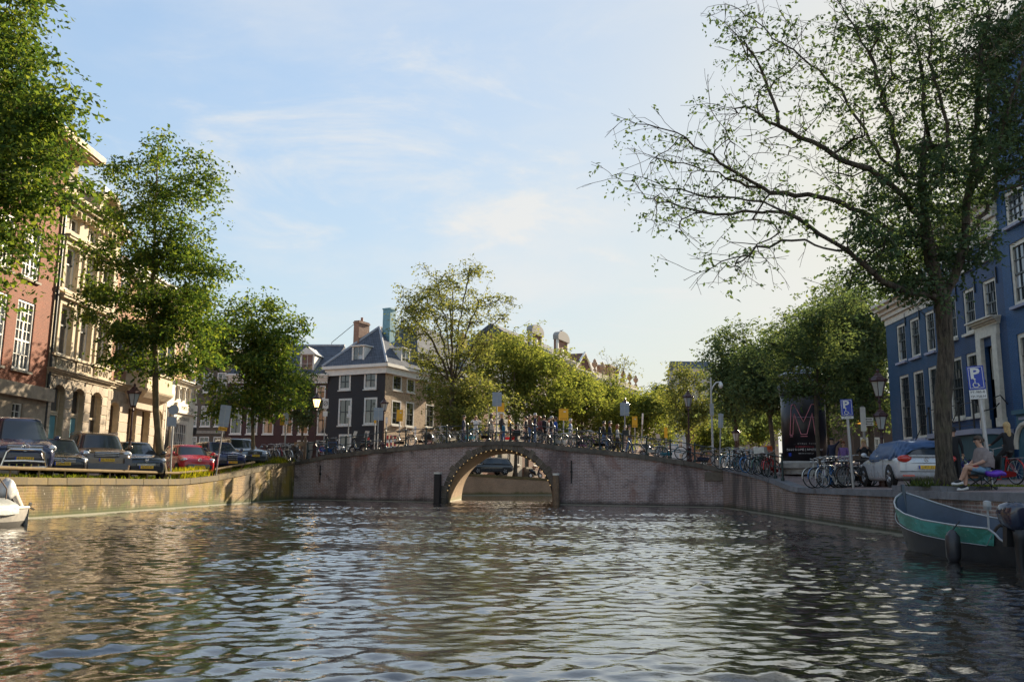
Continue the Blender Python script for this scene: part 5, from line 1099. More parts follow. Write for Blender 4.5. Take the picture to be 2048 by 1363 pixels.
for x, y in ((400, 820), (480, 720), (520, 900), (600, 640), (600, 980), (640, 780), (700, 700), (760, 900), (700, 1080), (620, 1180), (800, 760), (860, 660), (900, 980), (560, 520)): C(x, y, .9, .6, .55, .14, 2)
for x, y in ((560, 90), (640, 200), (520, 250), (600, 380), (700, 300), (720, 420), (640, 480), (780, 560), (800, 120), (900, 250), (880, 430), (980, 520), (700, 30), (940, 90), (1000, 700), (1050, 850)): C(x, y, .9, .65, .65, .26)
for x, y in ((1080, 200), (1150, 80), (1200, 320), (1100, 420), (1220, 520), (1140, 640), (1260, 180), (1350, 80), (1400, 260), (1350, 420), (1460, 130), (1500, 330), (1480, 520), (1600, 80), (1620, 230), (1660, 420), (1750, 120), (1760, 300), (1800, 480), (1840, 60)): C(x, y, 1.1, .85, .85, .6, 3)
for x, y in ((1250, 760), (1320, 680), (1400, 620), (1400, 800), (1480, 700), (1560, 620), (1300, 880), (1450, 880), (1560, 780), (1640, 680), (1700, 580), (1780, 640), (1640, 860), (1540, 960), (1380, 980), (1260, 1000), (1180, 920), (1720, 760), (1820, 760), (1460, 1060), (1600, 1040), (1340, 1120), (1240, 1140), (1420, 1190), (1560, 1140), (1180, 1060), (1850, 560), (1480, 1250), (1350, 1260), (1120, 1200)): C(x, y, .9, .65, 1.35, 1.1, 2, 1.5)
for x, y in ((1560, 160), (1700, 60), (1700, 220), (1650, 340), (1850, 200), (1880, 340), (1900, 440), (1780, 400), (1900, 100), (1560, 420), (1920, 620)): C(x, y, 1.0, .8, .8, .8, 3)
tree('elm_tree', 'big spreading tree with dark ridged trunk and bare outer twigs over the silver car', [EB, wp(1887, 900, ED), wp(1886, 800, ED), wp(1892, 700, ED), wp(1885, 600, ED), wp(1862, 520, ED), wp(1850, 440, ED), wp(1845, 350, ED), wp(1850, 250, ED)], .25, cl, 1200, 42000, .12, LF_BIG, limbs, barkmat('elm_bark', (.022, .017, .013), (.15, .12, .085)), 51, .0056, .15, droop=.45, step=.3, upb=.05, rexp=.45, twigs=2)
# ------------------------------------------------------------------ vehicles
CGLASS = M('car_glass', (.03, .04, .05), .05, 0, .1, 2, spec=.6, coat=.2)
TYRE = M('tyre_rubber', (.018, .018, .018), .85, 0, .2, 20); RIM = M('alloy_rim', (.50, .50, .52), .3, .8, .1)
CHROME = M('chrome', (.72, .72, .72), .15, 1.0, .1); LAMP = M('headlamp_glass', (.62, .64, .66), .1, .3, .2, 30, coat=.8); DPLAST = M('dark_plastic', (.02, .02, .021), .5)
PLATE = M('plate_yellow', (.85, .50, .03), .4, 0, .05); PLBLUE = M('plate_blue', (.02, .07, .45), .4); PINK_ = M('plate_ink', (.03, .03, .03), .5); REDL = M('tail_lamp', (.55, .03, .015), .15, 0, .2, 12, coat=.8); AMB = M('amber_lamp', (.8, .25, .05), .2)
def sup(t, n=5): c, s = math.cos(t), math.sin(t); return math.copysign(abs(c) ** (2 / n), c), math.copysign(abs(s) ** (2 / n), s)
_wheel = {}
def wheel_mesh(r, w):
    k = (round(r, 3), w)
    if k not in _wheel:
        m = MB(); n = 24; prof = [(r * .62, -w / 2), (r * .93, -w / 2), (r, -w * .36), (r, w * .36), (r * .93, w / 2), (r * .62, w / 2)]
        m.loft([[(q * math.cos(2 * math.pi * j / n), y, q * math.sin(2 * math.pi * j / n)) for j in range(n)] for q, y in prof], caps=False); ty = m.mesh('tyre', TYRE, True)
        m = MB(); m.loft([[(q * math.cos(2 * math.pi * j / n), y, q * math.sin(2 * math.pi * j / n)) for j in range(n)] for q, y in ((r * .64, w / 2 - .005), (r * .58, w / 2 - .05), (r * .2, w * .18))], caps=False)
        for j in range(5):
            a = 2 * math.pi * j / 5
            for s in (-.16, .16): m.tube([(r * .08 * math.cos(a), w * .42, r * .08 * math.sin(a)), (r * .62 * math.cos(a + s), w * .44, r * .62 * math.sin(a + s))], r * .055, 4)
        m.lathe([(r * .12, 0)], n=8) if 0 else None
        _wheel[k] = (ty, m.mesh('rim', RIM, True))
    return _wheel[k]
def car(name, label, loc, yaw, paintm, L, W, H, wb, wr, hood, belt, cab, plate, grille=None, lamp=(.17, .1, .5), bump_=None, s=1.0, front=True, nose=.0, wr_r=None, mir=True, group=None, rails=False, lampshape='oval', rearv=False, cabmat=None, cr=.07, tail=None):
    """loc: ground point under the middle of the visible end. cab = (x windscreen base, x top front, x top rear, x rear base) from the front, as shares of L"""
    root = empty(name, loc, yaw, label, 'car' if name != 'camper_van' else 'van', group, s); hL = L / 2; X = lambda f: hL - f * L; hw = W / 2
    off = -hL if front else hL; T = lambda p: (p[0] + off, p[1], p[2])
    def body_z(f):
        return interp(f, [0, .015, .05, cab[0], cab[0] + .06, .5, cab[3] - .03, .97, 1], [hood * .74, hood * .84, hood * .92, hood + (belt - hood) * .75, belt, belt, belt, belt - (.02 if tail is None else tail), belt - .12 - (0 if tail is None else tail)])
    def body_w(f): return hw * interp(f, [0, .012, .04, .12, .3, .7, .92, .975, 1], [.72, .82, .91, .985, 1, 1, .985, .93, .80])
    def body_b(f): return interp(f, [0, .02, .08, .5, .92, 1], [.30, .22, .17, .17, .2, .34]) * (H / 1.5)
    st = [0, .012, .035, .07, .12, .2, .28, cab[0], cab[0] + .06, .45, .55, .65, .75, .85, .93, .975, 1]; st = sorted(set(st)); rings = []
    for f in st:
        x, zb, zt, w = X(f), body_b(f), body_z(f), body_w(f); h = zt - zb
        half = [(0, zb), (w * .80, zb), (w * .93, zb + .05 * h), (w * .985, zb + .25 * h), (w, zb + .52 * h), (w * .985, zb + .72 * h), (w * .955, zb + .88 * h), (w * .88, zb + .965 * h), (w * .6, zb + 1.0 * h + .01), (0, zb + 1.0 * h + .03)]
        rings.append([T((x, y, z)) for y, z in half] + [T((x, -y, z)) for y, z in half[-2:0:-1]])
    m = MB(); m.loft(rings); o = m.build('body', paintm, root, smooth=True); sb = o.modifiers.new('s', 'SUBSURF'); sb.levels = 1; sb.render_levels = 1
    # cabin as a rounded shell; the windows are patches lying on it
    def S(t, v, e=0):
        a, b_ = X(cab[0] + (cab[1] - cab[0]) * v ** .92), X(cab[3] + (cab[2] - cab[3]) * v ** 1.05); cx, hl = (a + b_) / 2, (a - b_) / 2; w = hw * (.94 - .20 * v ** 1.2); zt = H - cr
        x, y = sup(t, 5.5); bow = .05 * (1 - min(1, abs(y)) ** 2) * (1 if x > 0 else -.5); return T((cx + x * hl * (1 + e) + bow + e * x * .3, y * w * (1 + e * 1.2), belt - .06 + (zt - belt + .06) * v))
    n = 40; m = MB(); rr = [[S(2 * math.pi * j / n, v) for j in range(n)] for v in (0, .25, .5, .75, .93, 1)]
    top = rr[-1]; cxm = sum(p[0] for p in top) / n
    for k, dz in ((.96, .028), (.85, .052), (.55, .066), (.2, .07)): rr.append([(cxm + (p[0] - cxm) * k, p[1] * k, H - cr + dz * cr / .07) for p in top])
    m.loft(rr, caps=True); m.build('cabin', cabmat or paintm, root, smooth=True)
    def patch(nm, t0, t1, v0, v1, mat, k=8, e=.006):
        m = MB(); m.grid([[S(R(t0 + (t1 - t0) * j / k), v0 + (v1 - v0) * i / 4, e) for j in range(k + 1)] for i in range(5)]); return m.build(nm, mat, root, smooth=True)
    patch('windscreen', -43, 43, .07, .93, CGLASS); patch('rear_window', 139, 221, .12, .9, CGLASS)
    for sg in (1, -1):
        patch('side_window', sg * 54, sg * 88, .12, .88, CGLASS); patch('side_window', sg * 92, sg * 124, .12, .88, CGLASS)
    # wheels in dark arches
    wf, wr2 = X(.5) + wb / 2 + L * .0, X(.5) - wb / 2
    for x in (wf, wr2):
        for sg in (1, -1):
            m = MB(); nn = 20; rad = wr * 1.16; m.add([T((x, sg * (hw * .999 + .004), wr))] + [T((x + rad * math.cos(2 * math.pi * j / nn), sg * (hw * (.999 - .03 * max(0, -math.sin(2 * math.pi * j / nn))) + .004), wr + rad * math.sin(2 * math.pi * j / nn))) for j in range(nn)], [(0, 1 + j, 1 + (j + 1) % nn) for j in range(nn)])
            m.build('wheel_arch', DPLAST, root); ty, rm = wheel_mesh(wr, .2); w = link('wheel', ty, root, T((x, sg * (hw - .09), wr)), (0, 0, 0 if sg > 0 else math.pi)); link('rim', rm, w)
    # face
    def fx(y, z):   # nose surface
        return X(0) + off - .02 - .16 * (abs(y) / hw) ** 3 * W * .5 - nose * max(0, (z - hood * .5))
    if True:
        lw, lh, lz = lamp; lz *= hood
        for sg in (1, -1):
            y0 = sg * (hw - lw * W * .62); m = MB(); k = 9; pts = []
            m.sphere((0, 0, 0), 1, 12, 8, (.10, lw * W / 2, lh)); l = m.build('headlight', LAMP, root, (X(.028) + off - .03 - (.05 if lampshape == 'oval' else 0), y0, lz), (0, 0, sg * .42), smooth=True)
            m = MB(); m.sphere((.085, 0, 0), lh * .62, 10, 6, (.4, 1, 1)); m.build('lens', CHROME, l, smooth=True)
        m = MB(); z0, z1, w0 = grille or (.45 * hood, .62 * hood, .3 * W); m.grid([[(fx(y, z) + .055, y, z) for y in np.linspace(-w0, w0, 7)] for z in (z0, z1)]); m.f = [f[::-1] for f in m.f]; g = m.build('grille', DPLAST, root)
        for q in range(3): z = z0 + (z1 - z0) * (q + .5) / 3; m = MB(); m.tube([(fx(y, z) + .06, y, z) for y in np.linspace(-w0 * .97, w0 * .97, 7)], .012, 4); m.build('grille_bar', CHROME if bump_ == 'chrome' else GALV, g)
        m = MB(); m.grid([[(fx(y, z) + .05, y, z) for y in np.linspace(-hw * .72, hw * .72, 9)] for z in (body_b(0) + .03, body_b(0) + .2)]); m.f = [f[::-1] for f in m.f]; m.build('lower_intake', DPLAST, root)
    if mir:
        for sg in (1, -1): m = MB(); m.sphere(T((X(cab[0] + .05), sg * (hw + .09), belt + .07)), .1, 10, 7, (.55, 1, .75)); m.tube([T((X(cab[0] + .05), sg * (hw - .08), belt)), T((X(cab[0] + .05), sg * (hw + .05), belt + .03))], .025, 5); m.build('mirror', paintm, root, smooth=True)
    if rails:
        for sg in (1, -1): m = MB(); m.tube([T((X(cab[1] + .03), sg * hw * .66, H - .03)), T((X(cab[1] + .08), sg * hw * .66, H + .035)), T((X(cab[2] - .06), sg * hw * .66, H + .035)), T((X(cab[2] - .02), sg * hw * .66, H - .03))], .02, 5); m.build('roof_rail', GALV, root)
    if plate:
        pz, txt, pe = plate; px_ = (fx(0, pz) + .075) if not rearv else (X(1) + off - .04 + pe); sg = 1 if not rearv else -1
        m = MB(); m.box(-.005, .005, -.26, .26, -.055, .055); p = m.build('number_plate', PLATE, root, (px_, 0, pz), (0, 0, 0 if not rearv else math.pi))
        m = MB(); m.quad((.0065, -.26, -.055), (.0065, -.215, -.055), (.0065, -.215, .055), (.0065, -.26, .055)); m.build('country_band', PLBLUE, p)
        link('lettering', textmesh(txt, .1, PINK_), p, (.008, .02, 0), (R(90), 0, R(90)))
    return root, T, X, S, hw, fx
def badge(root, x, y, z, r, style, rot=0):
    m = MB(); m.tube([(0, r * math.cos(k * math.pi / 8), r * math.sin(k * math.pi / 8)) for k in range(16)], r * .13, 5, True)
    if style == 'vw':
        for s in (1, -1): m.tube([(0, s * r * .35, r * .85), (0, s * r * .02, r * .1)], r * .1, 4); m.tube([(0, s * r * .75, r * .5), (0, s * r * .32, -r * .8), (0, 0, -.02 * r)], r * .1, 4)
    elif style == 'bar': m.tube([(0, -r * 2.6, -r * 1.9), (0, r * 2.6, r * 1.9)], r * .14, 4)
    else: m.sphere((0, 0, 0), r * .6, 8, 6, (.3, 1, 1))
    return m.build('emblem', CHROME, root, (x, y, z), (0, 0, rot))
def cpos(px, d): x = gx(px, d); return Vector((x, d, glw(x, d)))
YAW = R(-54)
VANP = paint('van_blue_black', (.012, .018, .06)); BLKP = paint('car_black', (.012, .012, .014)); BRNP = paint('bronze_grey', (.16, .115, .075), .3, .4); NVYP = paint('car_navy_black', (.012, .018, .028)); REDP = paint('car_red', (.55, .012, .02)); BLUP = paint('car_dark_blue', (.015, .02, .07)); GRYP = paint('car_steel', (.22, .25, .29), .3, .5); SILP = paint('car_silver', (.60, .63, .66), .3, .15)
r, T, X, S, hw, fx = car('camper_van', 'dark blue van with chrome bull bar and yellow plate at the left edge', cpos(44, 28.2), YAW + .03, VANP, 4.9, 1.92, 1.97, 3.0, .33, 1.12, 1.22, (.17, .33, .97, .995), (.58, '87-ZN-LZ', 0), (.86, 1.0, .5), (.15, .11, .83), 'chrome', 1.06, cr=.1)
badge(r, fx(0, .93) + .09, 0, .93, .11, 'vw'); m = MB(); hh = .95
m.tube([(.12, -.62, .32), (.16, -.5, .78), (.17, -.42, .86), (.17, .42, .86), (.16, .5, .78), (.12, .62, .32)], .038, 8); m.tube([(.15, -.56, .5), (.16, 0, .52), (.15, .56, .5)], .03, 6); m.tube([(.13, -.6, .34), (.15, 0, .32), (.13, .6, .34)], .035, 6)
for y in (-.4, -.2, 0, .2, .4): m.tube([(.13, y, .3), (.15, y, .42)], .03, 6)
m.build('bull_bar', CHROME, r)
r, T, X, S, hw, fx = car('parked_car', 'black low car half hidden behind the dark blue van', cpos(122, 31.2), YAW, BLKP, 4.5, 1.82, 1.44, 2.65, .32, .82, .92, (.26, .42, .78, .97), (.50, '5-ZFR-56', 0), (.52, .70, .42), (.2, .09, .78), 'chrome', 1.04); badge(r, fx(0, .61) + .09, 0, .61, .07, 'bar')
r, T, X, S, hw, fx = car('parked_car', 'bronze-brown off-road car with grey grille beside the black low car', cpos(210, 33.2), YAW, BRNP, 4.5, 1.91, 1.74, 2.66, .36, 1.08, 1.14, (.24, .36, .93, .99), (.68, '92-TZ-NS', 0), (.78, .97, .42), (.19, .12, .84), 'chrome', 1.06, rails=True)
m = MB(); m.box(.02, .1, -.72, .72, .34, .56); m.box(.0, .09, -.85, -.6, .5, .75); m.box(.0, .09, .6, .85, .5, .75); m.build('bumper_guard', M('grey_bumper', (.16, .16, .165), .5), r)
r, T, X, S, hw, fx = car('parked_car', 'small rounded black car in front of the trunk', cpos(290, 35.9), YAW + .06, NVYP, 3.57, 1.65, 1.47, 2.3, .29, .88, .96, (.22, .40, .84, .98), (.46, 'R-057-X', 0), (.50, .60, .34), (.15, .12, .80), 'chrome', 1.1, cr=.12); badge(r, fx(0, .72) + .08, 0, .72, .06, 'dot')
r, T, X, S, hw, fx = car('parked_car', 'small red car with white stickers on its door', cpos(396, 41), YAW + .02, REDP, 3.6, 1.64, 1.48, 2.42, .29, .90, .98, (.22, .38, .93, .99), (.44, 'PF-635-X', 0), (.40, .54, .5), (.2, .085, .82), None, 1.06, cr=.1); badge(r, fx(0, .74) + .08, 0, .74, .075, 'vw')
STK = M('white_sticker', (.8, .78, .7), .5); m = MB(); y = -(hw + .004); cx = -1.75
n = 24; m.loft([[(cx + q * math.cos(2 * math.pi * k / n), y, .64 + q * math.sin(2 * math.pi * k / n)) for k in range(n)] for q in (.2, .1)], caps=False)
for dx, dz, q in ((.25, .02, .04), (-.25, .06, .04), (-.1, .28, .03), (.2, -.22, .035), (-.22, -.18, .05), (-.34, -.1, .03)): m.add([(cx + dx, y, .64 + dz)] + [(cx + dx + q * math.cos(2 * math.pi * k / 10), y, .64 + dz + q * math.sin(2 * math.pi * k / 10)) for k in range(10)], [(0, 1 + k, 1 + (k + 1) % 10) for k in range(10)])
m.build('door_stickers', STK, r)
r, T, X, S, hw, fx = car('parked_car', 'dark blue car with chrome shield grille behind the leaning sign post', cpos(462, 45.4), YAW + .05, BLUP, 4.5, 1.8, 1.5, 2.7, .32, .92, 1.0, (.24, .40, .88, .985), (.40, 'RP-830-N', 0), (.5, .8, .26), (.2, .09, .80), 'chrome', 1.03); badge(r, fx(0, .88) + .08, 0, .88, .06, 'dot')
r, T, X, S, hw, fx = car('parked_car', 'silver-grey estate car, last in the row before the bicycles', cpos(507, 49.3), YAW + .08, GRYP, 4.8, 1.86, 1.54, 2.8, .33, .92, 1.0, (.25, .38, .93, .99), (.52, '84-NF-DV', 0), (.56, .74, .42), (.19, .09, .80), 'chrome', 1.02, rails=True); badge(r, fx(0, .65) + .09, 0, .65, .06, 'bar')
# silver hatchback on the east quay, seen from behind, half under a tarpaulin
gxp = gx(1856, 26.6); gl = Vector((gxp, 26.6, grw(gxp, 26.6)))
r, T, X, S, hw, fx = car('parked_car', 'silver hatchback seen from behind beside the big trunk', gl, R(84), SILP, 4.25, 1.79, 1.45, 2.63, .325, .88, .98, (.24, .40, .90, .995), (.60, 'J-857-ZL', .0), None, (.18, .08, .8), None, 1.0, front=False, rearv=True)
xr = X(1) + 2.125
for sg in (1, -1):
    m = MB(); m.sphere((0, 0, 0), 1, 12, 8, (.10, .29, .12)); l = m.build('tail_light', REDL, r, (.07, sg * .61, .86), (0, 0, sg * .3), smooth=True)
    m = MB(); m.sphere((-.05, -sg * .02, -.01), .07, 10, 6, (.6, 1.4, .5)); m.build('indicator', AMB, l, smooth=True)
    m = MB(); m.box(.01, .06, sg * .55 - .17, sg * .55 + .17, .32, .36); m.build('reflector', REDL, r)
badge(r, .015, 0, .84, .07, 'vw', math.pi)
m = MB(); m.tube([(.02, y, .47) for y in np.linspace(-.8, .8, 9)], .018, 5); m.tube([(.03, -.5, .72), (.0, 0, .73), (.03, .5, .72)], .012, 4); m.build('bumper_crease', M('seam_grey', (.2, .2, .2), .5), r)
m = MB(); m.tube([T((X(.27), hw + .005, .9)), T((X(.45), hw + .008, .86)), T((X(.9), hw, .84))], .008, 4)
for f in (.47, .68): m.tube([T((X(f), hw + .006, .3)), T((X(f), hw + .01, .6)), T((X(f - .005), hw - .02, .95))], .006, 4)
for f in (.43, .63): m.tube([T((X(f), hw + .02, .86)), T((X(f + .04), hw + .02, .86))], .018, 5)
m.build('door_seams', M('seam_grey', ()), r)
TARP = M('blue_tarpaulin', (.045, .10, .22), .42, 0, .2, 4, .3, 18)
tp = empty('tarpaulin', gl, R(84), 'wrinkled blue tarpaulin over the roof of the silver hatchback', 'tarpaulin'); rg = np.random.RandomState(8); m = MB(); n = 72; rows = []
def wrk(t, v): return .028 * math.sin(9 * t + 6 * v) * math.sin(3 * t + 1) + .02 * math.sin(21 * t - 9 * v) + .012 * math.sin(37 * t + 17 * v)
for v in (-.28, -.12, .05, .25, .45, .65, .82, .95, 1.0):
    row = []
    for j in range(n):
        t = 2 * math.pi * j / n; rear = max(0, -math.cos(t)); vv = v
        lo = -.28 + .95 * rear ** 2.2 * (.72 + .28 * math.sin(2 * t)) + .16 * max(0, math.sin(2 * t + .8)); vv = lo + (1 - lo) * ((v + .28) / 1.28)
        p = Vector(S(t, max(vv, 0), .03 + wrk(t, v) * (1.1 - v * .7))); 
        if vv < 0: p.z += vv * .42; p.x *= 1.0
        row.append(p + Vector((0, 0, .012 + .02 * math.sin(5 * t + 8 * v))))
    rows.append(row)
cxm = sum(p.x for p in rows[-1]) / n
for k, dz in ((.9, .045), (.6, .085), (.25, .075), (.03, .09)): rows.append([Vector((cxm + (p.x - cxm) * k, p.y * k, 1.45 - .07 + dz + .015 * math.sin(7 * p.x + 5 * p.y * k) + .012 * math.sin(19 * p.y * k))) for p in rows[-1 if k == .9 else 8]])
m.loft(rows, caps=False); m.build('sheet', TARP, tp, smooth=True)
# car and scooter on the far quay, seen through the arch
p = FQ.w(12.2, 2.6); car('parked_car', 'dark estate car on the far quay seen through the arch', Vector((p.x, p.y, zf(12.2))), FQ.rz + math.pi - .2, paint('far_car', (.03, .035, .04)), 4.6, 1.8, 1.5, 2.7, .32, .85, .95, (.26, .42, .92, .99), (.5, '12-XX-88'.replace('XX', 'TN'), 0), None, rails=True)

# ------------------------------------------------------------------ boats
def boat_green():
    STEEL = M('black_boat_steel', (.04, .04, .042), .45, .1, .35, 5, .2, 20); INS = M('blue_grey_boat_inside', (.05, .075, .11), .5, 0, .2, 3); GUN = M('worn_gunwale', (.36, .38, .39), .4, .3, .25, 8)
    m_, ns, ls, bs = new_mat('scratched_green_paint'); t = ns.new('ShaderNodeTexCoord'); mp = ns.new('ShaderNodeMapping'); mp.inputs['Scale'].default_value = (.5, 1, 1.2); ls.new(t.outputs['Object'], mp.inputs[0])
    n1, n2 = noise(ns, ls, 3.2, 8, .75, mp.outputs[0], .8), noise(ns, ls, 9, 6, .7, mp.outputs[0]); cc = mixc(ns, ls, maprange(ns, ls, n1, .46, .58, 0, 1), (.06, .25, .185), (.09, .42, .37)); cc = mixc(ns, ls, maprange(ns, ls, n2, .60, .66, 0, .8), cc, (.55, .62, .55)); cc = mixc(ns, ls, maprange(ns, ls, n1, .66, .72, 0, .9), cc, (.10, .15, .10)); ls.new(cc, bs.inputs['Base Color']); bs.inputs['Roughness'].default_value = .4; GREEN = m_
    L = 5.2; bow = Vector((8.86, 19.45, 0)); yaw = math.atan2(-1, .12); r = empty('steel_boat', bow, yaw, 'open green and black steel boat moored at the dark quay', 'boat')
    # local: x from bow to stern, y>0 = far side?, z up
    fs = [0, .03, .08, .15, .25, .38, .52, .66, .78, .81, .84, .92, 1]; HB = lambda f: .93 * interp(f, [0, .03, .08, .15, .25, .38, .52, .75, 1], [.03, .30, .52, .72, .87, .96, 1, 1, .93]); SH_ = lambda f: interp(f, [0, .03, .08, .15, .25, .4, .6, .78, .81, .84, 1], [1.20, 1.10, .99, .88, .78, .69, .64, .63, .56, .43, .43])
    def sec(f, z0, z1, k=5, ins=0):
        out = []
        for i in range(k):
            z = z0 + (z1 - z0) * i / (k - 1); q = max(0, min(1, (z + .25) / (SH_(f) + .25))); out.append((f * L + .28 * (1 - q) * max(0, 1 - f * 4) + (-.0), HB(f) * (.55 + .45 * q ** .7) - ins, z))
        return out
    st = lambda f: SH_(f) - .30 if f < .8 else SH_(f) - .02
    for sg in (1, -1):
        fl = (lambda rows: [[(x, sg * y, z) for x, y, z in rr] for rr in rows])
        m = MB(); m.grid(fl([sec(f, -.25, st(f) + .001) for f in fs])); m.build('hull', STEEL, r, smooth=True)
        m = MB(); m.grid(fl([[(x, y + .018, z) for x, y, z in sec(f, st(f), SH_(f))] for f in fs if f < .82])); m.build('green_strake', GREEN, r, smooth=True)
        m = MB(); m.grid(fl([sec(f, .05, SH_(f) - .01, 5, .045) for f in fs])); m.build('inner_side', INS, r, smooth=True)
        m = MB(); m.tube([(f * L, sg * HB(f), SH_(f)) for f in np.linspace(0, 1, 60)], .02, 6); m.build('gunwale', GUN, r, smooth=True)
        m = MB(); m.tube([(f * L, sg * (HB(f) + .01) * .985, st(f)) for f in np.linspace(.03, .80, 24)], .008, 5); m.build('rubbing_strip', GUN, r)
    m = MB(); m.grid([[(f * L, -HB(f) * .72, .12), (f * L, HB(f) * .72, .12)] for f in fs]); m.build('floor', INS, r)
    m = MB(); m.tube([(.30, 0, -.3), (.06, 0, .6), (-.01, 0, 1.38)], [.05, .05, .045], 6); m.build('stem_post', M('dark_steel_blue', (.05, .07, .09), .4, .3), r)
    m = MB(); m.grid([[(L, y, z) for y in np.linspace(-HB(1), HB(1), 5)] for z in (-.25, .1, .45)]); m.build('transom', STEEL, r)
    m = MB(); m.tube([(  .785 * L, -HB(  .785), .60), (  .785 * L, -HB(  .785), .98)], .018, 6); m.lathe([(.06, 0), (.07, .06), (.065, .14), (.02, .16)], (  .785 * L, -HB(  .785), .96), 8); m.build('stern_light', GUN, r)
    m = MB(); m.tube([(.42 * L, .9, .72), (.40 * L, .7, .55), (.38 * L, .62, .35), (.36 * L, .4, .2)], .03, 6); m.build('rope', M('dark_rope', (.05, .035, .025), .9), r)
    for f in (.4, .56): m = MB(); m.box(f * L, f * L + .08, HB(f) - .12, HB(f) + .02, SH_(f) - .14, SH_(f) - .02); m.build('cleat', BLACKM, r)
    fe = empty('fender', r.matrix_basis @ Vector((.635 * L, -HB(.63) - .17, 0)), yaw, 'black fender hanging on the side of the green boat', 'fender'); m = MB(); m.lathe([(.02, -.02), (.09, .03), (.125, .1), (.13, .3), (.125, .48), (.07, .56), (.03, .6)], (0, 0, -.03), 12); m.build('bumper', M('black_rubber', (.03, .03, .035), .4, 0, .3, 6), fe, smooth=True); m = MB(); m.tube([(0, 0, .55), (0, .1, .66), (0, .16, .72)], .012, 5); m.build('rope', BLACKM, fe)
    return r, L, yaw
gb, GL, gyaw = boat_green()
def outboard(name, label, loc, yaw, tilt, cowl, s=1.0, legm=None):
    r = empty(name, loc, yaw, label, 'motor', None, s); r.rotation_euler = (0, tilt, yaw); m = MB(); pr = [(-.16, .02, .13, .10), (-.2, .12, .2, .15), (-.22, .28, .24, .17), (-.2, .40, .22, .15), (-.12, .47, .12, .09)]
    rings = [[(x0 + .15 + (w * sup(2 * math.pi * k / 16, 3.5)[0]), h * sup(2 * math.pi * k / 16, 3.5)[1], z) for k in range(16)] for x0, z, w, h in pr]; m.loft(rings); m.build('cowling', cowl, r, smooth=True)
    m = MB(); m.loft([[(x + .1 + a * sup(2 * math.pi * k / 10, 3)[0], b_ * sup(2 * math.pi * k / 10, 3)[1], z) for k in range(10)] for x, a, b_, z in ((0, .12, .09, .05), (0, .09, .07, -.1), (.02, .07, .04, -.5), (.03, .1, .03, -.68), (.06, .02, .02, -.9))]); m.build('leg', legm or DPLAST, r, smooth=True)
    m = MB(); m.loft([[(.05 + .28 * f, .05 * math.sin(math.pi * (.1 + .8 * f)) * math.cos(2 * math.pi * k / 8), -.7 + .05 * math.sin(math.pi * (.1 + .8 * f)) * math.sin(2 * math.pi * k / 8)) for k in range(8)] for f in (-.5, -.2, .2, .6, 1)]); m.build('gearcase', legm or DPLAST, r, smooth=True)
    for k in range(3): a = k * 2.09; m = MB(); m.loft([[(.36 + .02 * q + .03 * c, (.03 + .11 * q) * math.cos(a) + .04 * e * math.sin(a), -.7 + (.03 + .11 * q) * math.sin(a) - .04 * e * math.cos(a)) for c, e in ((0, -1), (.3, 0), (0, 1), (-.3, 0))] for q in (0, .5, 1)]); m.build('propeller_blade', GALV, r)
    m = MB(); m.box(-.13, -.03, -.12, .12, -.25, .12); m.tube([(-.08, 0, .1), (-.5, .08, .2)], .025, 6); m.build('bracket', DPLAST, r); return r
outboard('outboard_motor', 'glossy black outboard motor on the stern of the green boat', gb.matrix_basis @ Vector((GL - .45, -.93, .62)), gyaw, .12, M('gloss_black_cowl', (.02, .025, .05), .15, 0, .2, 3, coat=.8), 1.05)
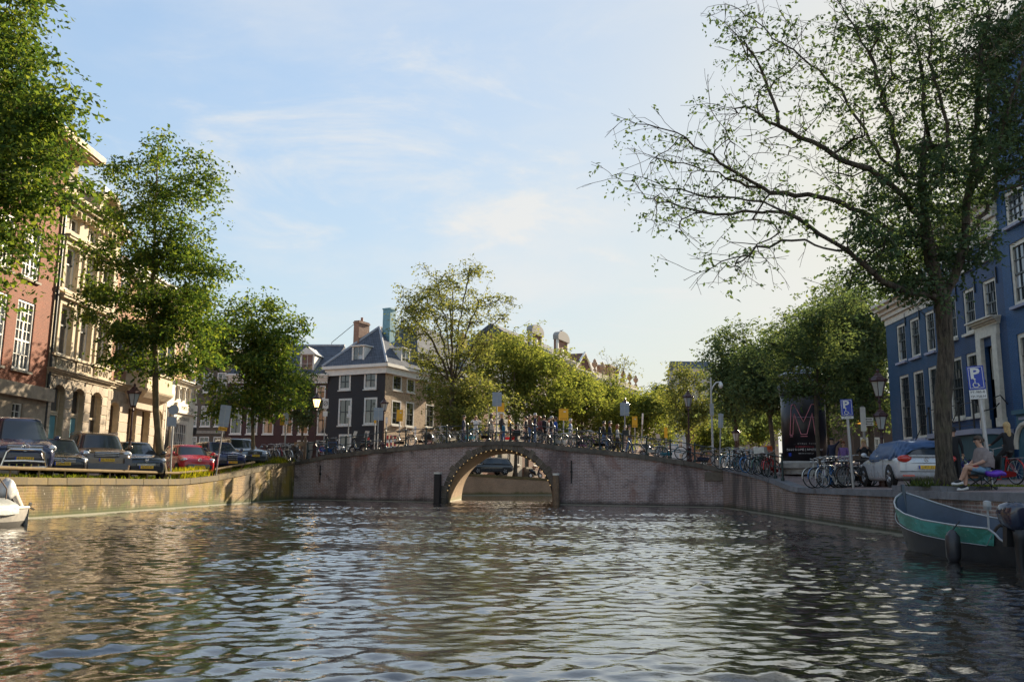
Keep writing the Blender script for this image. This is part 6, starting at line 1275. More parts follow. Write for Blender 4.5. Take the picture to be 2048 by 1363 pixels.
def boat_left():
    y = math.atan2(1, .0667); bl = Vector((-13.95, 24.1, 0)); r = empty('grey_dinghy', bl, y, 'worn grey dinghy under a tarpaulin moored at the sunlit quay', 'boat'); GR = M('grey_hull', (.34, .32, .28), .6, 0, .25, 6); DK = M('dinghy_boot', (.10, .095, .085), .6, 0, .3, 5); fs = [0, .06, .2, .4, .7, 1]
    # local: x = away from camera; stern at x=0, runs to negative x
    L = 4.2; HB = lambda f: .75 * interp(f, [0, .06, .2, .6, 1], [.78, .86, 1, .95, .1]); SH_ = lambda f: interp(f, [0, .3, 1], [.50, .52, .75])
    for sg in (1, -1):
        m = MB(); m.grid([[(-f * L, sg * HB(f) * q, z * SH_(f) / .5) for q, z in ((.55, -.18), (.8, .0), (.9, .14))] for f in fs]); m.build('lower_hull', DK, r, smooth=True)
        m = MB(); m.grid([[(-f * L, sg * HB(f) * q, z * SH_(f) / .5) for q, z in ((.902, .141), (.97, .32), (1.0, .5))] for f in fs]); m.build('topside', GR, r, smooth=True)
        m = MB(); m.tube([(-f * L, sg * HB(f), SH_(f)) for f in np.linspace(0, 1, 16)], .035, 6); m.build('gunwale', WHITE, r)
    m = MB(); m.grid([[(0.0, y_, z) for y_ in (-.6, -.3, 0, .3, .6)] for z in (-.15, .2, .46)]); m.build('transom', GR, r); m = MB(); m.grid([[(-f * L, -HB(f) * .85, .1), (-f * L, HB(f) * .85, .1)] for f in fs]); m.build('floor', DK, r)
    TG = M('grey_tarpaulin', (.33, .34, .31), .6, 0, .25, 5, .5, 14); m = MB(); rows = []
    for f in np.linspace(.16, .95, 12): rows.append([(-f * L, HB(f) * 1.06 * math.cos(a), SH_(f) - .17 + (.36 + .06 * math.sin(9 * f)) * abs(math.sin(a)) ** .5 + .02 * math.sin(14 * f + 6 * a)) for a in np.linspace(0, math.pi, 15)])
    m.grid(rows); m.build('cover_sheet', TG, r, smooth=True)
    m = MB(); m.tube([(-.75, -.4, .6), (-.72, -.38, 1.0), (-.7, -.1, 1.32), (-.7, .25, 1.38), (-.72, .45, 1.0), (-.75, .48, .6)], .018, 6); m.build('hoop', M('rusty_rod', (.12, .07, .04), .7), r)
    outboard('outboard_motor', 'white and grey outboard motor tilted up on the grey dinghy', bl + Vector((-.02, .12, .78)), y, -.75, M('white_cowl', (.52, .52, .50), .4, 0, .1, 4), 1.15, M('cream_leg', (.55, .5, .42), .5))
boat_left()
# ------------------------------------------------------------------ bicycles
BKB = M('bike_paint', (.02, .021, .023), .35, .2, .1); BKT = M('bike_tyre', (.03, .03, .03), .85); BKC = M('bike_steel', (.42, .42, .42), .5, .5, .1); BKS = M('bike_saddle', (.03, .025, .022), .6)
def make_bike():
    r = empty('bicycle', (0, 0, 0), 0, 'bicycle', 'bicycle'); RW = .345
    m = MB(); n = 28; m.tube([(RW * math.cos(2 * math.pi * k / n), 0, RW * math.sin(2 * math.pi * k / n)) for k in range(n)], .021, 6, True); ty = m.mesh('tyre', BKT, True)
    m = MB(); q = RW - .025; m.tube([(q * math.cos(2 * math.pi * k / n), 0, q * math.sin(2 * math.pi * k / n)) for k in range(n)], .011, 4, True); m.lathe([(.03, -.04), (.03, .04)], n=6) if 0 else m.tube([(0, -.04, 0), (0, .04, 0)], .025, 6)
    for k in range(14): a = 2 * math.pi * k / 14; m.tube([(0, .03 * (-1) ** k, 0), (q * math.cos(a), 0, q * math.sin(a))], .0035, 3)
    wh = m.mesh('wheel', BKC)
    for x in (-.54, .54): w = link('wheel', wh, r, (x, 0, RW + .02)); link('tyre', ty, w)
    z = RW + .02; m = MB(); bb = (-.08, 0, .30); st = (-.22, 0, .80); hd = (.36, 0, .86); hl = (.40, 0, .66)
    for a, b, q in ((bb, st, .018), (bb, hl, .02), (st, (.365, 0, .80), .016), (hd, hl, .02)): m.tube([a, b], q, 6)
    for s in (-.045, .045): m.tube([(bb[0], s * .6, bb[2]), (-.54, s, z)], .011, 5); m.tube([(-.22, s * .4, .74), (-.54, s, z)], .009, 5); m.tube([(.41, s * .7, .64), (.44, s, .58), (.54, s, z)], .011, 5)
    m.build('frame', BKB, r)
    m = MB(); m.tube([(.36, 0, .86), (.34, 0, 1.02)], .014, 5); m.tube([(.14, -.29, 1.08), (.24, -.27, 1.10), (.36, -.12, 1.06), (.37, 0, 1.03), (.36, .12, 1.06), (.24, .27, 1.10), (.14, .29, 1.08)], .012, 6); m.sphere((.44, 0, .93), .05, 8, 6); m.build('handlebar', BKC, r)
    m = MB(); m.tube([(-.22, 0, .8), (-.25, 0, .93)], .013, 5); m.loft([[(x, w * math.cos(2 * math.pi * k / 8), .95 + .035 * math.sin(2 * math.pi * k / 8)) for k in range(8)] for x, w in ((-.40, .06), (-.36, .10), (-.26, .08), (-.12, .025))]); m.build('saddle', BKS, r)
    for x, a0, a1 in ((-.54, 20, 200), (.54, -5, 150)): m = MB(); q = RW + .03; m.grid([[(x + q * math.cos(R(a)), y, z + q * math.sin(R(a))) for a in np.linspace(a0, a1, 12)] for y in (-.025, .025)]); m.build('mudguard', BKB, r)
    m = MB(); [m.tube([(-.26, s, .74), (-.88, s, .76)], .008, 4) for s in (-.06, 0, .06)]; [m.tube([(-.54, s, z), (-.78, s, .76)], .007, 4) for s in (-.06, .06)]; m.build('carrier', BKC, r)
    m = MB(); m.loft([[(x, .045 + y, .30 + h * math.sin(a)) for a in np.linspace(0, 2 * math.pi, 9)[:-1]] for x, h, y in ((-.62, .05, 0), (-.5, .075, 0), (.0, .10, 0), (.06, .05, 0))]); m.tube([(-.08, .09, .30), (0, .09, .16)], .012, 4); m.tube([(-.08, -.09, .30), (-.16, -.09, .44)], .012, 4); m.box(-.05, .05, .09, .17, .14, .165); m.build('chain_guard', BKB, r); return r
BIKE0 = make_bike(); _first = [True]
bikecol = {'black': None, 'white': M('bike_white', (.6, .58, .52), .35, .1), 'blue': M('bike_blue', (.03, .13, .32), .35, .1), 'red': M('bike_red', (.42, .02, .02), .35, .1), 'green': M('bike_green', (.03, .12, .08), .35, .1), 'silver': M('bike_silver', (.45, .46, .47), .3, .6), 'teal': M('bike_teal', (.02, .25, .33), .35), 'purple': M('bike_purple', (.2, .03, .2), .35), 'brown': M('bike_brown', (.13, .07, .04), .4), 'navy': M('bike_navy', (.02, .03, .08), .35)}
ORD = ['first', 'second', 'third', 'fourth', 'fifth', 'sixth', 'seventh', 'eighth', 'ninth', 'tenth', 'eleventh', 'twelfth', 'thirteenth', 'fourteenth', 'fifteenth']
def bike(p, yaw, colr, label, group, lean=.09, blue_tyre=False, s=1.0):
    if _first[0]: o = BIKE0; _first[0] = False
    else:
        o = dup(BIKE0)
    mats = {'bike_paint': bikecol[colr]} if bikecol[colr] else {}
    if blue_tyre: mats['bike_tyre'] = M('blue_tyre', (.02, .22, .55), .6)
    def rec(q):
        if q.type == 'MESH':
            for sl in q.material_slots:
                k = sl.material.name if sl.material else ''
                base = BIKEMAT.get(q.data.name, k)
                if base in mats: sl.link = 'OBJECT'; sl.material = mats[base]
                else: sl.link = 'DATA'
        for c in q.children: rec(c)
    rec(o); o.location = p; o.rotation_euler = (lean, 0, yaw); o.scale = (s,) * 3; tag(o, label, 'bicycle', group); return o
BIKEMAT = {}
def _rec(q):
    if q.type == 'MESH' and q.data.materials: BIKEMAT[q.data.name] = q.data.materials[0].name
    for c in q.children: _rec(c)
_rec(BIKE0)
def basket(bk, kind, matl):
    m = MB()
    if kind == 'crate': m.box(.42, .80, -.24, .24, .98, 1.0); [m.box(*q) for q in ((.42, .44, -.24, .24, 1.0, 1.25), (.78, .80, -.24, .24, 1.0, 1.25), (.44, .78, -.24, -.22, 1.0, 1.25), (.44, .78, .22, .24, 1.0, 1.25))]
    elif kind == 'rear': m.box(-.95, -.5, -.3, -.1, .42, .76); m.box(-.95, -.5, .1, .3, .42, .76)
    else: m.lathe([(.13, .86), (.18, 1.1), (.2, 1.12)], (.62, 0, 0), 10)
    m.build('basket' if kind != 'rear' else 'saddle_bag', matl, bk)
# bicycles leaning on the bridge railing (pixel column, facing, colour)
ang = FB.rz
rowb = [(662, 1, 'blue'), (806, 1, 'black'), (838, -1, 'black'), (872, 1, 'silver'), (893, -1, 'white'), (948, 1, 'teal'), (964, -1, 'black'), (1060, 1, 'black'), (1108, -1, 'white'), (1130, 1, 'silver'), (1156, -1, 'black'), (1172, 1, 'purple'), (1190, -1, 'black'), (1231, 1, 'black'), (1293, -1, 'silver'), (1342, 1, 'teal'), (1396, -1, 'navy'), (1414, 1, 'black')]
for i, (px, f, c) in enumerate(rowb):
    p, t = brp(px, .55 + .12 * (i % 3), 895); yaw = ang + (0 if f > 0 else math.pi) + random.uniform(-.09, .09)
    half = 'left' if i < 7 else 'right'; k = i if i < 7 else i - 7
    bk = bike(p, yaw, c, '%s bicycle, %s from the %s of those against the bridge railing %s of its crown' % (c, ORD[k], 'left', half), 'bicycles along the bridge railing', .08 if f > 0 else -.08, s=1.0)
    if px in (838, 1060): basket(bk, 'rear', BKS)
    if px == 1231: basket(bk, 'crate', BKB)
# west end cluster
WB = [(532, 'black'), (541, 'silver'), (550, 'black'), (558, 'red'), (565, 'black'), (571, 'white'), (577, 'navy'), (583, 'black'), (546, 'brown'), (561, 'black')]
for i, (px, c) in enumerate(WB):
    d = 51.6 + (i % 5) * .35 + (2.2 if i > 7 else 0); p = Vector((gx(px, d), d, 0)); p.z = glw(p.x, d)
    bike(p, R(-70 + 40 * ((i * 37) % 10) / 10), c, '%s bicycle, %s in the rack beside the grey estate car' % (c, ORD[i]), 'bicycles in the rack at the west end of the bridge')
p, t = brp(592, .3); p = Vector((gx(592, 54.6), 54.6, 2.35)); bk = bike(p, R(-60), 'black', 'black bicycle with a wooden crate by the metal cabinets', None); basket(bk, 'crate', M('wood_crate', (.33, .22, .12), .8))
# ramp cluster on the east side
EBK = [(1462, 43.6, 'black'), (1470, 43.0, 'teal'), (1478, 42.6, 'silver'), (1487, 41.8, 'black'), (1496, 41.2, 'black'), (1505, 40.3, 'blue'), (1514, 39.8, 'white'), (1522, 39.2, 'black'), (1530, 38.6, 'green'), (1538, 38.2, 'black'), (1500, 43.5, 'black'), (1516, 42.4, 'silver'), (1546, 37.4, 'red')]
for i, (px, d, c) in enumerate(EBK):
    x = gx(px, d); p = Vector((x, d, grw(x, d))); bk = bike(p, R(195 + (i * 53 % 40)), c, '%s bicycle, %s down the ramp beside the iron posts' % (c + (' blue-tyred' if i == 5 else ''), ORD[i]), 'bicycles beside the ramp posts', blue_tyre=i == 5)
    if i == 9: basket(bk, 'crate', M('white_crate', (.65, .64, .58), .6))
x, d = gx(1559, 38.6), 38.6; bk = bike(Vector((x, d, grw(x, d))), R(200), 'red', 'red bicycle with an orange delivery crate left of the advertising column', None); basket(bk, 'crate', M('orange_crate', (.75, .12, .03), .5))
# cluster right of the column
KB = [(1648, 31.0, 'white', 200), (1657, 30.7, 'blue', 205), (1668, 30.3, 'white', 212), (1680, 31.2, 'black', 190), (1690, 31.4, 'purple', 200), (1700, 30.9, 'silver', 222), (1712, 30.6, 'black', 200), (1722, 30.4, 'brown', 190), (1673, 32.2, 'navy', 205), (1706, 32.0, 'black', 170)]
for i, (px, d, c, a) in enumerate(KB):
    x = gx(px, d); bike(Vector((x, d, grw(x, d))), R(a), c, '%s bicycle, %s in the cluster around the parking sign' % (c, ORD[i]), 'bicycles around the parking sign', .12)

# ------------------------------------------------------------------ people
SKIN = M('skin', (.50, .29, .20), .55, 0, .1, 8); SKIN2 = M('skin_tan', (.40, .22, .14), .55, 0, .1, 8)
HAIRS = {'brown': (.06, .035, .02), 'black': (.018, .014, .012), 'blond': (.55, .38, .17), 'grey': (.45, .43, .40), 'red': (.25, .08, .03)}
def cloth(name, c): return M('cloth_' + name, c, .85, 0, .2, 12, .3, 60)
def skin_mesh(name, J, E, mats, seg_mat, sub=1):
    """one continuous body: skin modifier over a joint graph, materials by nearest bone"""
    names = list(J); ix = {k: i for i, k in enumerate(names)}; me = bpy.data.meshes.new(name); me.from_pydata([J[k][0] for k in names], [(ix[a], ix[b]) for a, b in E], [])
    o = bpy.data.objects.new(name, me); col.objects.link(o); sk = o.modifiers.new('skin', 'SKIN'); sk.use_smooth_shade = True
    for i, k in enumerate(names):
        rr = J[k][1]; rr = rr if hasattr(rr, '__len__') else (rr, rr); me.skin_vertices[0].data[i].radius = rr; me.skin_vertices[0].data[i].use_root = (k == 'pelvis')
    s = o.modifiers.new('sub', 'SUBSURF'); s.levels = sub; s.render_levels = sub
    dg = bpy.context.evaluated_depsgraph_get(); nm = bpy.data.meshes.new_from_object(o.evaluated_get(dg)); bpy.data.objects.remove(o)
    nm.materials.clear()
    for m in mats: nm.materials.append(m)
    A_ = np.array([J[a][0] for a, b in E], float); B_ = np.array([J[b][0] for a, b in E], float); D = B_ - A_; L2 = np.maximum((D * D).sum(1), 1e-9)
    for p in nm.polygons:
        c = np.array(p.center); t = np.clip(((c - A_) * D).sum(1) / L2, 0, 1); q = np.linalg.norm(A_ + D * t[:, None] - c, axis=1); k = int(np.argmin(q)); p.material_index = seg_mat(E[k], t[k], c); p.use_smooth = True
    nm.name = name; return nm
def head_parts(r, c, f, hair, hs='short', glasses=False, sc=1.0, skin=None):
    """c: head centre, f: unit facing in local xy"""
    c = Vector(c); yaw = math.atan2(f[1], f[0]); hm = M('hair_' + hair, HAIRS[hair], .6, 0, .3, 30, .5, 80); m = MB(); rows = []
    lo = -.35 if hs == 'short' else -.5
    for i in range(7):
        a = math.pi / 2 - (math.pi / 2 - math.asin(lo)) * i / 6; row = []
        for j in range(16):
            b = 2 * math.pi * j / 16; fr = max(0, math.cos(b)); aa = max(a, math.pi / 2 * (.30 if hs == 'short' else .22) * fr ** .6 if fr > .25 else -9); rr = .108 * sc * (1.03 + .04 * math.sin(5 * b + i)); row.append((rr * math.cos(aa) * math.cos(b) * 1.05 - .008, rr * .88 * math.cos(aa) * math.sin(b), rr * 1.15 * math.sin(aa) + .012))
        rows.append(row)
    if hs == 'long':
        for dz, k in ((-.16, 1.0), (-.27, .95), (-.34, .6)): rows.append([(min(x * k, .01) - .02 if x > -.02 else x * k - .015, y * 1.05 * k, dz * sc) for x, y, z in rows[6]])
    m.loft(rows, caps=False); m.build('hair', hm, r, c, (0, 0, yaw), smooth=True)
    if hs == 'bun': m = MB(); m.sphere((-.12 * sc, 0, .02), .05 * sc, 8, 6); m.build('hair_bun', hm, r, c, (0, 0, yaw), smooth=True)
    m = MB()
    for s in (-1, 1): m.sphere((.092 * sc, s * .034 * sc, .012), .011 * sc, 6, 5)
    m.box(.088 * sc, .098 * sc, -.025 * sc, .025 * sc, -.062 * sc, -.053 * sc); m.build('face_features', M('eye_dark', (.04, .02, .018), .4), r, c, (0, 0, yaw))
    m = MB(); m.sphere((.105 * sc, 0, -.018), .016 * sc, 6, 5, (1, .8, 1.4))
    for s in (-1, 1): m.sphere((0, s * .094 * sc, -.005), .022 * sc, 6, 5, (.7, .4, 1.2))
    m.build('nose_and_ears', skin or SKIN, r, c, (0, 0, yaw), smooth=True)
    if glasses:
        m = MB()
        for s in (-1, 1): m.tube([(.108 * sc, s * .038 * sc + .026 * sc * math.cos(k * .785), .014 + .02 * sc * math.sin(k * .785)) for k in range(8)], .004, 4, True); m.tube([(.105 * sc, s * .065 * sc, .016), (.0, s * .098 * sc, .012)], .004, 4)
        m.build('glasses', BLACKM, r, c, (0, 0, yaw))
_pn = [0]
def person(loc, yaw, label, top, legs, hair='brown', hs='short', pose='stand', h=1.74, shoes=None, bag=None, coat=False, group=None, sleeves=True):
    r = empty('person', loc, yaw, label, 'person', group, h / 1.74); sd = random.Random(_pn[0]); _pn[0] += 1; st = sd.uniform(.02, .1) if pose != 'walk' else .22; J = {}; a = sd.uniform(-.03, .03)
    J['pelvis'] = ((0, 0, .95), (.135, .125)); J['waist'] = ((0, 0, 1.10), (.125, .115)); J['chest'] = ((.0, 0, 1.30), (.15, .135)); J['neckb'] = ((-.005, 0, 1.455), .075); J['neck'] = ((.005, 0, 1.515), .055); J['head'] = ((.018, 0, 1.60), (.082, .088)); J['crown'] = ((.012, 0, 1.675), (.08, .085))
    E = [('pelvis', 'waist'), ('waist', 'chest'), ('chest', 'neckb'), ('neckb', 'neck'), ('neck', 'head'), ('head', 'crown')]
    for s, q in ((1, 'l'), (-1, 'r')):
        f = s * st; J['sh' + q] = ((0, s * .165, 1.40), .068); J['hip' + q] = ((0, s * .085, .88), .10); J['kn' + q] = ((f * .6 + .02, s * .10, .50), .068); J['an' + q] = ((f - .02, s * .10, .085), .042); J['toe' + q] = ((f + .13, s * .115, .035), .036)
        if pose == 'photo': el, wr, ha = (.12, s * .26, 1.22), (.26, s * .10, 1.42), (.27, s * .06, 1.50)
        elif pose == 'face': el, wr, ha = (.10, s * .34, 1.33), (.14, s * .14, 1.52), (.13, s * .08, 1.57)
        elif pose == 'front': el, wr, ha = (.05, s * .22, 1.14), (.26, s * .16, 1.10), (.34, s * .13, 1.12)
        elif pose == 'point' and s > 0: el, wr, ha = (.1, s * .40, 1.50), (.16, s * .58, 1.62), (.18, s * .66, 1.66)
        elif pose == 'rail': el, wr, ha = (.12, s * .24, 1.18), (.32, s * .18, 1.06), (.40, s * .16, 1.06)
        elif pose == 'cycle': el, wr, ha = (.22, s * .24, 1.20), (.42, s * .24, 1.10), (.49, s * .24, 1.10)
        else: el, wr, ha = (-.02 - f * .3, s * .225, 1.13), (.05 - f * .5, s * .235, .90), (.08 - f * .5, s * .225, .80)
        J['el' + q], J['wr' + q], J['ha' + q] = (el, .045), (wr, .031), (ha, (.034, .024))
        if pose == 'cycle': J['hip' + q] = ((0, s * .09, .92), .10); J['kn' + q] = ((.36 if s > 0 else .30, s * .10, .74 if s > 0 else .58), .07); J['an' + q] = ((.26 if s > 0 else .16, s * .11, .36 if s > 0 else .16), .043); J['toe' + q] = ((.40 if s > 0 else .30, s * .11, .32 if s > 0 else .11), .036)
        E += [('chest', 'sh' + q), ('sh' + q, 'el' + q), ('el' + q, 'wr' + q), ('wr' + q, 'ha' + q), ('pelvis', 'hip' + q), ('hip' + q, 'kn' + q), ('kn' + q, 'an' + q), ('an' + q, 'toe' + q)]
        w, hv = Vector(wr), Vector(ha); dv = (hv - w).normalized(); sdv = dv.cross(Vector((0, 0, 1)) if abs(dv.z) < .8 else Vector((1, 0, 0))).normalized()
        for k, (o_, ln) in enumerate(((-.022, .06), (-.007, .072), (.008, .068), (.022, .055))): J['f%d' % k + q] = (tuple(hv + sdv * o_ * 1.2 + dv * ln + Vector((0, 0, -.012 * (k % 2)))), .009); E.append(('ha' + q, 'f%d' % k + q))
        J['th' + q] = (tuple(w + dv * .05 + sdv * .05), .010); E.append(('wr' + q, 'th' + q))
    tm, lm, sm = top, legs, shoes or cloth('shoe', (.03, .03, .03))
    def sg(e, t, c):
        b = e[1][:2]
        if e[1] in ('neck', 'head', 'crown'): return 0
        if b in ('ha', 'th', 'f0', 'f1', 'f2', 'f3') or (b == 'wr' and t > .86): return 0
        if b == 'wr' and not sleeves: return 0
        if b == 'to' or (b == 'an' and t > .93): return 3
        if b in ('hi', 'kn', 'an'): return 1 if coat and c[2] > .62 else 2
        if e == ('pelvis', 'waist') and t < .25 and c[2] < .93: return 2
        return 1
    me = skin_mesh('body', J, E, [SKIN, tm, lm, sm], sg); link('body', me, r)
    if coat: m = MB(); m.lathe([(.17, 1.08), (.18, .95), (.205, .78), (.22, .58), (.2, .58)], n=14); m.build('coat_skirt', tm, r, smooth=True)
    head_parts(r, (.012, 0, 1.635), (1, 0), hair, hs)
    if bag: m = MB(); m.loft([[(-.13 - .16 * k, .15 * sup(2 * math.pi * j / 12, 4)[0] * q, 1.22 + .22 * sup(2 * math.pi * j / 12, 4)[1] * q) for j in range(12)] for k, q in ((0, .9), (.5, 1), (1, .75))]); m.build('backpack', bag, r, smooth=True)
    return r
NAVY, BLK, WHT, BEI, JEAN, TEALC, YEL, MAR, CHK, BRO, ROY, LGT, PUR = [cloth(n, c) for n, c in (('navy', (.018, .025, .06)), ('black', (.018, .018, .02)), ('white', (.70, .68, .66)), ('beige', (.46, .38, .30)), ('jeans', (.06, .13, .26)), ('teal', (.03, .16, .24)), ('yellow', (.62, .36, .03)), ('maroon', (.16, .05, .05)), ('checks', (.16, .22, .38)), ('brown', (.13, .075, .05)), ('royal', (.02, .08, .34)), ('light', (.45, .45, .42)), ('purple', (.2, .12, .32)))]
def bp(px, s, yaw, label, top, legs, hair='brown', hs='short', pose='stand', h=1.74, **k):
    p, t = brp(px, s); p.z += .03; return person(p, R(yaw), label, top, legs, hair, hs, pose, h, **k)
bp(927, 2.6, -10, 'dark-haired person in a navy suit at the left of the bridge crown', NAVY, NAVY, 'brown', h=1.78)
bp(951, 2.2, -85, 'blond person in a white top lifting both hands to the face', WHT, WHT, 'blond', 'short', 'face', 1.66)
bp(982, 2.0, -5, 'person in a long beige coat holding up a phone', BEI, BLK, 'brown', 'long', 'photo', 1.72, coat=True)
bp(1003, 2.4, 200, 'person with long blond hair in black beside the sign pole', BLK, BLK, 'blond', 'long', 'front', 1.76)
bp(1007, 1.2, 150, 'small child in a teal jacket beside the red bicycle', TEALC, JEAN, 'brown', 'short', 'stand', 1.15)
p, t = brp(1027, 1.9); bike(p, ang, 'red', 'red bicycle ridden by the person in yellow', None, 0); p.z += .06; person(p + FB.d * -.28, ang, 'person in a yellow sweater riding the red bicycle', YEL, BRO, 'red', 'bun', 'cycle', 1.6)
for px, s, yw, lab, tp, lg, hr, hs, hh in ((1052, 3.2, 170, 'dark-clothed person at the back left of the group', BLK, BLK, 'black', 'short', 1.70), (1059, 2.6, 10, 'bearded person in dark jacket and blue jeans in the group', BRO, JEAN, 'brown', 'short', 1.76), (1070, 2.9, 0, 'tall person with cropped grey hair and navy jacket in the group', NAVY, JEAN, 'grey', 'short', 1.88), (1079, 2.2, 30, 'person with wavy reddish hair and maroon jacket in the group', MAR, BLK, 'red', 'long', 1.68),
                                           (1088, 2.7, 95, 'person in a black jacket seen from behind in the group', BLK, BLK, 'black', 'short', 1.80), (1097, 3.6, -20, 'person in pale shirt at the back of the group', LGT, BLK, 'brown', 'short', 1.74), (1103, 2.4, -10, 'white-haired person in a dark jacket in the group', BLK, NAVY, 'grey', 'short', 1.80), (1111, 2.2, 160, 'person in a bright blue jacket at the right of the group', ROY, BLK, 'brown', 'short', 1.78)):
    bp(px, s, yw, lab, tp, lg, hr, hs, 'stand', hh, bag=(BLK if px == 1088 else None))
bp(1141, 2.4, -15, 'person in a blue checked shirt and pale trousers right of the group', CHK, LGT, 'grey', h=1.76, pose='walk')
bp(1208, 2.6, -8, 'bearded person in a dark jacket with a backpack', BLK, JEAN, 'black', h=1.80, bag=BLK, pose='walk'); bp(1220, 2.9, -8, 'curly-haired person in a navy jacket beside the backpack wearer', NAVY, NAVY, 'black', h=1.86, pose='walk')
bp(1235, 2.6, -12, 'person with curly brown hair and a grey scarf', LGT, BLK, 'red', 'long', h=1.68, pose='walk'); bp(1250, 3.1, -12, 'person in brown half hidden by the sign pole on the bridge', BRO, MAR, 'brown', h=1.72); bp(1259, 2.7, -8, 'person in a brown leather jacket and blue jeans', BRO, JEAN, 'brown', h=1.74, pose='walk')
def ep(px, d, yaw, *a, **k): x = gx(px, d); return person(Vector((x, d, grw(x, d) + .02)), R(yaw), *a, **k)
ep(1731, 33.0, 250, 'blond long-haired person in black behind the parked bicycles', BLK, BLK, 'blond', 'long', 'photo', 1.72)
ep(1690, 35.0, 230, 'red-haired person in a purple jacket behind the bicycles', PUR, BLK, 'red', 'short', 'stand', 1.55); ep(1667, 36.0, 210, 'person in a dark blue jumper stretching one arm beside the column', NAVY, BLK, 'black', 'short', 'point', 1.62)
x, d = gx(1912, 27.5), 27.5; person(Vector((x, d, grw(x, d) + .02)), R(60), 'person in black half hidden behind the big trunk', BLK, BLK, 'black', 'short', 'stand', 1.80)
x, d = gx(2019, 25.0), 25.0; cyc = Vector((x, d, grw(x, d))); bike(cyc + Vector((-.12, .1, 0)), R(97), 'red', 'red bicycle ridden away by the blond cyclist', None, 0)
person(cyc + Vector((-.06, -.18, .06)), R(97), 'blond cyclist in black riding away past the stoop', BLK, BLK, 'blond', 'long', 'cycle', 1.72)
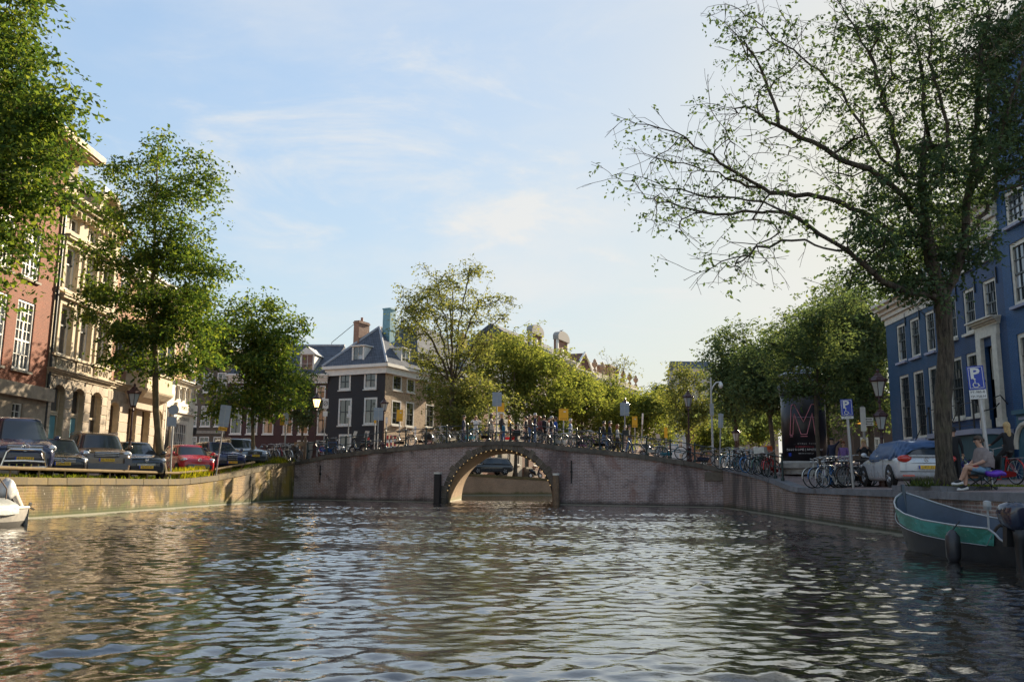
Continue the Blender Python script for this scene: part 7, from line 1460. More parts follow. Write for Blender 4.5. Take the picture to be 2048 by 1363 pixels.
# person sitting on a folding chair
def sitter():
    d = 21.2; x = gx(1968, d); g = grw(x, d); r = empty('person', (x, d, g), R(182), 'person in a grey knitted top and denim shorts sitting cross-legged on a folding chair', 'person'); J = {}
    J['pelvis'] = ((-.02, 0, .50), (.15, .16)); J['waist'] = ((-.05, 0, .64), (.15, .16)); J['chest'] = ((-.04, 0, .86), (.16, .17)); J['neckb'] = ((.02, 0, 1.02), .085); J['neck'] = ((.05, 0, 1.08), .058); J['head'] = ((.085, 0, 1.17), (.084, .09)); J['crown'] = ((.07, 0, 1.245), (.084, .09))
    E = [('pelvis', 'waist'), ('waist', 'chest'), ('chest', 'neckb'), ('neckb', 'neck'), ('neck', 'head'), ('head', 'crown')]
    P = {'l': dict(sh=(-.02, .18, .95), el=(.10, .25, .70), wr=(.30, .12, .60), ha=(.37, .08, .61), hip=(.02, .10, .48), kn=(.46, .05, .56), an=(.56, -.07, .22), toe=(.72, -.08, .18)), 'r': dict(sh=(-.02, -.18, .95), el=(.08, -.26, .70), wr=(.28, -.14, .59), ha=(.35, -.09, .60), hip=(.02, -.10, .48), kn=(.42, -.10, .44), an=(.42, -.10, .09), toe=(.58, -.11, .045))}
    for q, s in (('l', 1), ('r', -1)):
        p = P[q]; rad = dict(sh=.075, el=.055, wr=.032, ha=(.038, .026), hip=.115, kn=.07, an=.045, toe=.042)
        for k in p: J[k + q] = (p[k], rad[k])
        J['calf' + q] = (tuple(Vector(p['kn']).lerp(Vector(p['an']), .4) + Vector((-.02, 0, 0))), .062)
        E += [('chest', 'sh' + q), ('sh' + q, 'el' + q), ('el' + q, 'wr' + q), ('wr' + q, 'ha' + q), ('pelvis', 'hip' + q), ('hip' + q, 'kn' + q), ('kn' + q, 'calf' + q), ('calf' + q, 'an' + q), ('an' + q, 'toe' + q)]
        hv = Vector(p['ha']); 
        for k in range(4):
            b1 = hv + Vector((.035, -s * .02 * (k - 1.5) * .9, .012 * (1.5 - k))); b2 = b1 + Vector((.03, -s * .015, -.018 - .004 * k)); J['fa%d' % k + q] = (tuple(b1), .0095); J['fb%d' % k + q] = (tuple(b2), .0085); E += [('ha' + q, 'fa%d' % k + q), ('fa%d' % k + q, 'fb%d' % k + q)]
        J['tha' + q] = (tuple(Vector(p['wr']) + Vector((.04, -s * .01, .04))), .011); J['thb' + q] = (tuple(Vector(p['wr']) + Vector((.075, -s * .025, .05))), .009); E += [('wr' + q, 'tha' + q), ('tha' + q, 'thb' + q)]
    def sg(e, t, c):
        b = e[1]
        if b in ('neck', 'head', 'crown') or b[:2] in ('ha', 'fa', 'fb', 'th') or (b[:2] == 'wr'): return 0
        if b[:3] == 'toe' or (b[:2] == 'an' and t > .9): return 3
        if b[:3] in ('hip',): return 2
        if b[:2] == 'kn': return 2 if t < .72 else 0
        if b[:4] == 'calf' or b[:2] == 'an': return 0
        if e == ('pelvis', 'waist') and t < .3: return 2
        return 1
    me = skin_mesh('body', J, E, [SKIN, cloth('grey_knit', (.23, .19, .18)), cloth('denim', (.17, .30, .44)), cloth('black_sneaker', (.02, .02, .022))], sg, 2); link('body', me, r); head_parts(r, (.078, 0, 1.205), (1, 0), 'brown', 'bun', True)
    m = MB(); rows = []
    for z, a, b, cx in ((1.04, .085, .10, .02), (1.0, .14, .20, .0), (.90, .19, .26, -.03), (.76, .215, .29, -.03), (.64, .22, .28, -.02), (.56, .20, .25, -.04)): rows.append([(cx + a * math.cos(t) * (1 + .05 * math.sin(5 * t + z * 20)), b * math.sin(t) * (1 + .04 * math.sin(7 * t + z * 14)), z - .06 * max(0, -math.cos(t))) for t in np.linspace(0, 2 * math.pi, 29)[:-1]])
    m.loft(rows, caps=False); m.build('knitted_poncho', cloth('grey_knit', ()), r, smooth=True)
    m = MB(); m.loft([[(.2 + .06 * k, .18 * math.cos(t), .58 + .02 * math.sin(t)) for t in np.linspace(0, 6.28, 9)[:-1]] for k in (0, 1, 2)]); m.build('red_shirt_hem', cloth('red_hem', (.45, .02, .04)), r)
    m = MB()
    for q in ('l', 'r'):
        t = Vector(P[q]['toe']); a = Vector(P[q]['an']); dv = (t - a); dv.z *= .6; yy = dv.normalized(); m.tube([a - yy * .06 + Vector((0, 0, -.055)), a + yy * .06 + Vector((0, 0, -.06)), t + yy * .05 + Vector((0, 0, -.028))], [.035, .036, .03], 8)
    m.build('white_soles', WHT, r); BT = M('bottle_glass', (.02, .05, .03), .1, coat=.8)
    b = empty('bottle', Vector((x, d, g)) + Matrix.Rotation(R(182), 3, 'Z') @ Vector((.385, 0, .60)), R(182), 'dark wine bottle with a pale label held by the sitting person', 'bottle'); b.rotation_euler = (0, .55, R(182)); m = MB(); m.lathe([(.02, -.08), (.036, -.075), (.037, .08), (.033, .11), (.015, .15), (.014, .21), (.017, .215), (.016, .24)], n=12); m.build('glass', BT, b, smooth=True); m = MB(); m.lathe([(.0385, -.04), (.0385, .06)], n=12); m.build('label', WHT, b); m = MB(); m.lathe([(.0175, .19), (.018, .245)], n=8); m.build('cork_cap', cloth('cork', (.5, .36, .2)), b)
    c = empty('folding_chair', (x, d, g), R(182), 'black folding chair under the sitting person', 'chair'); m = MB(); m.box(-.28, .26, -.25, .25, .335, .37); m.build('seat', BLACKM, c)
    for s in (-1, 1):
        for a_, e_ in (((.24, s * .25, .34), (-.16, s * .25, 0)), ((-.22, s * .24, .36), (.42, s * .24, 0)), ((-.26, s * .25, .34), (-.34, s * .25, .85)), ((-.05, s * .2, .34), (-.05, s * .2, 0))): m = MB(); m.tube([a_, e_], .014, 6); m.build('leg', BLACKM, c)
    m = MB(); m.grid([[(-.29 - .05 * k, y, .5 + .34 * k) for y in np.linspace(-.25, .25, 5)] for k in (0, .5, 1)]); m.build('backrest', BLACKM, c)
    m = MB(); m.loft([[(-.12 + .22 * f, .30 + .14 * math.cos(t) * (1 - .4 * abs(f)), .40 + .09 * math.sin(t) * (1 - .4 * abs(f)) + .02 * math.sin(9 * f)) for t in np.linspace(0, 6.28, 13)[:-1]] for f in (-1, -.6, 0, .5, 1)]); e = empty('bag', (x, d, g), R(182), 'shiny purple bag on the chair behind the sitting person', 'bag'); m.build('cloth', M('purple_sheen', (.12, .03, .42), .3, 0, .3, 9), e, smooth=True)
sitter()
# ------------------------------------------------------------------ lamps
LPOST = M('lamp_post_brown', (.055, .022, .02), .4, .2, .25); LGLASS = M('lamp_glass', (.42, .43, .40), .12, 0, .15, 6, coat=.6)
GLINTG = M('glint_lamp_glass', (1, .60, .22), .3, emit=1.3)  # emission in this lantern glass stands in for the sun's glint
def lamp(label, p, h, lit=False, twin=False, side=None, post=None):
    r = empty('street_lamp', p, 0, label, 'lamp'); post = post or LPOST; hz = h - 1.15
    m = MB(); m.lathe([(.17, 0), (.17, .18), (.13, .24), (.13, .75), (.15, .8), (.1, .9), (.06, 1.0), (.05, 1.6), (.07, 1.66), (.045, 1.72), (.038, hz - .25), (.06, hz - .2), (.03, hz - .1)], n=10); m.build('post', post, r, smooth=False)
    def head(z, s, off=(0, 0), k=1.0, l=False):
        x, y = off; m = MB(); m.lathe([(.12 * k, 0), (.25 * k, .5 * k)], (x, y, z), 6); m.build('lantern_glass', GLINTG if l else LGLASS, r)
        m = MB(); m.lathe([(.30 * k, .5 * k), (.32 * k, .54 * k), (.2 * k, .68 * k), (.14 * k, .72 * k), (.13 * k, .78 * k), (.05 * k, .82 * k), (.06 * k, .9 * k), (.01, .97 * k)], (x, y, z), 6); m.lathe([(.05 * k, -.08 * k), (.13 * k, -.02), (.13 * k, .01)], (x, y, z), 6)
        for j in range(6): a = j * math.pi / 3; c, s_ = math.cos(a), math.sin(a); m.tube([(x + .122 * k * c, y + .122 * k * s_, z), (x + .255 * k * c, y + .255 * k * s_, z + .52 * k)], .014 * k, 4); m.sphere((x + .3 * k * c, y + .3 * k * s_, z + .6 * k), .035 * k, 6, 4)
        m.build('lantern_frame', post, r)
        m = MB()
        for j in range(3): a = j * 2.094; m.tube([(x + .04 * math.cos(a), y + .04 * math.sin(a), z - .22 * k), (x + .15 * k * math.cos(a), y + .15 * k * math.sin(a), z - .12 * k), (x + .12 * k * math.cos(a), y + .12 * k * math.sin(a), z)], .014 * k, 4)
        m.build('lantern_bracket', post, r)
    head(hz, 1, l=lit)  # lit picks the glass with the sun glint painted in
    if twin: head(hz - 1.15, 1, (0.0, -.03), .85)
    return r
def lp(px, d, topy, label, ground, **k):
    x = gx(px, d); g = ground(x, d); return lamp(label, Vector((x, d, g)), at(px, topy, d).z - g, **k)
lp(254, 36.2, 757, 'tall street lamp in front of the bay window house', glw)
p, _ = brp(630, .75); lamp('street lamp with glowing glass for a sun glint at the left end of the bridge', p, at(630, 778, p.y).z - p.z, lit=True)
p, _ = brp(766, BW - .9); lamp('street lamp on the far side of the bridge by the corner house', p, at(766, 789, p.y).z - p.z)
p, _ = brp(1251, BW - .9); lamp('street lamp behind the grey sign on the bridge', p, at(1251, 790, p.y).z - p.z)
p, _ = brp(1378, .8); lamp('tall street lamp at the right end of the bridge', p, at(1378, 772, p.y).z - p.z)
lp(1475, 55.5, 846, 'small street lamp behind the ramp bicycles', grw); lp(1768, 29.6, 727, 'dark red double-lantern street lamp beside the silver car', grw, twin=True)
# ------------------------------------------------------------------ signs
SGREY = M('sign_back', (.33, .36, .40), .5, .3, .12, 3); SYEL = M('sign_yellow', (.85, .42, .01), .5, 0, .06); SWHT = M('sign_white', (.75, .74, .70), .5, 0, .06); SBLU = M('sign_blue', (.012, .045, .36), .35, 0, .06); SRED = M('sign_red', (.55, .03, .03), .4); SBLK = M('sign_black', (.02, .02, .02), .5)
def sign(label, p, h, panels, lean=(0, 0), yaw=None, r_=.035, name='traffic_sign', pm=None):
    """panels: (width, z0, z1, material, [decor])"""
    yaw = math.atan2(-p.y, -p.x) - math.pi / 2 + math.pi if yaw is None else yaw
    r = empty(name, p, yaw, label, 'sign'); r.rotation_euler = (lean[0], lean[1], yaw); m = MB(); m.tube([(0, 0, -.05), (0, 0, h)], r_, 8); m.build('pole', pm or GALV, r)
    for q in panels:
        w, z0, z1, mt = q[:4]; x = q[5] if len(q) > 5 else 0; m = MB(); m.box(x - w / 2, x + w / 2, -.065 - (.0 if len(q) < 7 else q[6]), -.04, z0, z1); pn = m.build('panel', mt, r); dec = q[4] if len(q) > 4 else None; y = -.069 - (.0 if len(q) < 7 else q[6])
        if dec == 'back':
            m = MB(); m.box(x - .02, x + .02, y - .025, y, z0, z1); [m.box(x - w / 2, x + w / 2, y - .02, y, z, z + .03) for z in (z0 + .15 * (z1 - z0), z0 + .8 * (z1 - z0))]; m.build('brace', GALV, pn)
        elif dec == 'arrows':
            m = MB(); z = z0 + .14 * (z1 - z0) if z1 - z0 > .35 else (z0 + z1) / 2; k = w * .36; b = .05; m.box(x - k * .7, x + k * .7, y - .001, y, z - .012, z + .012)
            for s in (-1, 1): m.add([(x + s * k, y - .002, z), (x + s * (k - b), y - .002, z + b * .8), (x + s * (k - b), y - .002, z - b * .8)], [(0, 1, 2)])
            m.build('arrow', SBLK, pn)
            if z1 - z0 > .35: m = MB(); m.box(x, x + .25 * w, y - .001, y, z1 - .3 * (z1 - z0), z1 - .22 * (z1 - z0)); m.build('sticker', SWHT, pn)
        elif dec == 'P':
            m = MB(); t = .012; W2, H0, H1 = w / 2 - .03, z0 + .03, z1 - .03
            for a, b, c, d_ in ((-W2, W2, H0, H0 + t), (-W2, W2, H1 - t, H1), (-W2, -W2 + t, H0, H1), (W2 - t, W2, H0, H1)): m.box(x + a, x + b, y - .001, y, c, d_)
            m.build('border', SWHT, pn); u = (z1 - z0); link('lettering', textmesh('P', u * .62, SWHT, bold=.012), pn, (x - .02, y - .002, z0 + u * .66), (R(90), 0, 0), (1.15, 1, 1)); m = MB(); c = (x - .02, z0 + u * .19); rr = u * .105
            m.tube([(c[0] + rr * math.cos(a), y - .004, c[1] + rr * math.sin(a)) for a in np.linspace(R(110), R(380), 14)], .012, 4); m.tube([(c[0] - .015, y - .004, c[1] + rr * 1.9), (c[0] - .01, y - .004, c[1] + rr * .55), (c[0] + rr * .8, y - .004, c[1] + rr * .5), (c[0] + rr * 1.2, y - .004, c[1] - rr * .45), (c[0] + rr * 1.5, y - .004, c[1] - rr * .4)], .013, 4); m.sphere((c[0] - .015, y - .004, c[1] + rr * 2.35), .026, 8, 6); m.build('wheelchair_symbol', SWHT, pn)
        elif dec == 'nop':
            m = MB(); rr = w * .34; cz_ = (z0 + z1) / 2; m.tube([(x + rr * math.cos(a), y - .004, cz_ + rr * 1.2 * math.sin(a)) for a in np.linspace(0, 6.28, 17)], .018, 4); m.tube([(x - rr, y - .004, cz_ - rr), (x + rr, y - .004, cz_ + rr)], .016, 4); m.build('symbol', SBLK, pn)
        elif dec and dec.startswith('T:'):
            ls_ = dec[2:].split('|')
            for i, s in enumerate(ls_): link('lettering', textmesh(s, (z1 - z0) / len(ls_) * .75, SBLK), pn, (x, y - .002, z1 - (z1 - z0) * (i + .5) / len(ls_)), (R(90), 0, 0), (min(1, 1.0), 1, 1))
    return r
def disc(r, z, rad, mt, name='round_panel', ring=None, y=-.07):
    m = MB(); n = 20; m.loft([[(rad * math.cos(2 * math.pi * k / n), yy, z + rad * math.sin(2 * math.pi * k / n)) for k in range(n)] for yy in (y, -.04)]); o = m.build(name, mt, r)
    if ring: m = MB(); m.tube([(rad * .93 * math.cos(2 * math.pi * k / n), y - .004, z + rad * .93 * math.sin(2 * math.pi * k / n)) for k in range(n)], rad * .09, 4, True); m.build('ring', ring, o)
    return o
def sg_at(px, d, ground): x = gx(px, d); return Vector((x, d, ground(x, d)))
def zrel(px, py, p): return at(px, py, p.y).z - p.z
p = sg_at(1982, 21.4, grw); z = lambda y: zrel(1975, y, p); sign('blue disabled parking sign with two number plates on its pole beside the sitting person', p, z(735), [(.38, z(778), z(731), SBLU, 'P', -.03), (.38, z(797), z(779), SWHT, 'T:PT-985-B|TP-758-H', -.03)], lean=(0, -.045), r_=.05)
p = sg_at(1706, 30.0, grw); z = lambda y: zrel(1703, y, p); sign('blue disabled parking sign above the clustered bicycles', p, z(800), [(.40, z(831), z(798), SBLU, 'P'), (.40, z(837), z(832), SWHT, 'T:JH-272-H')], lean=(0, -.03), r_=.05)
p = sg_at(1733, 36.5, grw); z = lambda y: zrel(1733, y, p); r = sign('tall information post with white direction boards behind the blond person', p, z(812), [(.22, z(862), z(814), SWHT, None), (.36, z(842), z(835), SWHT, 'arrows', .22), (.36, z(851), z(844), SWHT, 'arrows', .22)], r_=.06)
p = sg_at(431, 42.0, glw); z = lambda y: zrel(431, y, p); sign('leaning grey sign back with yellow boards below it on the west quay', p, z(815), [(.50, z(852), z(809), SGREY, 'back'), (.42, z(860), z(853), SYEL, 'arrows')], lean=(0, .08))
p = sg_at(340, 37.8, glw); z = lambda y: zrel(336, y, p); r = sign('back of a round sign with a square plate beside the trunk', p, z(810), [(.40, z(852), z(833), SGREY, None, -.05)], lean=(0, -.02)); disc(r, z(819), .22, SGREY)
p = sg_at(566, 52.6, glw); z = lambda y: zrel(566, y, p); sign('white and yellow double sign above the racked bicycles', p, z(822), [(.26, z(848), z(822), SWHT, None), (.28, z(850), z(831), SYEL, None, -.22, .03)], r_=.045)
def bs(px, s, top, label, panels, **k):
    p, _ = brp(px, s); z = lambda y: zrel(px, y, p); return sign(label, p, z(top), [(q[0], z(q[2]), z(q[1])) + tuple(q[3:]) for q in panels], **k)
bs(648, 3.0, 800, 'white no-entry type sign on a grey pole right of the glinting lamp', [(.36, 797, 816, SWHT, 'nop'), (.30, 822, 832, SWHT, None)])
bs(696, 2.6, 810, 'narrow edge-on sign pole in front of the black house', [(.12, 811, 828, SWHT, None), (.26, 828, 835, SWHT, None)]); bs(755, 1.0, 815, 'grey sign back standing before the corner house', [(.58, 815, 840, SGREY, 'back')])
bs(749, 2.6, 825, 'thin yellow sign half behind the grey sign back', [(.14, 825, 846, SYEL, None)]); bs(772, 4.0, 834, 'small white plate on a pole in front of the tan wall', [(.14, 834, 846, SWHT, None)])
bs(798, 3.2, 819, 'yellow route sign with arrows in front of the tan brick wall', [(.40, 819, 842, SYEL, 'arrows')]); bs(830, 2.8, 852, 'low white post sign beside the leaning bicycles', [(.12, 852, 870, SWHT, None)])
bs(993, 1.4, 785, 'grey sign back beside the yellow board on the bridge crown', [(.56, 784, 812, SGREY, 'back')]); bs(1001, 2.4, 805, 'yellow board over a white arrow plate on the bridge crown', [(.42, 805, 823, SYEL, None), (.40, 824, 830, SWHT, 'arrows')])
bs(1127, 3.0, 817, 'large yellow route sign behind the checked-shirt walker', [(.58, 817, 840, SYEL, 'arrows')]); bs(1250, 1.2, 806, 'grey sign back in front of the lamp on the bridge', [(.52, 805, 831, SGREY, 'back')])
bs(1270, 3.2, 832, 'yellow sign right of the grey sign back on the bridge', [(.32, 832, 854, SYEL, 'arrows')]); bs(1281, 4.0, 826, 'slim leaning white sign pole right of the yellow sign', [(.10, 826, 848, SWHT, None)], lean=(0, .06)); bs(1332, 5.0, 854, 'small distant yellow sign left of the tall lamp', [(.20, 854, 875, SYEL, None)])
p = sg_at(1440, 45.8, grw); z = lambda y: zrel(1446, y, p); sign('grey sign back on a leaning pole at the right bridge corner', p, z(826), [(.26, z(855), z(827), SGREY, 'back')], lean=(0, .05))
p, _ = brp(645, 1.1); r = empty('no_parking_sign', p, R(180), 'round blue and red no-stopping disc low on the railing', 'sign'); r.rotation_euler = (0, 0, 0); m = MB(); m.tube([(0, 0, 0), (0, 0, .5)], .02, 6); m.build('stem', GALV, r); disc(r, .55, .19, SBLU, ring=SRED)
p, _ = brp(857, 1.4); r = empty('no_entry_sign', p, 0, 'small red and white round sign low behind the railing', 'sign'); m = MB(); m.tube([(0, 0, 0), (0, 0, .2)], .03, 6); m.build('stem', GALV, r); disc(r, .22, .24, SRED); m = MB(); m.box(-.16, .16, -.078, -.07, .18, .26); m.build('bar', SWHT, r)
# camera mast
p = sg_at(1427, 48.6, grw); zt = at(1425, 765, p.y).z - p.z; r = empty('camera_mast', p, 0, 'tall thin grey mast with a dome camera on a curved arm', 'mast'); m = MB(); m.tube([(0, 0, -.1), (0, 0, zt + .3)], [.07, .05], 8); m.build('pole', GALV, r); m = MB(); m.tube([(0, 0, zt - .5), (.12, 0, zt - .2), (.3, 0, zt + .02), (.6, 0, zt + .05)], .035, 6); m.build('arm', SWHT, r); m = MB(); m.lathe([(.02, .1), (.1, .04), (.13, -.06), (.12, -.16), (.05, -.26)], (.56, 0, zt - .06), 10); m.build('dome_camera', SWHT, r, smooth=True); m = MB(); m.box(-.1, .1, -.12, .05, zt - 1.9, zt - 1.2); m.build('junction_box', GALV, r)
# red and white barriers, cabinets, posts
for i, px in enumerate((737, 775, 782, 790)):
    p, _ = brp(px, 6.2 + .3 * i); r = empty('red_white_post', p, 0, 'red and white striped barrier post, %s of four behind the railing' % ORD[i], 'barrier', 'striped barrier posts')
    for q in range(5): m = MB(); m.lathe([(.075, .25 * q), (.075, .25 * q + .248)], n=8); m.build('band', SRED if q % 2 == 0 else SWHT, r)
for px, d, w, h, lab, mt in ((581, 55.2, .75, 1.15, 'dark utility cabinet beside the crate bicycle', M('dark_cabinet', (.10, .09, .08), .6)), (618, 55.6, .8, 1.25, 'grey metal utility cabinet left of the glinting lamp', M('grey_cabinet', (.27, .27, .26), .5, .2))):
    x = gx(px, d); r = empty('utility_cabinet', (x, d, 2.36), R(-8), lab, 'cabinet'); m = MB(); m.box(-w / 2, w / 2, -.25, .25, 0, h); m.box(-w / 2 - .04, w / 2 + .04, -.29, .29, h, h + .06); m.build('case', mt, r); m = MB(); m.box(-w / 2 + .05, -.01, -.262, -.25, .1, h - .08); m.box(.01, w / 2 - .05, -.262, -.25, .1, h - .08); m.build('door', mt, r); m = MB(); m.box(-.03, .03, -.28, -.262, h * .5, h * .62); m.build('handle', BLACKM, r)
x, d = gx(607, 54.0), 54.0; r = empty('bollard', (x, d, 2.36), 0, 'slim wooden-topped bollard in front of the metal cabinets', 'bollard'); m = MB(); m.lathe([(.09, 0), (.09, 1.5), (.03, 1.6)], n=8); m.build('shaft', WOOD, r)
# scooters
def scooter(p, yaw, label):
    r = empty('motor_scooter', p, yaw, label, 'scooter'); D = M('scooter_dark', (.02, .022, .028), .25, 0, .2, 4, coat=.6); m = MB(); m.loft([[(x, w * math.cos(a), z + h * math.sin(a)) for a in np.linspace(0, 6.28, 11)[:-1]] for x, w, z, h in ((-.75, .08, .75, .06), (-.5, .2, .66, .16), (-.1, .22, .55, .16), (.0, .18, .32, .07), (.35, .18, .32, .07), (.42, .16, .5, .2), (.5, .1, .78, .2))]); m.build('body', D, r, smooth=True)
    for x in (-.55, .62): m = MB(); m.tube([(x + .21 * math.cos(k * .393), 0, .24 + .21 * math.sin(k * .393)) for k in range(16)], .055, 6, True); w = m.build('wheel', TYRE, r); m = MB(); m.tube([(x, -.04, .24), (x, .04, .24)], .14, 10); m.build('rim', RIM, w)
    m = MB(); m.tube([(.62, 0, .24), (.5, 0, .8), (.46, 0, 1.05)], .03, 6); m.tube([(.4, -.3, 1.08), (.46, 0, 1.05), (.4, .3, 1.08)], .018, 6); m.build('handlebar', BLACKM, r); m = MB(); m.loft([[(x, w * math.cos(a), .82 + .05 * math.sin(a)) for a in np.linspace(0, 6.28, 9)[:-1]] for x, w in ((-.7, .1), (-.4, .16), (-.05, .12))]); m.build('seat', BKS, r)
    m = MB(); m.grid([[(.52 - .12 * k, y, 1.0 + .45 * k) for y in (-.22, -.1, 0, .1, .22)] for k in (0, .5, 1)]); m.build('windshield', LGLASS, r); return r
p, _ = brp(722, 2.4); scooter(p, R(160), 'dark motor scooter with a windshield in front of the black house'); p, _ = brp(744, 3.4); scooter(p, R(150), 'second dark scooter beside the striped posts')
p = FQ.w(19.6, 1.6); scooter(Vector((p.x, p.y, zf(19.6))), FQ.rz, 'dark scooter on the far quay seen through the arch'); p, _ = brp(1303, 3.0); scooter(p, R(20), 'pale covered scooter right of the yellow sign')
# ------------------------------------------------------------------ advertising column
kd = 38.2; kx = gx(1612, kd); kz = grw(kx, kd); r = empty('advertising_column', (kx, kd, kz), 0, 'round advertising column with a dark poster and a pink outlined letter', 'advertising column'); KZ = lambda y: at(1612, y, kd).z - kz; KR_ = .96; CONC = M('column_concrete', (.36, .34, .31), .8, 0, .2, 4, .3, 20); POST = M('poster_black', (.016, .012, .016), .35, 0, .4, 1.5)
m = MB(); m.lathe([(KR_ + .0, 0), (KR_ + .0, KZ(938) if KZ(938) > .1 else .15), (KR_ + .16, max(KZ(936), .2)), (KR_ + .16, KZ(926)), (KR_ + .06, KZ(922))], n=32); m.build('plinth', CONC, r)
m = MB(); m.lathe([(KR_, KZ(922)), (KR_, KZ(778))], n=48); m.build('drum', POST, r, smooth=True); m = MB(); m.lathe([(KR_ + .04, KZ(790)), (KR_ + .05, KZ(786)), (KR_ + .02, KZ(781))], n=40); m.build('upper_band', M('dark_band', (.03, .032, .04), .4), r)
m = MB(); m.lathe([(KR_ + .02, KZ(780)), (KR_ + .1, KZ(776)), (KR_ + .1, KZ(770)), (KR_ - .1, KZ(768)), (KR_ - .12, KZ(757)), (KR_ + .02, KZ(756)), (KR_ + .1, KZ(752)), (.55, KZ(738)), (.12, KZ(731)), (.05, KZ(724)), (.0, KZ(720))], n=24); m.build('roof', M('column_roof', (.24, .26, .30), .5, .2, .2, 3), r)
def wrap(me, z, rad, th0):
    for v in me.vertices: a = th0 + v.co.x / rad; v.co = Vector((rad * math.cos(a), rad * math.sin(a), z + v.co.y))
    me.update(); return me
th = math.atan2(-kd, -kx); NEON = M('poster_pink', (.85, .30, .36), .4); NR = M('poster_red', (.45, .04, .06), .4); PW = M('poster_white', (.75, .73, .72), .4)
def ktext(s, size, py, mt, off=0, name='lettering'): me = textmesh(s, size, mt, res=1); wrap(me, KZ(py), KR_ + .006, th + off); link(name, me, r)
ktext('ZIGGO DOME | AMSTERDAM', .135, 900, PW, .0); ktext('DONDERDAG 14', .10, 894.5, NR); ktext('. . . .  W O R L D   T O U R', .085, 888.5, PW); ktext('MEER INFO & TICKETS VIA', .055, 907.5, PW, .05)
ktext('buro', .2, 783.5, SRED, -.45)
def kline(pts, mt, rr=.014):
    m = MB(); out = []
    for a, b in zip(pts[:-1], pts[1:]):
        for k in range(6): q = k / 6; out.append((a[0] + (b[0] - a[0]) * q, a[1] + (b[1] - a[1]) * q))
    out.append(pts[-1]); m.tube([((KR_ + .008) * math.cos(th + x / KR_), (KR_ + .008) * math.sin(th + x / KR_), z) for x, z in out], rr, 4); m.build('poster_line', mt, r)
kz0, kz1 = KZ(871), KZ(812); H_ = kz1 - kz0
kline([(-.62, kz0), (-.5, kz1), (-.36, kz1), (-.0, kz0 + H_ * .42), (.36, kz1), (.5, kz1), (.62, kz0), (.48, kz0), (.38, kz0 + H_ * .72), (.12, kz0 + .02), (-.12, kz0 + .02), (-.38, kz0 + H_ * .72), (-.48, kz0), (-.62, kz0)], NEON); kline([(-.62, kz0 - .07), (-.48, kz0 - .07)], NEON); kline([(.48, kz0 - .07), (.62, kz0 - .07)], NEON); kline([(-.14, kz0 - .07), (.14, kz0 - .07)], NEON); kline([(-.35, kz0 + H_ * .58), (.7, kz0 + H_ * .58)], M('poster_violet', (.30, .22, .32), .4), .01)
me = textmesh('t', .01, SBLU); m = MB(); m.grid([[((KR_ + .006) * math.cos(th + a), (KR_ + .006) * math.sin(th + a), z_) for a in (-.78, -.7, -.62)] for z_ in (KZ(913), KZ(906))]); m.build('sponsor_patch', SBLU, r); bpy.data.meshes.remove(me)
# ------------------------------------------------------------------ small things on the east quay
r = empty('tree_pit', EB, FQR.rz, 'raised stone-edged bed around the big trunk', 'planter'); L_ = [(-2.0, -.62, 1.0, -.45), (-2.0, .62, 1.0, .79), (-2.0, -.45, -1.83, .62), (.83, -.45, 1.0, .62)]
for a, b, c, d_ in L_:
    n = max(1, round(max(c - a, d_ - b) / 1.0))
    for k in range(n):
        m = MB(); f0, f1 = k / n, (k + 1) / n - .006
        if c - a > d_ - b: m.box(a + (c - a) * f0, a + (c - a) * f1, b, d_, -.1, .11)
        else: m.box(a, c, b + (d_ - b) * f0, b + (d_ - b) * f1, -.1, .11)
        m.build('edge_stone', COPR, r)
m = MB(); m.box(-1.83, .83, -.45, .62, -.08, .08); m.build('soil', M('soil', (.06, .045, .03), .95, 0, .3, 6, .6, 20), r)
GRASSM = leafmat('grass_blades', (.06, .10, .02), (.12, .17, .03), (.22, .22, .05), .4, (1.8, 1.6, .5))
def tufts(name, label, pts, n, h, rad, mt, kind=None, cat='plant', wid=.018):
    rg = np.random.RandomState(len(pts)); P = np.array([list(q) for q in pts]); o0 = P[0].copy(); C_ = P[rg.randint(0, len(P), n)] + rg.normal(size=(n, 3)) * np.array([rad, rad, 0]); up = unit(rg.normal(size=(n, 3)) * .45 + np.array([0, 0, 1.])); s = h * rg.uniform(.4, 1.3, (n, 1)); sd = unit(np.cross(up, rg.normal(size=(n, 3)))) * wid
    V = np.stack([C_ - sd, C_ + sd, C_ + up * s + sd * .2, C_ + up * s - sd * .2], 1).reshape(-1, 3) - o0; o = link(name, np_mesh(name, V, np.arange(4 * n).reshape(-1, 4), mt), None, o0)
    return tag(o, label, cat, None, kind)
tufts('grass', 'short grass along the quay edge under the parked cars', [(QL(d) - .75 - .5 * (i % 3), d, zl(d) - .02) for i, d in enumerate(np.arange(20, 52.5, .22))], 16000, .13, .22, GRASSM, 'stuff', 'grass')
tufts('weed_clump', 'tall yellow-green weeds in front of the red car', [(QL(d) - .55, d, zl(d)) for d in np.arange(38.6, 41.4, .25)], 1800, .42, .16, leafmat('weed_leaves', (.12, .16, .02), (.22, .24, .03), (.36, .32, .04), .4), None, 'weeds', .014)
tufts('weed_clump', 'weeds growing at the corner of the bridge and the mossy quay', [(QL(d) - .3, d, zl(d)) for d in np.arange(50.8, 53.2, .3)], 900, .34, .2, MATS['weed_leaves'], None, 'weeds', .015)
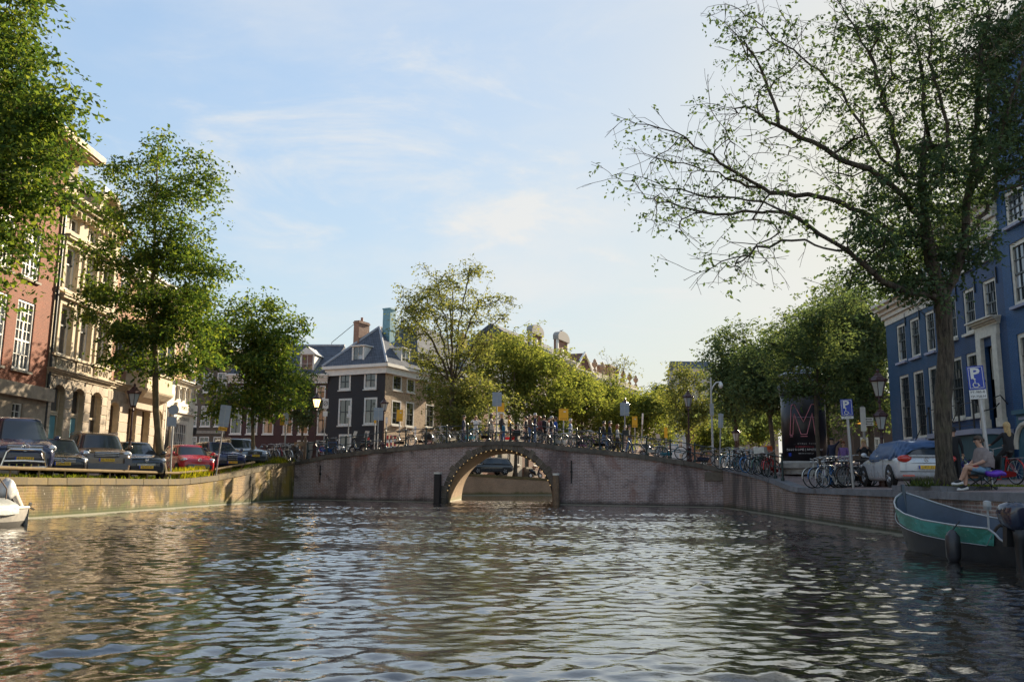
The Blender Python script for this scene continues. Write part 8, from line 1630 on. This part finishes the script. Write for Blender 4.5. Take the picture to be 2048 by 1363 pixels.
tufts('weed_clump', 'small leafy weeds at the foot of the big trunk', [tuple(EB + Vector((-.75, -.2, .1))), tuple(EB + Vector((-.6, -.35, .1))), tuple(EB + Vector((-.9, 0, .1)))], 160, .22, .10, LF_MID, None, 'weeds', .016); tufts('grass', 'thin grass in the stone-edged tree bed', [tuple(EB + Vector((.2 + .1 * q, -.5 - .2 * q, .12))) for q in range(8)], 900, .05, .25, GRASSM, 'stuff', 'grass')
p = FE.w(FE.u(2030, 940) + .2, -1.7); r = empty('flower_pot', (p.x, p.y, 1.62), 0, 'terracotta pot with purple flowers by the stoop', 'flower pot'); m = MB(); m.lathe([(.22, 0), (.3, .35), (.32, .36), (.28, .34)], n=14); m.build('pot', M('terracotta', (.36, .16, .08), .8), r)
rg = np.random.RandomState(2); V, F = leaves(rg.normal(size=(500, 3)) * np.array([.3, .3, .1]) + np.array([0, 0, .5]), .09, rg); link('flowers', np_mesh('flowers', V, F, leafmat('purple_petals', (.05, .03, .25), (.08, .05, .4), (.06, .12, .05), .3, (1, 1, 1))), r)
p = FE.w(FE.u(2043, 930), -2.4); r = empty('iron_bollard', (p.x, p.y, 1.6), 0, 'black ornate iron bollard near the stoop', 'bollard'); m = MB(); m.lathe([(.12, 0), (.12, .1), (.07, .16), (.06, .6), (.1, .66), (.06, .72), (.055, 1.15), (.1, 1.2), (.08, 1.3), (.02, 1.36)], n=10); m.build('shaft', BLACKM, r)
# bird on the pediment
for o in bpy.data.objects:
    if o.name.startswith('pediment_house') and o.type == 'EMPTY': q = o.matrix_basis @ Vector((5.2, .2, 17.4 + 3.0 + .9))
r = empty('bird', q, R(20), 'small gull standing on the arched pediment', 'bird'); m = MB(); m.loft([[(x, w * math.cos(a), z + w * math.sin(a)) for a in np.linspace(0, 6.28, 9)[:-1]] for x, w, z in ((-.28, .015, .2), (-.16, .05, .2), (0, .085, .19), (.11, .07, .22), (.17, .045, .29), (.21, .045, .33), (.25, .03, .33), (.31, .008, .315))]); m.tube([(.0, .03, .12), (.01, .03, 0)], .008, 4); m.tube([(.0, -.03, .12), (.01, -.03, 0)], .008, 4); m.build('body', M('gull_grey', (.22, .22, .24), .7), r, smooth=True)
